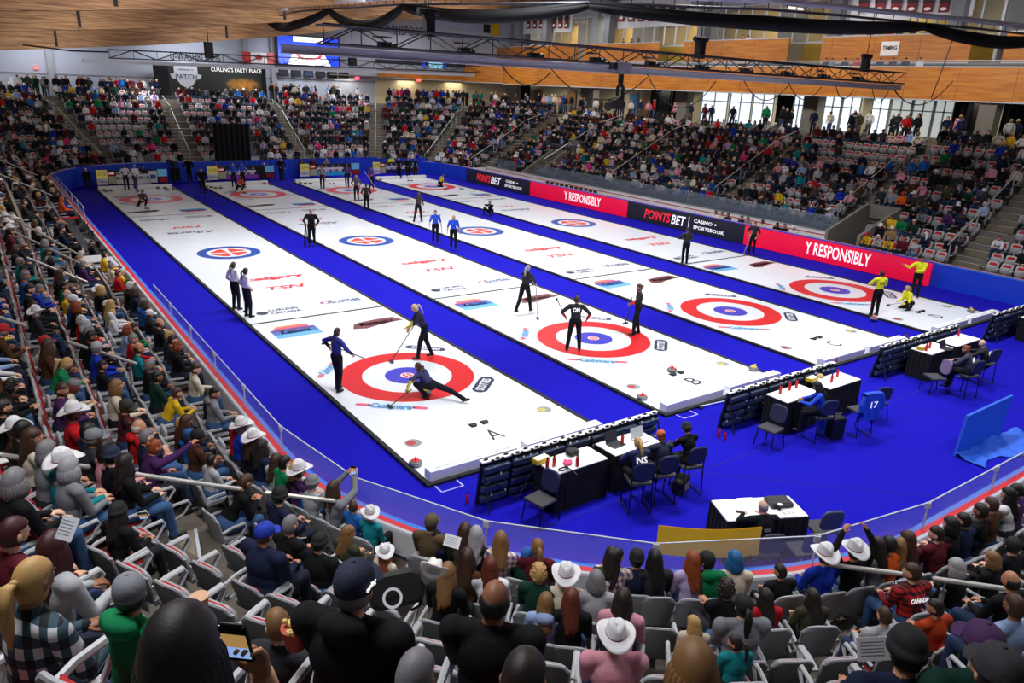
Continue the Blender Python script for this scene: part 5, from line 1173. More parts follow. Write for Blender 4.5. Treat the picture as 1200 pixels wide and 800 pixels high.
# ---- bottles, boxes, cloths
bp_ = empty('water_bottle'); g = MB(); g.lathe([(.03, 0), (.034, .01), (.034, .16), (.03, .185), (.016, .2), (.016, .21)], m=M_red, n=14); g.build('bottle_body', bp_, smooth=True); g = MB(); g.lathe([(.018, .21), (.02, .215), (.018, .24), (.006, .25), (.006, .27)], m=M_black, n=12); g.build('cap', bp_)
def onz(u, v, z): q = G(u, v, z); return (q.x, q.y, z)
for (u, v, z, lab) in ((641, 550, TZ, 'red water bottle, leftmost standing on the first black table'), (649, 546, TZ, 'red water bottle, second from left on the first black table'), (676, 546, TZ, 'red water bottle, rightmost standing on the first black table'), (729, 520, TZ, 'red water bottle on the table beside the ponytailed person'), (568, 558, .45, None),
        (914, 461, TZ, 'red water bottle, leftmost on the second black table'), (925, 457, TZ, 'red water bottle, second from left on the second table'), (933, 454, TZ, 'red water bottle, third from left on the second table'), (974, 448, TZ, 'red water bottle, left one on the table right of the person in blue'), (981, 441, TZ, 'red water bottle, right one on the table right of the person in blue'),
        (842, 512, -.05, 'red water bottle on the carpet, left of two by the second scoreboard'), (849, 516, -.05, 'red water bottle on the carpet, right of two by the second scoreboard'), (1085, 411, TZ, 'red water bottle, left one on the table with the yellow box'), (1089, 408, TZ, 'red water bottle, right one on the table with the yellow box'), (1123, 394, TZ, 'red water bottle on the table of the two people at the third scoreboard'),
        (710, 507, -.05, 'red water bottle on the carpet at the right bumper of sheet A'), (568.5, 552, .3, None), (979, 428, -.05, 'red water bottle on the carpet, left of two at sheet C'), (982, 426, -.05, 'red water bottle on the carpet, right of two at sheet C'), (1057, 402, -.05, 'red water bottle on the carpet, left of two beyond the third scoreboard'), (1061, 398, -.05, 'red water bottle on the carpet, right of two beyond the third scoreboard'), (1101, 390, -.05, 'red water bottle on the carpet, left of two at sheet D'), (1104, 388, -.05, 'red water bottle on the carpet, right of two at sheet D')):
    if lab: inst(bp_, onz(u, v, z), 0, label=lab, cat='water bottle', group='red water bottles')
inst(bp_, (-2.05, -6.45, -.05), 0, label='red water bottle on the carpet at the left end of the first scoreboard', cat='water bottle', group='red water bottles')
def small(name, loc, rz, fn, label, cat): g = MB(); fn(g); o = g.build(name, label=label, cat=cat); o.location = loc; o.rotation_euler = (0, 0, rz); return o
for (u, v, lab) in ((634, 541, 'yellow and white box on the first black table'), (951, 446, 'yellow and white box on the table behind the person in blue'), (1080, 409, 'yellow and white box on the third black table')):
    def fn(g): g.rbox((0, 0, .05), (.34, .17, .1), .01, mat('#d8b61c', .5)); g.box((0, 0, .102), (.3, .15, .01), mat('#e6e4d8', .6))
    small('snack_box', onz(u, v, TZ), .1, fn, lab, 'box')
def fn(g):
    for i in range(7): g.ell((R0.uniform(-.08, .08), R0.uniform(-.05, .05), .035), (.07, .045, .035), mat('#e8548a', .9, bump=.5), RZ(R0.random() * 3), 12, 8)
small('crumpled_gloves', onz(664, 543, TZ), 0, fn, 'bright pink crumpled gloves on the first black table', 'gloves')
def fn(g):
    for i in range(4): g.ell((R0.uniform(-.1, .1), R0.uniform(-.05, .05), .06), (.12, .09, .06), M_black, RZ(i), 12, 8)
small('jacket_bundle', onz(672, 531, TZ), 0, fn, 'bundled black jacket on the first black table', 'jacket')
def fn(g):
    P = [(.1 * math.cos(t), .06 * math.sin(t), .02 + .004 * t) for t in np.linspace(0, 7, 24)] + [(.12, -.16, .02), (.12, -.25, .0), (.12, -.27, -.1), (.11, -.27, -.3)]; g.tube(P, .014, M_black, 6)
small('camera_strap', onz(660, 551, TZ), 0, fn, 'coiled black strap hanging over the edge of the first table', 'strap')
def laptop(u, v, rz, lab, z=TZ, c='#2a2c32'):
    e = empty('laptop', onz(u, v, z), rz, label=lab, cat='laptop'); g = MB(); g.box((0, 0, .01), (.34, .24, .018), mat(c, .4)); g.build('keyboard_deck', e)
    g = MB(); g.box((0, 0, .115), (.34, .012, .23), mat(c, .4)); s_ = g.build('screen', e); s_.location = (0, .12, .01); s_.rotation_euler = (-.35, 0, 0)
laptop(722, 521, .1, 'dark laptop on the table of the ponytailed person'); laptop(752, 516, .0, 'pale laptop in front of the person in the orange cap', c='#c2c4ca'); laptop(1110, 409, 0, 'dark laptop on the third black table'); 
small('equipment_case', onz(912, 590, TZ), D(-25), lambda g: (g.rbox((0, 0, .04), (.42, .3, .08), .02, mat('#3a3c42', .6)), g.box((0, 0, .085), (.38, .26, .01), mat('#2b2d33'))), 'flat dark grey case on the table of the bald man', 'case')
small('coffee_cup', onz(913, 597, TZ), 0, lambda g: (g.lathe([(.028, 0), (.038, .1)], m=mat('#2a1a14'), n=16), g.lathe([(.041, .1), (.041, .112), (.001, .114)], m=M_white, n=16)), 'paper coffee cup with white lid in front of the bald man', 'cup')
small('printed_form', onz(924, 601, TZ), D(-20), lambda g: (g.box((0, 0, .002), (.3, .21, .003), M_pwhite), [g.box((-.08 + .08 * i, .03 * j - .03, .004), (.06, .015, .001), mat('#8a8e98')) for i in range(3) for j in range(3)]), 'printed form beside the coffee cup', 'paper'); small('paper_sheet', onz(878, 590, TZ), D(-25), lambda g: g.box((0, 0, .001), (.3, .4, .002), mat('#fbfbfb')), 'white sheet of paper left of the bald man', 'paper')
small('smartphone', onz(868, 600, TZ), D(-50), lambda g: g.rbox((0, 0, .006), (.16, .075, .01), .01, M_dk, M=Matrix.Identity(3)), 'dark smartphone at the left end of the bald man table', 'phone')
small('paper_sheet', onz(926, 462, TZ), .2, lambda g: g.box((0, 0, .002), (.3, .2, .003), mat('#c8c4bc')), 'sheet of paper on the second black table', 'paper')
small('food_container', onz(961, 442, TZ), .2, lambda g: g.lathe([(.07, 0), (.09, .06), (.05, .09), (.001, .095)], m=mat('#b99a70', .8), n=18), 'round tan food container behind the person in blue', 'container')
small('gear_bag', onz(797, 575, -.05), .4, lambda g: (g.rbox((0, 0, .16), (.42, .24, .32), .06, mat('#3d362e', .8, bump=.4)), g.tube([(-.12, -.13, .3), (0, -.16, .38), (.12, -.13, .3)], .015, M_black, 6), g.box((0, -.125, .15), (.26, .02, .14), mat('#8a7c66'))), 'brown gear bag on the carpet under the tall chairs', 'bag')
small('rolling_case', onz(977, 512, -.05), -.3, lambda g: (g.rbox((0, 0, .27), (.36, .24, .54), .05, M_black), g.tube([(-.1, 0, .54), (-.1, 0, .62), (.1, 0, .62), (.1, 0, .54)], .01, M_steel, 6)), 'upright black case on the carpet beside the person in blue', 'case')
small('cloth_bag', onz(962, 508, -.05), .2, lambda g: g.rbox((0, 0, .22), (.22, .2, .44), .05, mat('#1c3aa8', .8, bump=.4)), 'blue cloth bag beside the upright black case', 'bag')
q = G(1003, 505); w_ = empty('jersey', (q.x, q.y, -.05), D(-15), label='blue player jersey hung over the back of a tall chair', cat='jersey')
g = MB(); 
for s, y in ((1, -.215), (1, -.35)):
    rows = [[(x * (1 + .1 * (z < .6)), y + .012 * math.sin(x * 30 + z * 9), z) for x in np.linspace(-.26, .26, 12)] for z in np.linspace(.5, 1.16, 9)]; g.grid(rows, BJ)
g.grid([[(x, -.35, 1.16 + .02 * math.cos(x * 5)) for x in np.linspace(-.26, .26, 12)], [(x, -.215, 1.16 + .02 * math.cos(x * 5)) for x in np.linspace(-.26, .26, 12)]], BJ); g.build('jersey_body', w_)
textfit('17', .2, .16, M_tw, w_, (0, -.37, .9), (PI / 2, 0, 0)); g = MB()
for s in (-1, 1): g.tube([(s * .25, -.3, 1.1), (s * .31, -.31, .9), (s * .3, -.31, .72)], [.06, .065, .06], BJ, 10)
g.build('sleeve', w_)
# seated team staff at the tables
TSit = bd('staff_sit', sex='f', pel=(0, -.04, .72), fl=(-.12, .4, .22), fr=(.12, .42, .22), kl=(0, .5, 1), kr=(0, .5, 1), lean=.3, hl=(-.12, .46, .9), hr=(.14, .46, .9), el=(-1, -.5, -.4), er=(1, -.5, -.4), hpitch=.2)
TSitm = bd('staff_sit_m', sex='m', pel=(0, -.04, .56), fl=(-.14, .42, .1), fr=(.14, .42, .1), kl=(0, .5, 1), kr=(0, .5, 1), lean=.28, hl=(-.16, .48, .84), hr=(.16, .48, .84), el=(-1, -.6, -.3), er=(1, -.6, -.3), fat=1.12, hpitch=.15)
for (u, v, rz, T, top, hair, hc, hat, hatc, lab, txt) in ((745, 592, -20, TSit, mat('#1b2250', .8), 'ponytail', 'blonde', None, '', 'person in navy jersey with blonde ponytail seated at the first table', 'NS'), (772, 583, -18, TSit, mat('#151d3a', .8), 'bun', 'ginger', 'cap', '#b5562c', 'person in orange cap and navy jacket seated at the first table', None),
        (803, 572, -8, TSit, 'black', 'short', 'black', 'toque', 'black', 'person in black jacket and black beanie seated beside the first table', None), (957, 512, 30, TSit, BJ, 'long', 'black', None, '', 'person in blue top with long black hair seated at the second table', None),
        (1128, 461, 10, TSit, mat('#3a3c48', .8), 'bun', 'ginger', None, '', 'person in grey and red jersey seated at the third table, nearer of two', 'AB'), (1148, 446, 12, TSitm, 'charcoal', 'balding', 'grey', None, '', 'person in charcoal jacket seated at the third table, farther of two', 'EXT')):
    q = G(u, v); o = person(T, (q.x, q.y, -.05), D(rz), name='team_staff', cat='team staff', top=top, bottom='#14151a', hair=hair, hc=hc, hat=hat, hatc=hatc, label=lab)
    if txt: jersey_text(T, o, txt, M_tw, .22, .13)
q = G(893, 628, 0); o = person(TSitm, (1.02, -10.86, -.05), D(-27), name='team_staff', cat='team staff', top='black', bottom='#101114', hair='balding', hc='grey', label='bald man in black jacket seated at the small table near the glass'); jersey_text(TSitm, o, 'CURLING\nCANADA', mat('#9a9ca4'), .12, .05, -.02)
chair((1.0, -10.9, -.05), D(-27), 'grey folding chair under the bald man', False, '#3a3c44')
# ---- scoreboards, seen from behind at the near end and from the front at the far end
def scoreback(x0, x1, y, label, idx):
    W = x1 - x0; e = empty('team_scoreboard', ((x0 + x1) / 2, y, -.05), label=label, cat='scoreboard', group=None); tl = .16; M = RX(-tl); sl = mat('#39465e', .5); fr_ = mat('#1b1d24', .5)
    g = MB(); g.box((0, .1, .47), (W, .05, .96), fr_, M=RX(tl * 1)); g.build('display_face', e)
    n = int(W / .62); rr = random.Random(idx)
    for j in range(4):
        g = MB()
        for i in range(n):
            x = -W / 2 + W * (i + .5) / n; z = .14 + .22 * j; y_ = -.02 - (z - .47) * tl * 1.0 + .06
            g.rbox((x, y_ - .03, z), (W / n * .88, .1, .13), .02, sl, M=RX(tl * 1)); 
        g.build('cabinet_row', e)
    g = MB()
    for i in range(n * 4):
        x = -W / 2 + W * (i + .5) / (n * 4); z = .15 + .22 * rr.randint(0, 3) + .1; g.box((x, -.06 - (z - .47) * tl + .03, z - .02), (.02, .02, .05), M_white)
    g.tube([(x_, -.1 + .05 * math.sin(x_ * 9), .35 + .25 * math.sin(x_ * 5)) for x_ in np.linspace(-W / 2, W / 2, 40)], .012, M_black, 5)
    g.build('wiring', e)
    g = MB(); g.box((0, .02, .97), (W, .13, .025), M_pwhite)
    for i in range(int(W / .23)):
        x = -W / 2 + .12 + i * .23; g.ell((x, .03 - .05 * (i % 2), .985), (.06, .03, .03), M_black, None, 8, 6); g.box((x + .1, -.05, .975), (.05, .05, .04), M_black)
    g.build('top_ledge', e)
    for x in (-W / 2 + .02, W / 2 - .02):
        g = MB(); g.tube([(x, .02, .97), (x, .18, 0)], .02, M_steel, 6); g.tube([(x, .02, .97), (x, -.3, .02)], .018, fr_, 6); g.build('frame_leg', e)
scoreback(-1.93, 2.7, -6.72, 'back of the long scoreboard at the near end of sheet A', 1); scoreback(4.97, 9.3, -6.8, 'back of the long scoreboard at the near end of sheet B', 2); scoreback(11.75, 16.2, -6.72, 'back of the long scoreboard at the near end of sheet C', 3); scoreback(18.7, 23.0, -6.72, 'back of the long scoreboard at the near end of sheet D', 4)
def scorefront(x0, x1, y, strip, label, idx):
    W = x1 - x0; e = empty('end_scoreboard', ((x0 + x1) / 2, y, -.05), label=label, cat='scoreboard'); Z0 = .15
    def panel(nm, a, b, z0, z1, m, yy=0, txt=None, tm=None):
        g = MB(); g.bbox((-W / 2 + a * W, -.03 - yy, Z0 + z0), (-W / 2 + b * W, .03, Z0 + z1), m); g.build(nm, e)
        if txt: textfit(txt, (b - a) * W * .8, (z1 - z0) * .4, tm, e, (-W / 2 + (a + b) / 2 * W, -.04 - yy, Z0 + (z0 + z1) / 2), (PI / 2, 0, 0))
    panel('backing', 0, 1, 0, .95, M_dk); YL = mat('#e3d36a', .5, emit=.15)
    panel('sponsor_panel', 0, .15, .45, .98, YL, .01, 'SCOTTIES', mat('#7a6a20')); panel('sponsor_panel', 0, .15, 0, .45, M_pwhite, .01, 'Calgary', M_navy); panel('team_panel', .16, .25, .6, .9, M_red, .02, 'CAN', M_tw); panel('team_panel', .16, .27, .05, .55, mat('#c9cda0', .5), .02)
    panel('number_strip', .27, .72, .5, .66, M_pwhite, .02); panel('strip_panel', .27, .75, 0, .32, strip, .02, 'team sponsor' if False else None)
    g = MB()
    for i in range(12): g.box((-W / 2 + W * (.285 + .036 * i), -.06, Z0 + .42), (W * .028, .02, .14), mat('#f0f0f0' if i % 3 else '#7a7c84')); g.box((-W / 2 + W * (.285 + .036 * i), -.06, Z0 + .78), (W * .028, .02, .1), mat('#d8d8d8' if (i + idx) % 3 == 0 else '#3a3c44'))
    g.build('score_cards', e); panel('sponsor_panel', .86, 1.0, .45, .95, mat('#6cb8dc', .5, emit=.15), .01); panel('sponsor_panel', .88, 1.0, .05, .4, mat('#b01c24'), .02)
    if idx in (0,): panel('picture_panel', .73, .85, .05, .85, M_pwhite, .02); panel('picture_panel', .75, .83, .3, .6, mat('#3b62b0'), .03)
    for x in (-W / 2 + .1, W / 2 - .1): g = MB(); g.tube([(x, 0, 0), (x, 0, Z0)], .03, M_steel, 6); g.build('foot', e)
for i, (x0, x1, y, c, lab) in enumerate(((-2.1, 2.4, 42.3, M_pwhite, 'end scoreboard with white strip behind far sheet A'), (5.3, 10.3, 42.9, mat('#8a3aa8', .5, emit=.1), 'end scoreboard with purple strip behind far sheet B'), (12.5, 17.6, 43.2, mat('#1fa0d8', .5, emit=.15), 'end scoreboard with cyan strip behind far sheet C'), (18.9, 23.2, 43.3, mat('#1c1f5a', .5, emit=.1), 'end scoreboard with navy strip behind far sheet D'))): scorefront(x0, x1, y - .5, c, lab, i)
SB = TP['sit_m_wide']
for (u, v, y, top, hair, hc, lab) in ((137, 196, 43.2, 'white', 'short', 'grey', 'person in white shirt seated behind the far scoreboard of sheet A, left'), (167, 197, 43.2, 'black', 'short', 'black', 'person in black seated behind the far scoreboard of sheet A, right'), (253, 192, 43.5, 'charcoal', 'balding', 'grey', 'grey haired person seated behind the far scoreboard of sheet B'), (353, 188, 43.8, 'maroon', 'short', 'brown', 'person in maroon seated behind the far scoreboard of sheet C'), (366, 186, 43.8, 'purple', 'short', 'brown', 'person in purple vest seated behind the far scoreboard of sheet C'), (458, 184, 43.8, 'bright yellow', 'short', 'brown', 'person in yellow seated behind the far scoreboard of sheet D'), (382, 187, 43.8, 'grey', 'bob', 'blonde', 'blonde person seated at the right end of the far scoreboard of sheet C')):
    q = GY(u, v, y - .25); person(SB, (q.x, y - .3, q.z - 1.17 if q.z > 1.1 else -.05), PI, top=top, bottom='charcoal', hair=hair, hc=hc, name='team_staff', cat='team staff', label=lab)
for (u, v, lab) in ((104, 219, 'person in black seated by the blue drape at the far left corner'), (312, 210, 'person in black seated at the right end of the far scoreboard of sheet B')):
    q = G(u, v); person(TP['sit_m'], (q.x, q.y + .4, -.05), PI, top='black', bottom='black', hair='short', hc='white', name='official', cat='official', label=lab); chair((q.x, q.y + .4, -.05), PI, 'dark chair under the ' + lab.split(' at the ')[0].replace(' seated', '') + (' of sheet B' if u > 200 else ' far left'), False, '#1a1c24')
# ---- blue folding barrier and cloth
e = empty('barrier', (9.85, -10.5, -.05), label='upright light blue padded barrier standing on the carpet near the glass', cat='barrier')
M_bar = mat('#1f5fd0', .7, bump=.3, bscale=5)
g = MB(); g.add([(-1.25, 0, 0), (1.0, 0, 0), (1.15, 0, 1.02), (-1.1, 0, .98), (-1.25, .06, 0), (1.0, .06, 0), (1.15, .06, 1.02), (-1.1, .06, .98)], [(0, 1, 2, 3), (7, 6, 5, 4), (0, 4, 5, 1), (1, 5, 6, 2), (2, 6, 7, 3), (3, 7, 4, 0)], M_bar); g.build('panel', e)
rows = [[(x, -y * (.75 + .25 * math.sin(x * 2.2)), .02 + .09 * max(0, math.sin(x * 4 + y * 7)) * (1 - y) + .02 * math.sin(x * 13)) for x in np.linspace(-1.3, 1.6, 30)] for y in np.linspace(0, 1.0, 10)]
g = MB(); g.grid(rows, M_bar); g.build('loose_cloth', e)
# yellow sheet on the near glass
g = MB(); a = Vector((-1.30, -10.6)); c = Vector((.02, -11.45)); n_ = 8; r1 = []; r2 = []
for i in range(n_ + 1): p = a.lerp(c, i / n_); b_ = .0; p = p + Vector((-.04, -.09)) * math.sin(PI * i / n_) ; r1.append((p.x, p.y, 1.0)); r2.append((p.x, p.y, 1.49))
g.grid([r1, r2], mat('#ffd21a', .6)); g.grid([[(x - .01, y - .015, z) for x, y, z in r2], [(x - .01, y - .015, z) for x, y, z in r1]], mat('#ffd21a', .6)); g.build('yellow_sign', label='plain yellow sign panel fixed behind the near glass', cat='sign')
small('carpet_marking', onz(524, 567, -.045), 0, lambda g: [g.box((x, y, 0), (a, b, .004), mat('#a8a8ff', .6)) for x, y, a, b in ((0, .22, .5, .03), (0, -.22, .5, .03), (.25, 0, .03, .46), (-.25, 0, .03, .46))], 'thin white square taped on the carpet at the corner of sheet A', 'floor marking')
small('carpet_marking', onz(802, 484, -.045), 0, lambda g: [g.box((x, y, 0), (a, b, .004), mat('#a8a8ff', .6)) for x, y, a, b in ((0, .22, .5, .03), (0, -.22, .5, .03), (.25, 0, .03, .46), (-.25, 0, .03, .46))], 'thin white square taped on the carpet at the corner of sheet B', 'floor marking')
a = G(820, 476, .0); c = G(861, 467, 0); broom((c.x, c.y, .0), (a.x, a.y, -.03), 'white handled broom lying on the carpet at the end of sheet B', '#e8e8ee')
# scorers' desk on the left boards
e = empty('scorers_desk', (-5.45, 18.3, .1), label='long dark desk crowded with electronic gear beside the left boards', cat='desk')
g = MB(); g.bbox((-.42, -4.4, .8), (.38, 4.9, .85), mat('#33353b')); g.build('desktop', e)
for y in (-4.2, -1.2, 1.8, 4.7): g = MB(); g.bbox((-.38, y - .04, 0), (.34, y + .04, .8), M_dk); g.build('support', e)
rr = random.Random(5)
def gear(g, r):
    k = r.randrange(3)
    if k == 0: g.box((0, 0, .01), (.25, .36, .02), M_dk); g.box((.12, 0, .13), (.02, .36, .24), M_dk)
    elif k == 1: g.rbox((0, 0, .06), (.3, .3, .12), .02, mat('#b9bcc4')); g.box((0, 0, .125), (.2, .2, .01), M_dk)
    else: g.rbox((0, 0, .09), (.2, .28, .18), .02, M_dk); g.tube([(-.08, .1, .18), (.05, .16, .3), (.1, .0, .22)], .01, M_rub, 5)
GN = {0: 'open laptop', 1: 'pale equipment box', 2: 'dark equipment box'}
for i in range(15):
    st = rr.getstate(); k = rr.randrange(3); rr.setstate(st)
    g = MB(); gear(g, rr); o = g.build(('laptop', 'equipment_box', 'equipment_box')[k], label='%s on the desk by the left boards, %s from the near end' % (GN[k], ORD[i]), cat='equipment', group='gear on the scorers desk'); o.location = (-5.45 + rr.uniform(-.2, .15), 14.2 + i * .6, .95); o.rotation_euler = (0, 0, rr.uniform(-.3, .3))
e = empty('equipment_rack', (-5.85, 12.6, .1), label='white and black equipment rack at the near end of the left boards desk', cat='rack')
g = MB(); g.bbox((-.55, -.75, 0), (.6, .75, .95), M_dk); g.bbox((-.6, -.8, .95), (.65, .8, 1.0), mat('#c4c6cc', .5)); g.build('rack_body', e)
for k in range(4): g = MB(); g.box((-.57, 0, .18 + .2 * k), (.04, 1.3, .12), mat(('#9a9da4', '#2c2e34')[k % 2], .4)); g.build('rack_unit', e)
g = MB(); 
for k in range(3): g.box((0, 0, 1.03 + .05 * k), (.9, 1.1, .03), (mat('#c4c6cc', .5), M_dk)[k % 2])
g.build('tray', e)
for (y, top, hat, hc_, lab) in ((20.6, 'olive', 'cap', 'tan', 'person in olive jacket and tan cap seated at the left boards desk'), (17.4, 'grey', None, '', 'person in grey jacket leaning over the left boards desk'), (15.6, 'black', 'cap', 'black', 'person in black cap and black jacket at the left boards desk'), (13.9, 'navy', None, '', 'dark haired person in navy beside the equipment rack')):
    person(TP['lean_m'], (-6.35, y, .12), -PI / 2, top=top, bottom='charcoal', hair='short', hc='dark', hat=hat, hatc=hc_, name='scorer', cat='scorer', label=lab); chair((-6.35, y, .12), -PI / 2, 'dark chair under the ' + lab.split(' seated')[0].split(' leaning')[0], False, '#1a1c24')
g = MB(); g.bbox((-7.7, 23.3, .1), (-5.1, 23.4, .95), M_white); g.bbox((-7.7, 23.28, .95), (-5.1, 23.42, 1.0), M_dred); g.build('trim_5', kind='structure')
# =================================================================== SEATS AND SPECTATORS
M_sg = mat('#a3a5ab', .5); M_sgd = mat('#7d8087', .6); M_pad = mat('#a8161e', .8, bump=.2, bscale=30); M_arm = mat('#b4b6bb', .45)
def cseg(p, n, b, z0, r): pass
def seat_parts(kind):
    """parts of one seat facing +Y: (name, mesh builder)"""
    out = []
    tall = kind.startswith('plain'); folded = kind.endswith('folded')
    g = MB(); H = .5 if tall else .42
    # curved shell: rounded outline swept in x with a shallow curve
    rows_b = []; rows_f = []; N = 13
    for j in range(9):
        t = j / 8; z = .40 + H * t; w = .235 * (1 - .25 * max(0, (t - .8) / .2) ** 2 - .12 * (1 - t)); rb = []; rf = []
        for i in range(N):
            x = -1 + 2 * i / (N - 1); y = -.20 - .10 * t + .045 * (abs(x) ** 2.2); zz = z - (.05 * (abs(x) ** 3) if t > .75 else 0)
            rb.append((x * w, y - .016, zz)); rf.append((x * w, y + .016, zz))
        rows_b.append(rb); rows_f.append(rf)
    g.grid(rows_b, M_sg if tall else M_sgd); g.grid([list(reversed(r)) for r in rows_f], M_sg)
    g.grid([rows_f[-1], rows_b[-1]], M_sg); g.grid([[r[0] for r in rows_f], [r[0] for r in rows_b]], M_sg); g.grid([[r[-1] for r in rows_b], [r[-1] for r in rows_f]], M_sg); g.grid([rows_b[0], rows_f[0]], M_sg)
    for a, c in ((rows_b, -.004), ):
        pass
    rim = [rows_b[j][0] for j in range(9)] + rows_b[8][1:-1] + [rows_b[j][-1] for j in range(8, -1, -1)]
    g.tube([(x, y + .014, z) for x, y, z in rim], .018, M_sg, 6); out.append(('backrest', g))
    if not tall:
        g = MB(); rows = [[(x * w_, -.155 - .10 * t + .04 * abs(x) ** 2.2, .42 + H * t - .03 * abs(x) ** 3) for x in np.linspace(-1, 1, 9)] for t, w_ in ((.0, .17), (.3, .19), (.6, .19), (.78, .17), (.86, .12))]
        g.grid([list(reversed(r)) for r in rows], M_pad); top = rows[-1]; g.grid([[(x, y - .03, z) for x, y, z in top], top], M_pad); out.append(('back_pad', g))
    g = MB()
    if folded:
        g.rbox((0, -.165, .585), (.43, .045, .36), .1, M_sg, M=RX(.2), n=4)
        if not tall: g.rbox((0, -.193, .60), (.38, .04, .35), .1, M_pad, M=RX(.2), n=4)
    else:
        g.rbox((0, .02, .42), (.45, .05, .42), .08, M_sg, M=RX(PI / 2 + .06), n=4)
        if not tall: g.rbox((0, .02, .45), (.39, .035, .37), .07, M_pad, M=RX(PI / 2 + .06), n=4)
    out.append(('seat_pan', g))
    for s in (-1, 1):
        g = MB(); g.tube([(s * .262, -.2, .60), (s * .265, -.05, .635), (s * .265, .14, .63), (s * .262, .17, .57), (s * .258, .06, .44), (s * .255, -.14, .38)], [.022, .024, .026, .02, .016, .02], M_arm, 7); out.append(('armrest', g))
    g = MB(); g.tube([(0, -.14, .02), (0, -.14, .42)], .035, M_sgd, 8); g.box((0, -.14, .015), (.2, .12, .03), M_sgd); g.box((0, -.15, .39), (.5, .06, .06), M_sgd); out.append(('pedestal', g))
    return [(n, b.mesh('seat_' + n)) for n, b in out]
SEATM = {k: seat_parts(k) for k in ('pad_folded', 'pad_open', 'plain_folded', 'plain_open')}
def lowseat(kind):
    g = MB(); folded = 'folded' in kind; g.rbox((0, -.24, .61), (.47, .05, .44), .08, M_sg, M=RX(.22), n=2)
    if 'pad' in kind: g.rbox((0, -.214, .665), (.31, .02, .24), .06, M_pad, M=RX(.22), n=2)
    if folded: g.rbox((0, -.13, .53), (.43, .05, .3), .06, M_sg, M=RX(-.1), n=2)
    else: g.box((0, .02, .42), (.44, .42, .05), M_sg)
    for s in (-1, 1): g.box((s * .26, -.05, .56), (.03, .3, .04), M_arm)
    g.box((0, -.14, .2), (.06, .06, .4), M_sgd); return g
LOWS = {k: lowseat(k) for k in SEATM}; LOWM = {k: LOWS[k].mesh('seat_single') for k in LOWS}
NUM = ['first', 'second', 'third', 'fourth', 'fifth', 'sixth', 'seventh', 'eighth', 'ninth', 'tenth', 'eleventh', 'twelfth']
# ---- seat grid
GRID = []      # (x, y, k, bench, facing rz, z, run, index in run)
def region_name(x, y):
    if x < X0 and y >= 0: return 'left stand'
    if x < X0 and y > -8.2: return 'left stand before the corner aisle'
    if y < Y0 + 4 and x < .2: return 'near corner stand'
    if y < Y0 + 6: return 'near end stand'
    return 'right stand' if x > X1 - 2 and y < 39 else 'far end stand'
for k in range(NR):
    o = rowoff(k); pts = []
    fine = loop(o, .02); acc = 0; last = None; run = 0; idx = 0; inrun = False
    tot = 0
    for j in range(len(fine)):
        p = fine[j]
        if last is not None: acc += math.hypot(p[0] - last[0], p[1] - last[1])
        last = p
        if acc < .545: continue
        x, y = p
        bench = isbench(x, y) or (x > X1 and BY0 < y < BY1)
        if bench: acc = 0; continue
        if x > 30 and y < -14: continue
        d = min(segdist((x, y), a, b) for a, b in AISLES)
        if d < .82 or involved(x, y): 
            acc = .545; 
            if inrun: run += 1; idx = 0; inrun = False
            continue
        inrun = True; inn = inward(x, y); idx += 1; acc = 0
        GRID.append((x, y, k, False, math.atan2(-inn.x, inn.y), rowz(k), run, idx))
for k in range(10):
    o = rowoff(k, True); y = BY0 + .4
    while y < BY1 - .3:
        x = X1 + o
        if min(segdist((x, y), a, b) for a, b in AISLES) > .75 and not involved(x, y): GRID.append((x, y, k, True, PI / 2, rowz(k, True), 0, 0))
        y += .545
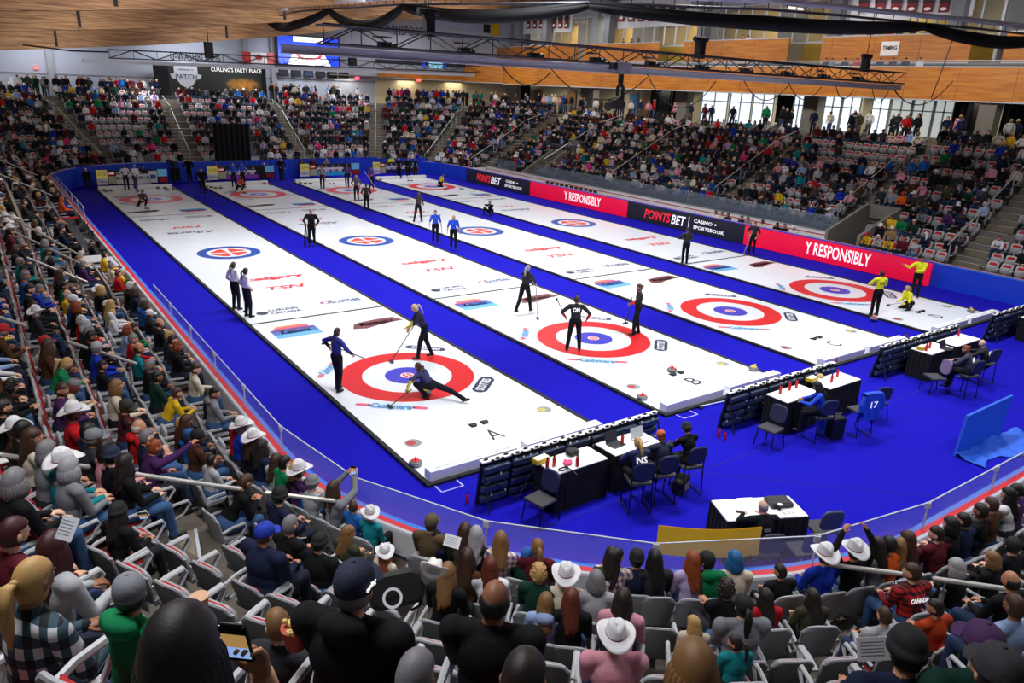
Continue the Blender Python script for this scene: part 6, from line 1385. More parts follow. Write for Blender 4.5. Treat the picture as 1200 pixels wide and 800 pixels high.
# ---- hero spectators : u, v of the head, template, hair, hair colour, hat, hat colour, top, [sleeve/flags]
HERO = """
8 405 sit_m short black - - black|22 428 sit_f_turn long brown - - cream|38 433 sit_f bob grey - - grey|58 446 sit_m short grey cowboy white teal|73 457 sit_m_turn short brown - - purple|91 424 sit_m short black - - navy|113 440 sit_m short brown - - charcoal
143 438 sit_m_turn short grey cap charcoal black|156 450 sit_m balding white - - red h|105 480 big_m short grey cap grey charcoal|86 482 sit_m short brown cowboy white red|126 470 sit_m short black - - black|115 461 sit_f bob black - - pink|167 475 cross_m short grey - - navy
178 491 reach bun ginger - - purple|140 496 sit_f wavy dark - - black|160 496 sit_f bun brown - - black h|18 503 sit_m short grey cowboy white brown|78 527 big_f bob silver - - grey|112 526 big_m short grey cap black green h|132 535 sit_m short black toque navy black
10 528 sit_f bob grey - - black|14 580 big_m short brown cap red maroon|3 590 sit_m short grey cap grey black|213 502 sit_f curly blonde - - maroon|223 527 sit_f short brown toque blue blue h|248 540 sit_f short black - - light_grey|287 563 down_m short brown - - black
247 481 sit_m short black toque charcoal navy|227 469 sit_m_turn short black cap black brown|214 457 sit_f long brown - - navy|180 408 sit_m short black - - dark_green|202 415 sit_f short dark - - black|228 418 sit_m_turn short brown - - cream|249 432 sit_m_turn short black - - grey h
276 458 sit_m short brown - - red|281 476 sit_m short grey cowboy white royal_blue|295 489 sit_f long brown cowboy white black|292 514 sit_m short grey cap black navy|130 409 sit_f bob light_brown - - cream|140 418 sit_f short brown - - maroon|136 400 sit_f long blonde - - white
16 356 sit_m_wide short grey cap purple navy|75 378 sit_m short brown cap red charcoal|63 372 sit_f wavy light_brown - - grey|56 347 sit_m short brown cowboy white olive|46 343 sit_f long brown - - brown|50 329 sit_m short grey cap grey black|47 302 sit_m balding grey - - white
41 296 sit_m short dark - - black|33 289 sit_m short grey - - royal_blue|79 310 sit_m short grey cap white blue|83 317 sit_f bob ginger - - black|95 344 sit_f bob white cap light_grey charcoal|99 352 sit_f curly grey - - black|107 363 sit_m_left short grey cap light_grey royal_blue|102 360 sit_m short black - - black
126 331 sit_f long blonde - - white|116 321 sit_f bob blonde - - black|111 305 sit_m_turn short brown - - black|149 318 sit_m short grey cap black charcoal|151 325 sit_f curly white - - black|157 332 sit_f bob brown - - navy|166 336 sit_m short grey - - charcoal|168 344 sit_f bob brown - - blue h
146 362 sit_f curly ginger - - pale_blue|152 367 sit_m short grey - - red|158 373 sit_m balding grey - - maroon|160 385 sit_m balding brown - - teal|186 371 sit_m balding brown - - black|197 378 sit_f curly blonde - - navy|171 392 sit_m short grey - - black|201 387 sit_m short dark - - charcoal|207 395 sit_f curly ginger - - black
4 377 sit_f bob brown - - tan|6 340 sit_m balding grey - - navy|3 328 sit_m short grey - - maroon|28 395 sit_f bob blonde - - black|8 298 sit_m short brown - - navy|65 287 sit_f long brown - - black|55 252 sit_m balding grey - - black|46 240 sit_m balding brown - - maroon|41 246 sit_m short white - - black
26 222 sit_m short brown - - charcoal|29 210 sit_m short grey cap white navy|16 238 sit_m short grey - - black|4 222 sit_m short grey - - purple|36 232 sit_f bob brown - - black|60 212 sit_f bob brown - - navy|52 216 sit_m short grey cap grey black|71 225 sit_f wavy ginger - - orange|62 230 sit_m short dark - - black
4 478 sit_m short dark - - black|305 493 sit_f long dark - - navy|331 504 sit_m short black - - green|349 521 sit_m short brown cowboy white purple|324 540 big_f long brown - - light_grey|345 551 sit_f bob blonde - - black|358 549 child short brown - - blue|367 566 sit_m short grey toque grey light_grey
390 552 photo long brown - - grey|413 574 child short brown - - blue|434 592 child short brown cowboy white teal|327 566 sit_m short black toque black navy|310 622 big_m short brown cap royal_blue navy|340 612 sit_m short grey - - black|375 636 big_m short black toque black black
408 625 sit_f_turn long light_brown - - olive|450 648 child long ginger cowboy white cream|509 630 sit_m_turn short black cap black navy|506 613 sit_m short brown cap camouflage camouflage|546 607 sit_f long brown - - olive|588 612 sit_f long light_brown - - plaid_light|558 621 sit_f wavy silver - - black
547 651 sit_f long brown - - brown|575 664 sit_f long auburn - - white|524 672 big_f long light_brown - - black|632 611 sit_f ponytail light_brown - - maroon|617 651 sit_m short brown cap blue dark_green|631 668 sit_f curly blonde - - dark_green|664 668 sit_m short brown cowboy white cream
670 702 big_f long auburn - - black|700 673 sit_f bob grey - - light_grey|717 652 sit_f wavy dark - - olive|725 626 sit_m_turn short black - - plaid_light|746 655 sit_m short black toque black navy|768 652 sit_f long black - - charcoal|812 655 sit_f long ginger - - lavender
832 632 sit_m_left short black cap black green h|861 655 sit_f bob blue - - cream|853 680 cross_f curly dark - - black|729 701 big_f wavy dark - - pink|640 706 big_f long light_brown - - pale_blue h|722 748 big_m short brown cowboy white pink|812 731 child long blonde - - cream
872 707 big_m ponytail black cap black grey|897 700 sit_f long dark - - red|862 753 child ponytail dark - - teal|580 703 big_m balding black - - black !|415 688 big_m short grey cap navy black !h|325 733 child short light_brown - - charcoal !|216 772 big_f long black - - black !|815 785 big_f bob light_brown - - brown !
486 793 big_m short grey - - black !|612 797 big_m short dark - - navy !|150 697 child short dark cap grey green !h|38 680 big_f ponytail blonde - - plaid_blue !|60 628 big_f long dark_red - - light_grey|16 625 sit_m short dark_red - - maroon|140 606 big_f long dark toque black black
914 671 sit_m_left short black - - black|952 700 sit_f long dark - - olive|970 632 sit_m short brown cowboy white royal_blue|1006 622 shade short brown cowboy white black|1048 612 sit_m short black - - orange|1054 640 sit_f_turn wavy light_brown - - black|1070 605 sit_f long brown - - maroon
1097 626 sit_m_left short dark - - maroon|1071 661 sit_m_left short brown - - plaid_red|1121 665 sit_f bob silver - - black|1163 656 sit_f bob light_brown - - black|1186 640 sit_m_turn short dark cap black black|1036 722 big_m short brown - - light_grey|1096 712 sit_m_left short dark - - rust_orange
1062 763 big_m short black toque black navy !|1152 757 big_m short dark cap purple dark_green !|1166 790 big_m short dark cap charcoal charcoal !|1119 598 sit_f bob black - - black|1133 594 sit_f short black - - navy|1151 592 sit_m short dark - - black|1184 573 sit_f long black - - white|1195 561 sit_f short black - - purple
1163 586 sit_m short brown - - brown|1100 560 - - - - - -|780 648 - - - - - -|1192 700 sit_m short brown - - pale_blue|1010 740 - - - - - -|955 640 - - - - - -
30 312 sit_m short black - - black|20 305 sit_f bob brown - - charcoal|70 252 sit_m short black - - navy|50 270 sit_f bob grey - - teal|28 265 sit_f bob grey - - charcoal|60 305 sit_f bob black - - black
22 280 sit_m short grey - - blue|10 258 sit_f short dark - - maroon|1175 610 sit_f long dark - - teal|1140 622 cross_m short black - - navy|1030 632 sit_f long dark - - grey|1188 668 sit_m balding dark - - black
"""
TOPM = {'plaid_blue': M_plaidbw, 'plaid_red': M_plaidred, 'plaid_light': M_plaidlt}
HEROES = []; taken = []
def headoff(T, rz): h = T['H']; return Matrix.Rotation(rz, 3, 'Z') @ h
def solve(u, v, T, exact):
    d = ray(u, v); best = None
    for k in range(NR):
        t = .02
        # walk along the ray to the row circle
        lo = None; o = rowoff(k) - .05; prev = None
        for i in range(1, 900):
            t = i * .05 / max(d.length, 1); P = CP + d * t
            if P.z < .3: break
            f = off(P.x, P.y) - o
            if prev is not None and prev > 0 >= f:
                z = rowz(k) + T['H'].z; s = (P.z - rowz(k)) / T['H'].z; e = abs(s - 1); 
                if best is None or e < best[0]: best = (e, k, P.copy(), s)
            prev = f
    if best is None: return None
    e, k, P, s = best; return k, P, s
GARM = {'black': 'black coat', 'navy': 'navy jacket', 'charcoal': 'charcoal jacket', 'grey': 'grey sweater', 'light grey': 'light grey sweater', 'white': 'white top', 'cream': 'cream top', 'teal': 'teal top', 'plaid_blue': 'blue and white plaid shirt', 'plaid_red': 'red and black plaid jacket', 'plaid_light': 'pale plaid shirt'}
def desc(hair, hc, hat, hatc, top, hood=False):
    gar = GARM.get(top, top + (' hoodie' if hood else ' top'))
    if hood and top in GARM and 'plaid' not in top: gar = GARM[top].split(' ')[0] + ' hooded jacket' if top != 'light grey' else 'light grey hoodie'
    if hat: return '%s in %s %s and %s' % ('person', hatc, {'cowboy': 'cowboy hat', 'cap': 'cap', 'toque': 'knitted hat'}[hat], gar)
    hn = {'short': 'short %s hair', 'balding': 'balding %s hair', 'curly': 'curly %s hair', 'bob': '%s bobbed hair', 'long': 'long %s hair', 'wavy': 'wavy %s hair', 'ponytail': '%s ponytail', 'bun': '%s hair in a bun', 'braid': '%s braid'}[hair] % hc
    return 'person with %s in %s' % (hn, gar)
used_labels = {}
EX = ['next to the aisle', 'near the glass', 'high in the stand', 'in mid stand']
def uniq(lab, alts):
    if lab not in used_labels: used_labels[lab] = 1; return lab
    for a in alts:
        l = lab + ', ' + a
        if l not in used_labels and len(l.split()) <= 16: used_labels[l] = 1; return l
    i = 1
    while True:
        l = ' '.join(lab.split()[:11]) + ', %s such along the stand' % ORD[min(i, len(ORD) - 1)]
        if l not in used_labels: used_labels[l] = 1; return l
        i += 1
SKH = ['#c99474', '#d6a488', '#c58a6a', '#dfb199', '#b98062', '#8a5a3e']
rh = random.Random(21); PEOPLE = []   # records for seats
for line in HERO.strip().split('\n'):
    for rec in line.split('|'):
        f = rec.split(); 
        if len(f) < 8 or f[2] == '-': continue
        u, v = float(f[0]), float(f[1]); T = TP[f[2]]; hair, hc, hat, hatc, top = [x.replace('_', ' ') if i != 4 else x for i, x in enumerate(f[3:8])]; fl = f[8] if len(f) > 8 else ''
        top = top if top.startswith('plaid') else top.replace('_', ' ')
        hat = None if hat == '-' else hat
        r = solve(u, v, T, '!' in fl)
        if r is None: continue
        k, P, s = r; exact = '!' in fl
        s2 = min(max(s, .9), 1.08); inn = inward(P.x, P.y); rz = math.atan2(-inn.x, inn.y)
        if exact:
            # close to the camera: the head must sit at the right size on the ray
            d = ray(u, v).normalized(); dist = {'580': 4.3, '415': 3.6, '325': 4.2, '216': 2.0, '815': 3.4, '486': 3.5, '612': 3.0, '150': 3.9, '38': 4.3, '1062': 4.7, '1152': 4.7, '1166': 3.9}[f[0]]
            P = CP + d * dist; inn = inward(P.x, P.y); rz = math.atan2(-inn.x, inn.y); s2 = 1.0; k = min(range(NR), key=lambda q: abs(rowoff(q) - .05 - off(P.x, P.y)))
            zb_ = P.z - T['H'].z
        else: zb_ = rowz(k)
        h = headoff(T, rz) * s2
        loc = (P.x - h.x, P.y - h.y, zb_)
        HEROES.append(dict(u=u, v=v, T=T, hair=hair, hc=hc, hat=hat, hatc=hatc, top=top, hood='h' in fl, k=k, loc=loc, rz=rz + rh.uniform(-.12, .12), s=s2, exact=exact)); taken.append((loc[0], loc[1], k))
# ---- automatic spectators and empties further off
EMPT = [(110, 175, 130, 166, .75), (150, 245, 166, 190, .8), (225, 240, 110, 130, .3), (955, 1058, 163, 192, .85), (900, 960, 160, 190, .25), (925, 1045, 190, 262, .28), (1040, 1100, 165, 190, .5), (1040, 1200, 190, 300, .18), (1080, 1200, 255, 330, .5), (1080, 1200, 165, 200, .4), (480, 580, 120, 185, .2), (330, 430, 165, 185, .35), (430, 520, 165, 190, .35), (700, 745, 144, 165, .4), (745, 900, 190, 232, .22), (860, 930, 200, 260, .5), (20, 60, 130, 175, .25), (0, 60, 160, 200, .3), (560, 620, 140, 180, .25), (235, 262, 115, 135, .5), (255, 300, 120, 150, .5)]
def pempty(u, v):
    p = .07
    for a, b, c, d, q in EMPT:
        if a < u < b and c < v < d: p = max(p, q)
    return p
ra = random.Random(99); AUTO = []; SEATS = []; FARS = []; FARP = []
hp_ = [(h['loc'][0], h['loc'][1], h['loc'][2]) for h in HEROES]
AT = ['sit_m', 'sit_m_wide', 'sit_f', 'sit_m_turn', 'sit_f_turn', 'sit_m_left', 'lean_m', 'lean_f', 'cross_m', 'cross_f']
TC_ = ['black'] * 8 + ['navy'] * 6 + ['charcoal'] * 4 + ['grey'] * 3 + ['light grey'] * 3 + ['white'] * 4 + ['cream'] * 2 + ['red'] * 3 + ['maroon'] * 2 + ['purple', 'royal blue', 'royal blue', 'blue', 'blue', 'pale blue', 'teal', 'green', 'dark green', 'olive', 'brown', 'tan', 'orange', 'pink', 'bright pink', 'yellow', 'lavender']
def rndlook(r):
    f = r.random() < .45; hair = r.choice(['bob', 'long', 'wavy', 'curly', 'ponytail', 'bun']) if f else r.choice(['short', 'short', 'short', 'balding'])
    hc = r.choice(['brown', 'dark', 'black', 'grey', 'grey', 'white', 'light brown', 'blonde', 'silver', 'auburn']); hat = r.choice([None] * 7 + ['cap', 'cap', 'cowboy', 'toque'])
    if hat in ('cap', 'toque') and not f: hair = 'short'
    hatc = 'white' if hat == 'cowboy' else r.choice(['black', 'navy', 'grey', 'red', 'white']) ; return f, hair, hc, hat, hatc, r.choice(TC_)
for (x, y, k, bench, rz, z, run, idx) in GRID:
    u, v, d = PX((x, y, z + .8)); inframe = -25 < u < 1225 and -20 < v < 860 and d > .5
    dc = math.dist((x, y, z + 1.1), CAMP)
    if dc < 1.35: continue
    if not inframe:
        if dc > 9 and d > 3 and -260 < u < 1750 and -200 < v < 1100:
            oc = ra.random() > .12; FARS.append((x, y, z, rz, k, oc, dc, u, v, bench, idx))
            if oc: FARP.append((x, y, z, rz, k, dc, u, v))
        continue
    herozone = (v > 395) or (u < 205 and v > 285 and x < 0) or (x < -4.8 and y < 13.5 and v > 285)
    near_h = [q for q in hp_ if abs(q[2] - z) < .75 and math.hypot(q[0] - x, q[1] - y) < .46]
    if herozone:
        if near_h: continue
        fill = (u < 330 and v < 500 and ra.random() < .5) or (u < 140 and v < 600 and ra.random() < .35) or (u > 1090 and v < 640 and ra.random() < .3)
        if fill and any(math.hypot(q[0] - x, q[1] - y) < .5 for q in hp_ if abs(q[2] - z) < .3): fill = False
        SEATS.append((x, y, z, rz, k, fill, dc, u, v, bench, idx))
        if fill: AUTO.append((x, y, z, rz, k, dc, u, v))
        continue
    if near_h: continue
    occ = ra.random() > pempty(u, v)
    SEATS.append((x, y, z, rz, k, occ, dc, u, v, bench, idx))
    if occ: AUTO.append((x, y, z, rz, k, dc, u, v))
for h in HEROES:
    x, y, z = h['loc']; u, v, d = PX((x, y, z + .8)); SEATS.append((x, y, z if not h['exact'] else z, h['rz'], h['k'], True, math.dist((x, y, z + .8), CAMP), u, v, False, 0))
AUTO.sort(key=lambda a: a[5]); NIND = 300 - len(HEROES) - 4
IND = AUTO[:NIND]; REST = AUTO[NIND:] + FARP
print('heroes', len(HEROES), 'auto', len(AUTO), 'seats', len(SEATS))
gid = 'spectators seated in the stands'
def place_words(x, y, k): return '%s row of the %s' % (NUM[min(k, 11)], region_name(x, y))
HSORT = sorted(HEROES, key=lambda h: math.dist(h['loc'], CAMP))
allp = []
for h in HEROES: allp.append((h['loc'], desc(h['hair'], h['hc'], h['hat'], h['hatc'], h['top'], h['hood']), h['k']))
looks = []
for a in IND:
    lk = rndlook(ra); looks.append(lk); allp.append(((a[0], a[1], a[2]), desc(lk[1], lk[2], lk[3], lk[4], lk[5]), a[4]))
def neighbour(loc, k):
    best = sorted((math.hypot(p[0] - loc[0], p[1] - loc[1]), s) for p, s, kk in allp if kk == k and math.hypot(p[0] - loc[0], p[1] - loc[1]) > .1)
    return [s.split(' in ', 1)[1] if ' in ' in s else s for _, s in best[:4]]
def fulllabel(loc, k, dsc):
    nb = neighbour(loc, k); alts = [place_words(loc[0], loc[1], k)] + ['beside one in %s' % n for n in nb] + ['%s row, beside one in %s' % (NUM[k], n) for n in nb]
    return uniq(dsc, alts)
for h in HEROES:
    lab = fulllabel(h['loc'], h['k'], desc(h['hair'], h['hc'], h['hat'], h['hatc'], h['top'], h['hood']))
    big = math.dist(h['loc'], CAMP) < 14
    o = person(h['T'], h['loc'], h['rz'], TOPM.get(h['top'], h['top']), rh.choice(['#1c2436', '#2a3a5c', '#15161a', '#3b5a86', '#22242a']), h['hair'], h['hc'], h['hat'], h['hatc'], rh.choice(SKH), label=lab, group=gid, hood=h['hood'])
    o.scale = (h['s'],) * 3; h['o'] = o
    if h['top'] == 'plaid_red': jersey_text(h['T'], o, 'CANADA', M_tw, .26, .06, .05)
    if h['u'] == 415:
        t = textfit('curling', .09, .035, M_tw, None, (0, 0, 0), (0, 0, 0), name='cap_lettering'); t.parent = o; t.matrix_local = Matrix.Translation(h['T']['H']) @ h['T']['Rh'].to_4x4() @ Matrix.Translation((.094, -.03, .05)) @ Euler((PI / 2, 0, PI / 2)).to_matrix().to_4x4() @ Matrix.Diagonal((t.scale.x, t.scale.y, 1, 1))
for a, lk in zip(IND, looks):
    f, hair, hc, hat, hatc, top = lk; T = TP[ra.choice([t for t in AT if TP[t]['sex'] == ('f' if f else 'm')])]
    lab = fulllabel((a[0], a[1], a[2]), a[4], desc(hair, hc, hat, hatc, top))
    o = person(T, (a[0], a[1], a[2]), a[3] + ra.uniform(-.15, .15), top, ra.choice(['#1c2436', '#2a3a5c', '#15161a', '#3b5a86']), hair, hc, hat, hatc, ra.choice(SKH), label=lab, group=gid); o.scale = (ra.uniform(.94, 1.02),) * 3
# ---- objects held by people near the camera
def held(u, v, dist, rotz, tilt, label, scr=True):
    P = CP + ray(u, v).normalized() * dist; e = empty('smartphone', P, rotz, label=label, cat='phone'); e.rotation_euler = (tilt, 0, rotz)
    g = MB(); g.rbox((0, 0, 0), (.074, .009, .15), .014, M_black, n=4); g.build('casing', e)
    g = MB(); g.box((0, -.0052, 0), (.066, .001, .138), mat('#0c0d12', .2)); g.box((0, -.006, .012), (.064, .001, .05), mat('#c59a5c', .4, emit=.6)); g.box((0, -.006, -.035), (.064, .001, .044), mat('#8fb0e8', .4, emit=.9)); g.build('screen', e, label='lit screen'); return e
yaw = CAMR[2]
ph = held(277, 752, 2.15, yaw - .1, .25, 'smartphone held up in the foreground, screen showing the arena')
g = MB(); w_ = Vector((.045, .03, -.14)); handmesh(g, w_, Vector((-.15, .05, 1)), Vector((.4, .9, 0)), -1, .9, mat('#c99474', .55)); g.tube([w_ + Vector((.05, .1, -.3)), w_ + Vector((.01, .02, -.08)), w_ + Vector((0, 0, .02))], [.045, .034, .03], mat('#c99474', .55), 12)
# the arm belongs to the dark haired spectator at the lower left
hd = [h for h in HEROES if h['u'] == 216][0]['o']; ar = g.build('raised_hand', hd, smooth=True); bpy.context.view_layer.update(); ar.matrix_world = Matrix.Translation(ph.location) @ Matrix.Rotation(yaw, 4, 'Z')
held(355, 629, 7.4, yaw + .3, .9, 'bright smartphone in the lap of the grey haired spectator'); held(414, 551, 10.6, yaw, .1, 'smartphone held up to film by the spectator at the glass')
held(168, 604, 7.0, yaw + .3, .7, 'smartphone held by the spectator in black knitted hat')
def paper(u, v, dist, w, h, rot, label, cat='paper', m=None):
    P = CP + ray(u, v).normalized() * dist; g = MB(); g.box((0, 0, 0), (w, .004, h), m or mat('#dfe2e8')); 
    for i in range(5): g.box((-.01, -.003, h * (.3 - .14 * i)), (w * .7, .001, h * .03), mat('#8a8e98'))
    o = g.build('programme', label=label, cat=cat); o.location = P; o.rotation_euler = rot; return o
paper(79, 619, 5.6, .1, .15, (-.5, .3, yaw), 'printed programme held by the dark red haired spectator'); paper(530, 634, 9.6, .2, .15, (-.8, .3, yaw), 'white sheet held by the black capped spectator'); paper(1024, 760, 5.3, .2, .14, (-.4, -.1, yaw), 'white sheet held by the short haired spectator in light grey')
P = CP + ray(347, 757).normalized() * 3.9; g = MB(); g.lathe([(.045, 0), (.065, .11)], m=mat('#b8432c', .6), n=18)
for i in range(26): g.ell((R0.uniform(-.045, .045), R0.uniform(-.045, .045), .105 + R0.uniform(0, .03)), (.014, .014, .012), mat('#e0c47a', .8), None, 6, 4)
o = g.build('popcorn_tub', label='red tub of popcorn held by the boy in the foreground', cat='popcorn'); o.location = P
P = CP + ray(236, 722).normalized() * 4.2; g = MB(); g.lathe([(.03, 0), (.043, .11), (.046, .112), (.046, .12), (.001, .122)], m=mat('#c9a07c', .6), n=18); o = g.build('paper_cup', label='brown paper cup standing between empty seats near the camera', cat='cup'); o.location = P
# bag lying over seats, hat lying on a seat, hats on laps
P = CP + ray(463, 690).normalized() * 6.0; e = empty('shoulder_bag', P, yaw + .4, label='black bag with a white ring mark lying over the empty seats', cat='bag')
g = MB(); g.rbox((0, 0, 0), (.4, .14, .26), .07, M_black, M=RX(-.6)); g.build('bag_body', e); t = annulus(.055, .075, M_white, 0, (0, 0), 24); o = t.build('ring_mark', e); o.location = (-.05, -.12, .02); o.rotation_euler = (PI / 2 - .6, 0, 0)
g = MB(); g.tube([(.17, 0, .08), (.22, -.05, .0), (.16, -.1, -.12), (.1, -.08, -.16)], .012, M_black, 6); g.build('strap', e)
def loosehat(u, v, dist, rot, label):
    P = CP + ray(u, v).normalized() * dist; e = empty('cowboy_hat', P, 0, label=label, cat='hat'); e.rotation_euler = rot
    for nm, me in hat_mesh('cowboy'): o = bpy.data.objects.new(nm, me); COL.objects.link(o); o.parent = e; 
loosehat(508, 668, 8.3, (-1.0, .3, yaw), 'white cowboy hat on the lap of the long haired spectator in black')
# ---- handrails
def handrail(pts, label, posts=True, floorz=None, r=.033):
    P = [Vector(p) for p in pts]; c = sum(P, Vector((0, 0, 0))) / len(P); e = empty('handrail', (c.x, c.y, c.z - .95), label=label, cat='handrail')
    g = MB(); g.tube([p - e.location for p in P], r, M_rail, 10)
    for p in (P[0], P[-1]): g.ell(p - e.location, (r, r, r), M_rail, None, 10, 6)
    g.build('rail', e)
    for p in (P[0].lerp(P[-1], .1), P[0].lerp(P[-1], .9)):
        a = p - e.location; g = MB(); g.tube([a + Vector((0, 0, -.02)), a + Vector((0, 0, -.16))], .011, M_steel, 8); g.tube([a + Vector((0, 0, -.15)), a + Vector((0, 0, -.98))], r * .95, M_rail, 10); g.tube([a + Vector((0, 0, -.14)), a + Vector((0, 0, -.19))], r * 1.12, M_steel, 10); g.build('post', e)
def onprof(p, q, label, r=.026): 
    out = []
    for x, y in (p, q):
        o = off(x, y); k = max(0, (o - .9) / .85 + .5); kk = int(min(k, NR - 1)); f = k - kk; z = rowz(kk) + (rowz(min(kk + 1, NR - 1)) - rowz(kk)) * f + .92; out.append((x, y, z))
    handrail(out, label, r=r)
handrail([(-9.6, -7.5, 3.55), (-8.23, -7.03, 2.71)], 'grey handrail of the corner aisle, highest of three'); handrail([(-7.74, -6.91, 2.42), (-6.37, -7.02, 1.83)], 'grey handrail of the corner aisle, middle of three'); handrail([(-6.04, -7.18, 1.75), (-5.2, -7.7, 1.62)], 'grey handrail of the corner aisle, lowest of three')
handrail([(-.17, -12.62, 1.60), (.36, -13.41, 1.72)], 'grey handrail of the near right aisle, lower one'); handrail([(.52, -13.71, 1.78), (.85, -14.9, 2.15)], 'grey handrail of the near right aisle, upper one')
handrail([(-9.6, .1, 3.3), (-8.49, -.03, 2.7)], 'grey handrail of the nearest left aisle, upper one'); handrail([(-7.82, -.2, 2.3), (-6.72, -.86, 1.84)], 'grey handrail of the nearest left aisle, lower one')
handrail([(-8.0, 7.91, 2.42), (-6.7, 6.9, 1.8)], 'grey handrail of the second left aisle'); handrail([(-9.5, 16.6, 3.4), (-6.4, 10.4, 1.8)], 'long grey handrail beside the left opening'); handrail([(-10, 15, 3.3), (-6.6, 8.9, 1.9)], 'lower long grey handrail beside the left opening')
AN = ['second left aisle', '', 'third left aisle', 'fourth left aisle', 'fifth left aisle', '', '', '', '', 'right aisle nearest the camera', 'right aisle beside the concrete tunnel', 'right aisle left of the tunnel', 'middle right aisle', 'right aisle by the glass tunnel', 'farthest right aisle', 'far right corner aisle', 'far corner aisle right of centre', 'far aisle right of the black opening', 'far aisle left of the black opening', 'far left corner aisle', 'left corner aisle']
for i, (p, q) in enumerate(AISLES):
    if i in (0, 1, 5, 6, 7, 8, 20): continue
    P, Q = Vector(p), Vector(q); d = (Q - P).normalized(); bench = isbench(P.x, P.y)
    for j, (a, c) in enumerate(((1.1, 3.6), (3.9, 6.4), (6.7, 9.3))):
        pts = []
        for s in (a, c):
            o = s + (2.0 if bench else 0); pt = P + d * aisle_at(P, d, o); kk = (s - .3) / .85 if not bench else (o - 2.45) / .85; k0 = int(max(0, min(kk, 8))); z = rowz(k0, bench) + (rowz(k0 + 1, bench) - rowz(k0, bench)) * min(1, max(0, kk - k0)) + .98; n = Vector((-d.y, d.x)) * (.0 if i in (17, 18, 15, 16) else .62); pts.append((pt.x + n.x, pt.y + n.y, z))
        handrail(pts, 'grey handrail of the %s, %s section' % (AN[i], ('lowest', 'middle', 'highest')[j]), r=.032)
# ---- seats as objects
SEATS.sort(key=lambda s: s[6]); rs = random.Random(4)
gs = 'grey stadium seats'; protos = {}
def seat_obj(s):
    x, y, z, rz, k, occ, dc, u, v, bench, idx = s; plain = (k <= 1 and x < 24 and y < 5) or (k == 0 and y > 40); kind = ('plain' if plain else 'pad') + ('_open' if occ or rs.random() < .04 else '_folded')
    det = dc < 13
    if (kind, det) not in protos:
        if det:
            r = empty('stadium_seat'); 
            for nm, me in SEATM[kind]: o = bpy.data.objects.new(nm, me); COL.objects.link(o); o.parent = r
        else: r = bpy.data.objects.new('stadium_seat', LOWM[kind]); COL.objects.link(r)
        protos[(kind, det)] = r; c = r
    else:
        src = protos[(kind, det)]; c = copyobj(src)
        for ch in src.children: copyobj(ch, c)
    c.location = (x, y, z); c.rotation_euler = (0, 0, rz)
    nb = sorted((math.hypot(p[0] - x, p[1] - y), d_) for p, d_, kk in allp if kk == k)
    nn = [q[1].replace('person with ', '').replace('person in ', '') for q in nb[:5]]
    if occ: base_ = 'grey seat under the spectator with ' + nn[0] if nn else 'occupied grey seat'; 
    else: base_ = ('plain grey seat' if plain else 'empty grey seat with red pad') + ', %s row' % NUM[k]
    base_ = ' '.join(base_.split()[:13]); alts = []
    if nb and not occ:
        for q in range(min(5, len(nn))):
            n_ = max(1, int(round(nb[q][0] / .545))); alts.append(('beside ' if n_ == 1 else '%s seat away from ' % NUM[min(n_ - 1, 11)]) + nn[q].split(' in ')[-1].split(' and ')[-1])
    alts += ['%s from the aisle' % ORD[min(max(idx, 1) - 1, 60)], '%s row' % NUM[k], place_words(x, y, k), '%s from the aisle, %s' % (ORD[min(max(idx, 1) - 1, 60)], region_name(x, y))]
    tag(c, uniq(base_, alts), 'seat', gs); return c
IS = SEATS[:300]; RS = SEATS[300:] + FARS
for s in IS: seat_obj(s)
# ---- merged masses : the remaining seats and the remaining people
def arrays(g):
    tri = []; mi = []
    for f, m in zip(g.f, g.m):
        for i in range(1, len(f) - 1): tri.append((f[0], f[i], f[i + 1])); mi.append(m)
    return np.array(g.v, np.float32), np.array(tri, np.int32), np.array(mi, np.int32)
def mass(name, items, mats, **kw):
    """items: (verts, tris, matidx)"""
    V = np.concatenate([i[0] for i in items]); o = 0; F = []
    for v, t, m in items: F.append(t + o); o += len(v)
    F = np.concatenate(F); Mi = np.concatenate([i[2] for i in items]); me = bpy.data.meshes.new(name)
    me.vertices.add(len(V)); me.vertices.foreach_set('co', V.ravel()); me.loops.add(F.size); me.loops.foreach_set('vertex_index', F.ravel())
    me.polygons.add(len(F)); me.polygons.foreach_set('loop_start', np.arange(0, F.size, 3, dtype=np.int32)); me.polygons.foreach_set('material_index', Mi.astype(np.int32))
    me.polygons.foreach_set('use_smooth', np.ones(len(F), bool))
    for m in mats: me.materials.append(m)
    me.update(calc_edges=True); me.validate(); ob = bpy.data.objects.new(name, me); COL.objects.link(ob); tag(ob, **kw); print(name, len(F)); return ob
def xf(v, x, y, z, rz, s=1.0):
    c, n = math.cos(rz), math.sin(rz); q = np.empty_like(v); q[:, 0] = (v[:, 0] * c - v[:, 1] * n) * s + x; q[:, 1] = (v[:, 0] * n + v[:, 1] * c) * s + y; q[:, 2] = v[:, 2] * s + z; return q
SM = [M_sg, M_pad, M_arm, M_sgd]; items = []
LA = {k: arrays(LOWS[k]) for k in LOWS}; LMAP = {k: np.array([SM.index(m) for m in LOWS[k].mats]) for k in LOWS}
for s in RS:
    x, y, z, rz, k, occ = s[:6]; kind = ('plain' if (k == 0 and y > 40) else 'pad') + ('_open' if occ else '_folded'); v, t, m = LA[kind]; items.append((xf(v, x, y, z, rz), t, LMAP[kind][m]))
mass('stadium_seating', items, SM, label='rows of grey seats with red pads filling the far and right stands', cat='seating', kind='stuff')
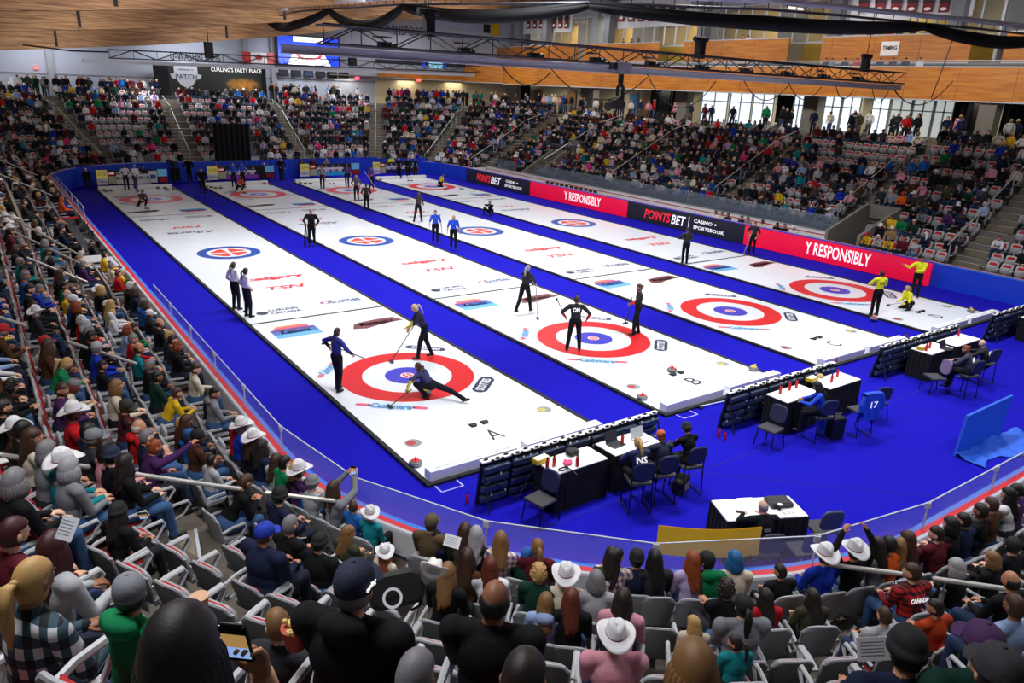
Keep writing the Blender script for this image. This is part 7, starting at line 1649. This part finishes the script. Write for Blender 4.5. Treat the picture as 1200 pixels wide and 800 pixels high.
# low crowd figures; groups: 0 skin 1 top 2 trousers 3 hair/hat
def lowfig(stand=False, arms=0, lean=.1, head=0):
    g = MB(); ms = ['s', 't', 'b', 'h']; L = lambda y, z: (0, y, z)
    if stand:
        hz = .93; g.tube([(-.09, 0, .03), (-.1, 0, .5), (-.08, 0, .9)], [.06, .07, .1], 'b', 6); g.tube([(.09, .04, .03), (.1, .02, .5), (.08, 0, .9)], [.06, .07, .1], 'b', 6)
    else:
        hz = .52
        for s in (-1, 1): g.tube([(s * .09, 0, .52), (s * .13, .38, .53), (s * .13, .42, .1)], [.1, .075, .05], 'b', 6)
    a = lean; T = lambda x, y, z: (x, y * math.cos(a) + z * math.sin(a), z * math.cos(a) - y * math.sin(a) + hz)
    g.ell(T(0, 0, .22), (.185, .13, .3), 't', None, 9, 7)
    g.tube([T(-.19, 0, .42), T(0, 0, .45), T(.19, 0, .42)], [.075, .1, .075], 't', 7)
    for s in (-1, 1):
        if stand or arms == 0: P = [T(s * .2, 0, .42), T(s * .25, -.02, .16), T(s * .2, .16, -.04)]
        elif arms == 1: P = [T(s * .2, 0, .42), T(s * .22, .08, .14), T(s * -.02, .24, .14)]
        else: P = [T(s * .2, 0, .42), T(s * .24, .2, .2), T(s * .05, .4, .12)]
        g.tube(P, [.06, .052, .04], 't', 6); g.ell(P[-1], (.04, .05, .035), 's', None, 6, 4)
    hc = Vector(T(0, .01, .62)); g.tube([T(0, 0, .44), hc], .05, 's', 6); g.ell(hc, (.078, .095, .115), 's', None, 9, 7)
    g.ell(hc + Vector((0, -.018, .025)), (.088, .1, .108), 'h', None, 9, 7)
    if head == 1: g.ell(hc + Vector((0, -.06, -.09)), (.1, .07, .16), 'h', None, 8, 6)
    if head == 2: g.lathe([(.19, .06), (.19, .07), (.09, .075), (.08, .15), (.001, .16)], hc, 'h', 10)
    if head == 3: g.lathe([(.1, .02), (.095, .07), (.04, .12), (.001, .125)], hc, 'h', 9); g.box(hc + Vector((0, .12, .03)), (.13, .1, .02), 'h')
    return arrays(g) + ([g.mats.index(q) for q in ms],)
LF = [lowfig(False, a, l, h) for a in (0, 1, 2) for l in (.05, .3) for h in (0, 1, 3)]; LFH = lowfig(False, 0, .1, 2); LST = [lowfig(True, a, .05, h) for a in (0,) for h in (0, 1, 3)]
pal_s = [mat(s, .6) for s in SK[:5]]; tnames = list(dict.fromkeys(TC_)); pal_t = [fabric(t) for t in tnames]; pal_b = [fabric(c) for c in ('#15161c', '#1c2436', '#2f4468', '#4a4a50')]; pal_h = [mat(HH[c], .7) for c in ('dark', 'brown', 'black', 'grey', 'white', 'light brown', 'blonde')] + [mat(CH[c], .8) for c in ('white', 'black', 'red', 'navy')]
CM = pal_s + pal_t + pal_b + pal_h; o1, o2, o3 = len(pal_s), len(pal_s) + len(pal_t), len(pal_s) + len(pal_t) + len(pal_b)
TM = [t for t in TC_ if t not in ('bright pink', 'yellow', 'orange', 'tan', 'lavender')] + TC_[-4:] + ['white'] * 3 + ['blue', 'royal blue'] + ['black'] * 16 + ['navy'] * 9 + ['charcoal'] * 9 + ['dark green', 'maroon', 'brown', 'navy'] * 2
def figure(fig, x, y, z, rz, r, hat=False):
    v, t, m, order = fig; mp_ = [0] * 4
    mp_[order[0]] = r.randrange(len(pal_s)); mp_[order[1]] = o1 + tnames.index(r.choice(TM)); mp_[order[2]] = o2 + r.randrange(len(pal_b)); mp_[order[3]] = o3 + (r.randrange(7) if not hat else 7 + r.choice([0, 0, 0, 1]))
    return (xf(v, x, y, z, rz, r.uniform(.92, 1.05)), t, np.array(mp_)[m])
rc = random.Random(12); items = []
for (x, y, z, rz, k, dc, u, v) in REST:
    q = rc.random(); items.append(figure(LFH, x, y, z, rz + rc.uniform(-.3, .3), rc, True) if q < .06 else figure(rc.choice(LF), x + rc.uniform(-.04, .04), y, z, rz + rc.uniform(-.4, .4), rc))
# standing people on the concourse behind the last row
def stand_at(x, y, z, rz): items.append(figure(rc.choice(LST), x, y, z, rz, rc))
o = rowoff(NR - 1) + .75
for (u0, u1, n) in ((22, 185, 34), (315, 420, 26), (455, 565, 40)):
    for i in range(n):
        u = rc.uniform(u0, u1); q = GY(u, 108, Y1 + o + rc.uniform(0, 1.6)); stand_at(q.x, q.y, ZC, PI + rc.uniform(-.5, .5))
for i in range(44):
    y = rc.uniform(-1, 39); stand_at(X1 + 2.9 + .85 * 10 + rc.uniform(.0, 2.0), y, ZC, PI / 2 + rc.uniform(-.6, .6))
for i in range(30): y = rc.uniform(40, 54); stand_at(36.4 + rc.uniform(0, 3), y, ZC, PI / 2 + rc.uniform(-.8, .8))
mass('crowd', items, CM, label='dense crowd seated and standing in the far and right stands', cat='crowd', kind='stuff')
# people on the lower balcony and in the upper suites, and on the players bench
def small_person(P, rz, T, k, lab, top, hc='brown', grp=None):
    person(TP[T], P, rz, top=top, bottom='charcoal', hair='short' if TP[T]['sex'] == 'm' else 'bob', hc=hc, name='spectator_on_balcony', cat='spectator', label=lab, group=grp)
for i, (u, top) in enumerate(((967, 'black'), (974, 'grey'), (989, 'black'), (1003, 'red'), (1030, 'charcoal'), (1045, 'maroon'), (1077, 'white'), (1060, 'black'))):
    q = GX(u, 76, 41.2); small_person((41.3, q.y, 9.1), PI / 2, 'sit_m', i, 'person in %s seated behind the lower balcony rail, %s from the left' % (top, ORD[i]), top)
for i, (u, top) in enumerate(sorted(((1018, 'navy'), (1040, 'red'), (1052, 'black'), (1067, 'black'), (1081, 'grey'), (740, 'black'), (748, 'maroon'), (730, 'charcoal'), (715, 'navy'), (876, 'white'), (870, 'red')))):
    q = GX(u, 46, 43.7); small_person((43.8, q.y, 11.05), PI / 2, 'sit_m', i, 'person in %s behind the upper suite fronts, %s from the left' % (top, ORD[i]), top)
for i, (u, v, top) in enumerate(((838, 246, 'white'), (845, 250, 'cream'), (852, 252, 'navy'), (868, 255, 'navy'), (875, 258, 'grey'), (892, 262, 'cream'), (909, 266, 'black'), (918, 268, 'black'), (928, 270, 'white'))):
    q = GX(u, v, X1 + .8); person(TP['sit_m'], (X1 + .95, q.y, .0), PI / 2, top=top, bottom='charcoal', hair='short', hc='dark', hat='cap' if i == 8 else None, name='bench_person', cat='person', label='person in %s seated on the players bench, %s from the far end' % (top, ORD[i]))
for i in range(11):
    c0 = GX(638 + i * 5.6, 214 + i * .9, X1 + .8); chair((X1 + .8, c0.y, .05), PI / 2, 'black chair on the players bench behind the farther red board, %s in line' % ORD[i], False, '#0c0d10')
# =================================================================== LIGHT
w = bpy.data.worlds.new('world'); sc.world = w; w.use_nodes = True
w.node_tree.nodes['Background'].inputs[0].default_value = (.62, .68, .8, 1); w.node_tree.nodes['Background'].inputs[1].default_value = .16
def area(name, loc, sx, sy, e, col=(1, .97, .93), rot=(0, 0, 0), spread=None):
    l = bpy.data.lights.new(name, 'AREA'); l.shape = 'RECTANGLE'; l.size = sx; l.size_y = sy; l.energy = e; l.color = col
    if spread: l.spread = math.radians(spread)
    o = bpy.data.objects.new(name, l); COL.objects.link(o); o.location = loc; o.rotation_euler = rot; return o
for x in (1.5, 9.5, 18.5):
    for y in (-5.5, 7, 17.5, 29.5, 43): area('arena_lamp', (x, y, min(14, zb(x) + 3)), 3.2, 1.6, 690 * (1.3 if y > 40 else 1), (.95, .97, 1), spread=130)
for x in (-7.5, 30):
    for y in (-9, 6, 18, 29.5, 43, 55): area('stand_lamp', (x, y, min(13, zb(x) + (2.6 if y < 45 else 0)) if x < 0 else (19 if y < 20 else 14.5)), 2.5, 1.2, 190 if x < 0 else (560 if y < 20 else 330), (1, .95, .9), spread=150)
for x in (4, 13, 22): area('stand_lamp', (x, 55, 8.7 + (x > 10)), 2.5, 1.2, 330, (.95, .96, 1), spread=150)
for x, y in ((-9, -12), (4, -16), (14, -16)): area('stand_lamp', (x, y, 12.5), 2.5, 1.2, 420, (.95, .96, 1), spread=150)  # the first one is added to lift the dark near crowd
for y in range(-12, 58, 9): area('concourse_lamp', (43.5, y, 7.75), 2, 1.2, 85, (1, .93, .8)); PX((46.3, y, 14.4))[0] < 1120 and area('suite_lamp', (46.3, y, 14.4), 2, 2, 190, (1, .88, .65)); area('gallery_lamp', (41.6, y, 14.5), 1.5, 3, 110, (1, .93, .85)); area('fascia_fill_light', (31.5, y, 12.5), 1, 4, 230, (1, .95, .88), rot=(0, math.radians(-62), 0), spread=110)  # the tilted fascia lights are added to brighten the orange timber
for (Y, dz) in ((50, 0), (36, .8), (23, 1.2), (12, 2.2)):
    for x in (-13, -3, 8, 19, 31): area('beam_fill_light', (x, Y - 4.2, zb(x) + dz + .1), 6, .6, 85, (1, .95, .88), rot=(math.radians(104), 0, 0), spread=140)  # added uplights that brighten the beam faces; no fixtures hang there
for x in (-14, -3, 8, 19): area('wall_fill_light', (x, 56.8, min(9.6, zb(x) + 1)), 5, .5, 130, (.95, .97, 1), rot=(math.radians(80), 0, 0), spread=160)  # added lights washing the back wall brighter, without fixtures
for x in (24, 31, 37): area('concourse_lamp', (x, 59.6, 7.8), 2, 1, 40, (1, .9, .72))
sc.view_settings.view_transform = 'Standard'; sc.view_settings.look = 'None'; sc.view_settings.gamma = 1; sc.view_settings.use_curve_mapping = False
sc.view_settings.exposure = 0.0
try: sc.cycles.use_denoising = True
except Exception: pass
sc.cycles.max_bounces = 5; sc.cycles.diffuse_bounces = 3; sc.cycles.transparent_max_bounces = 16; sc.cycles.caustics_reflective = False; sc.cycles.caustics_refractive = False
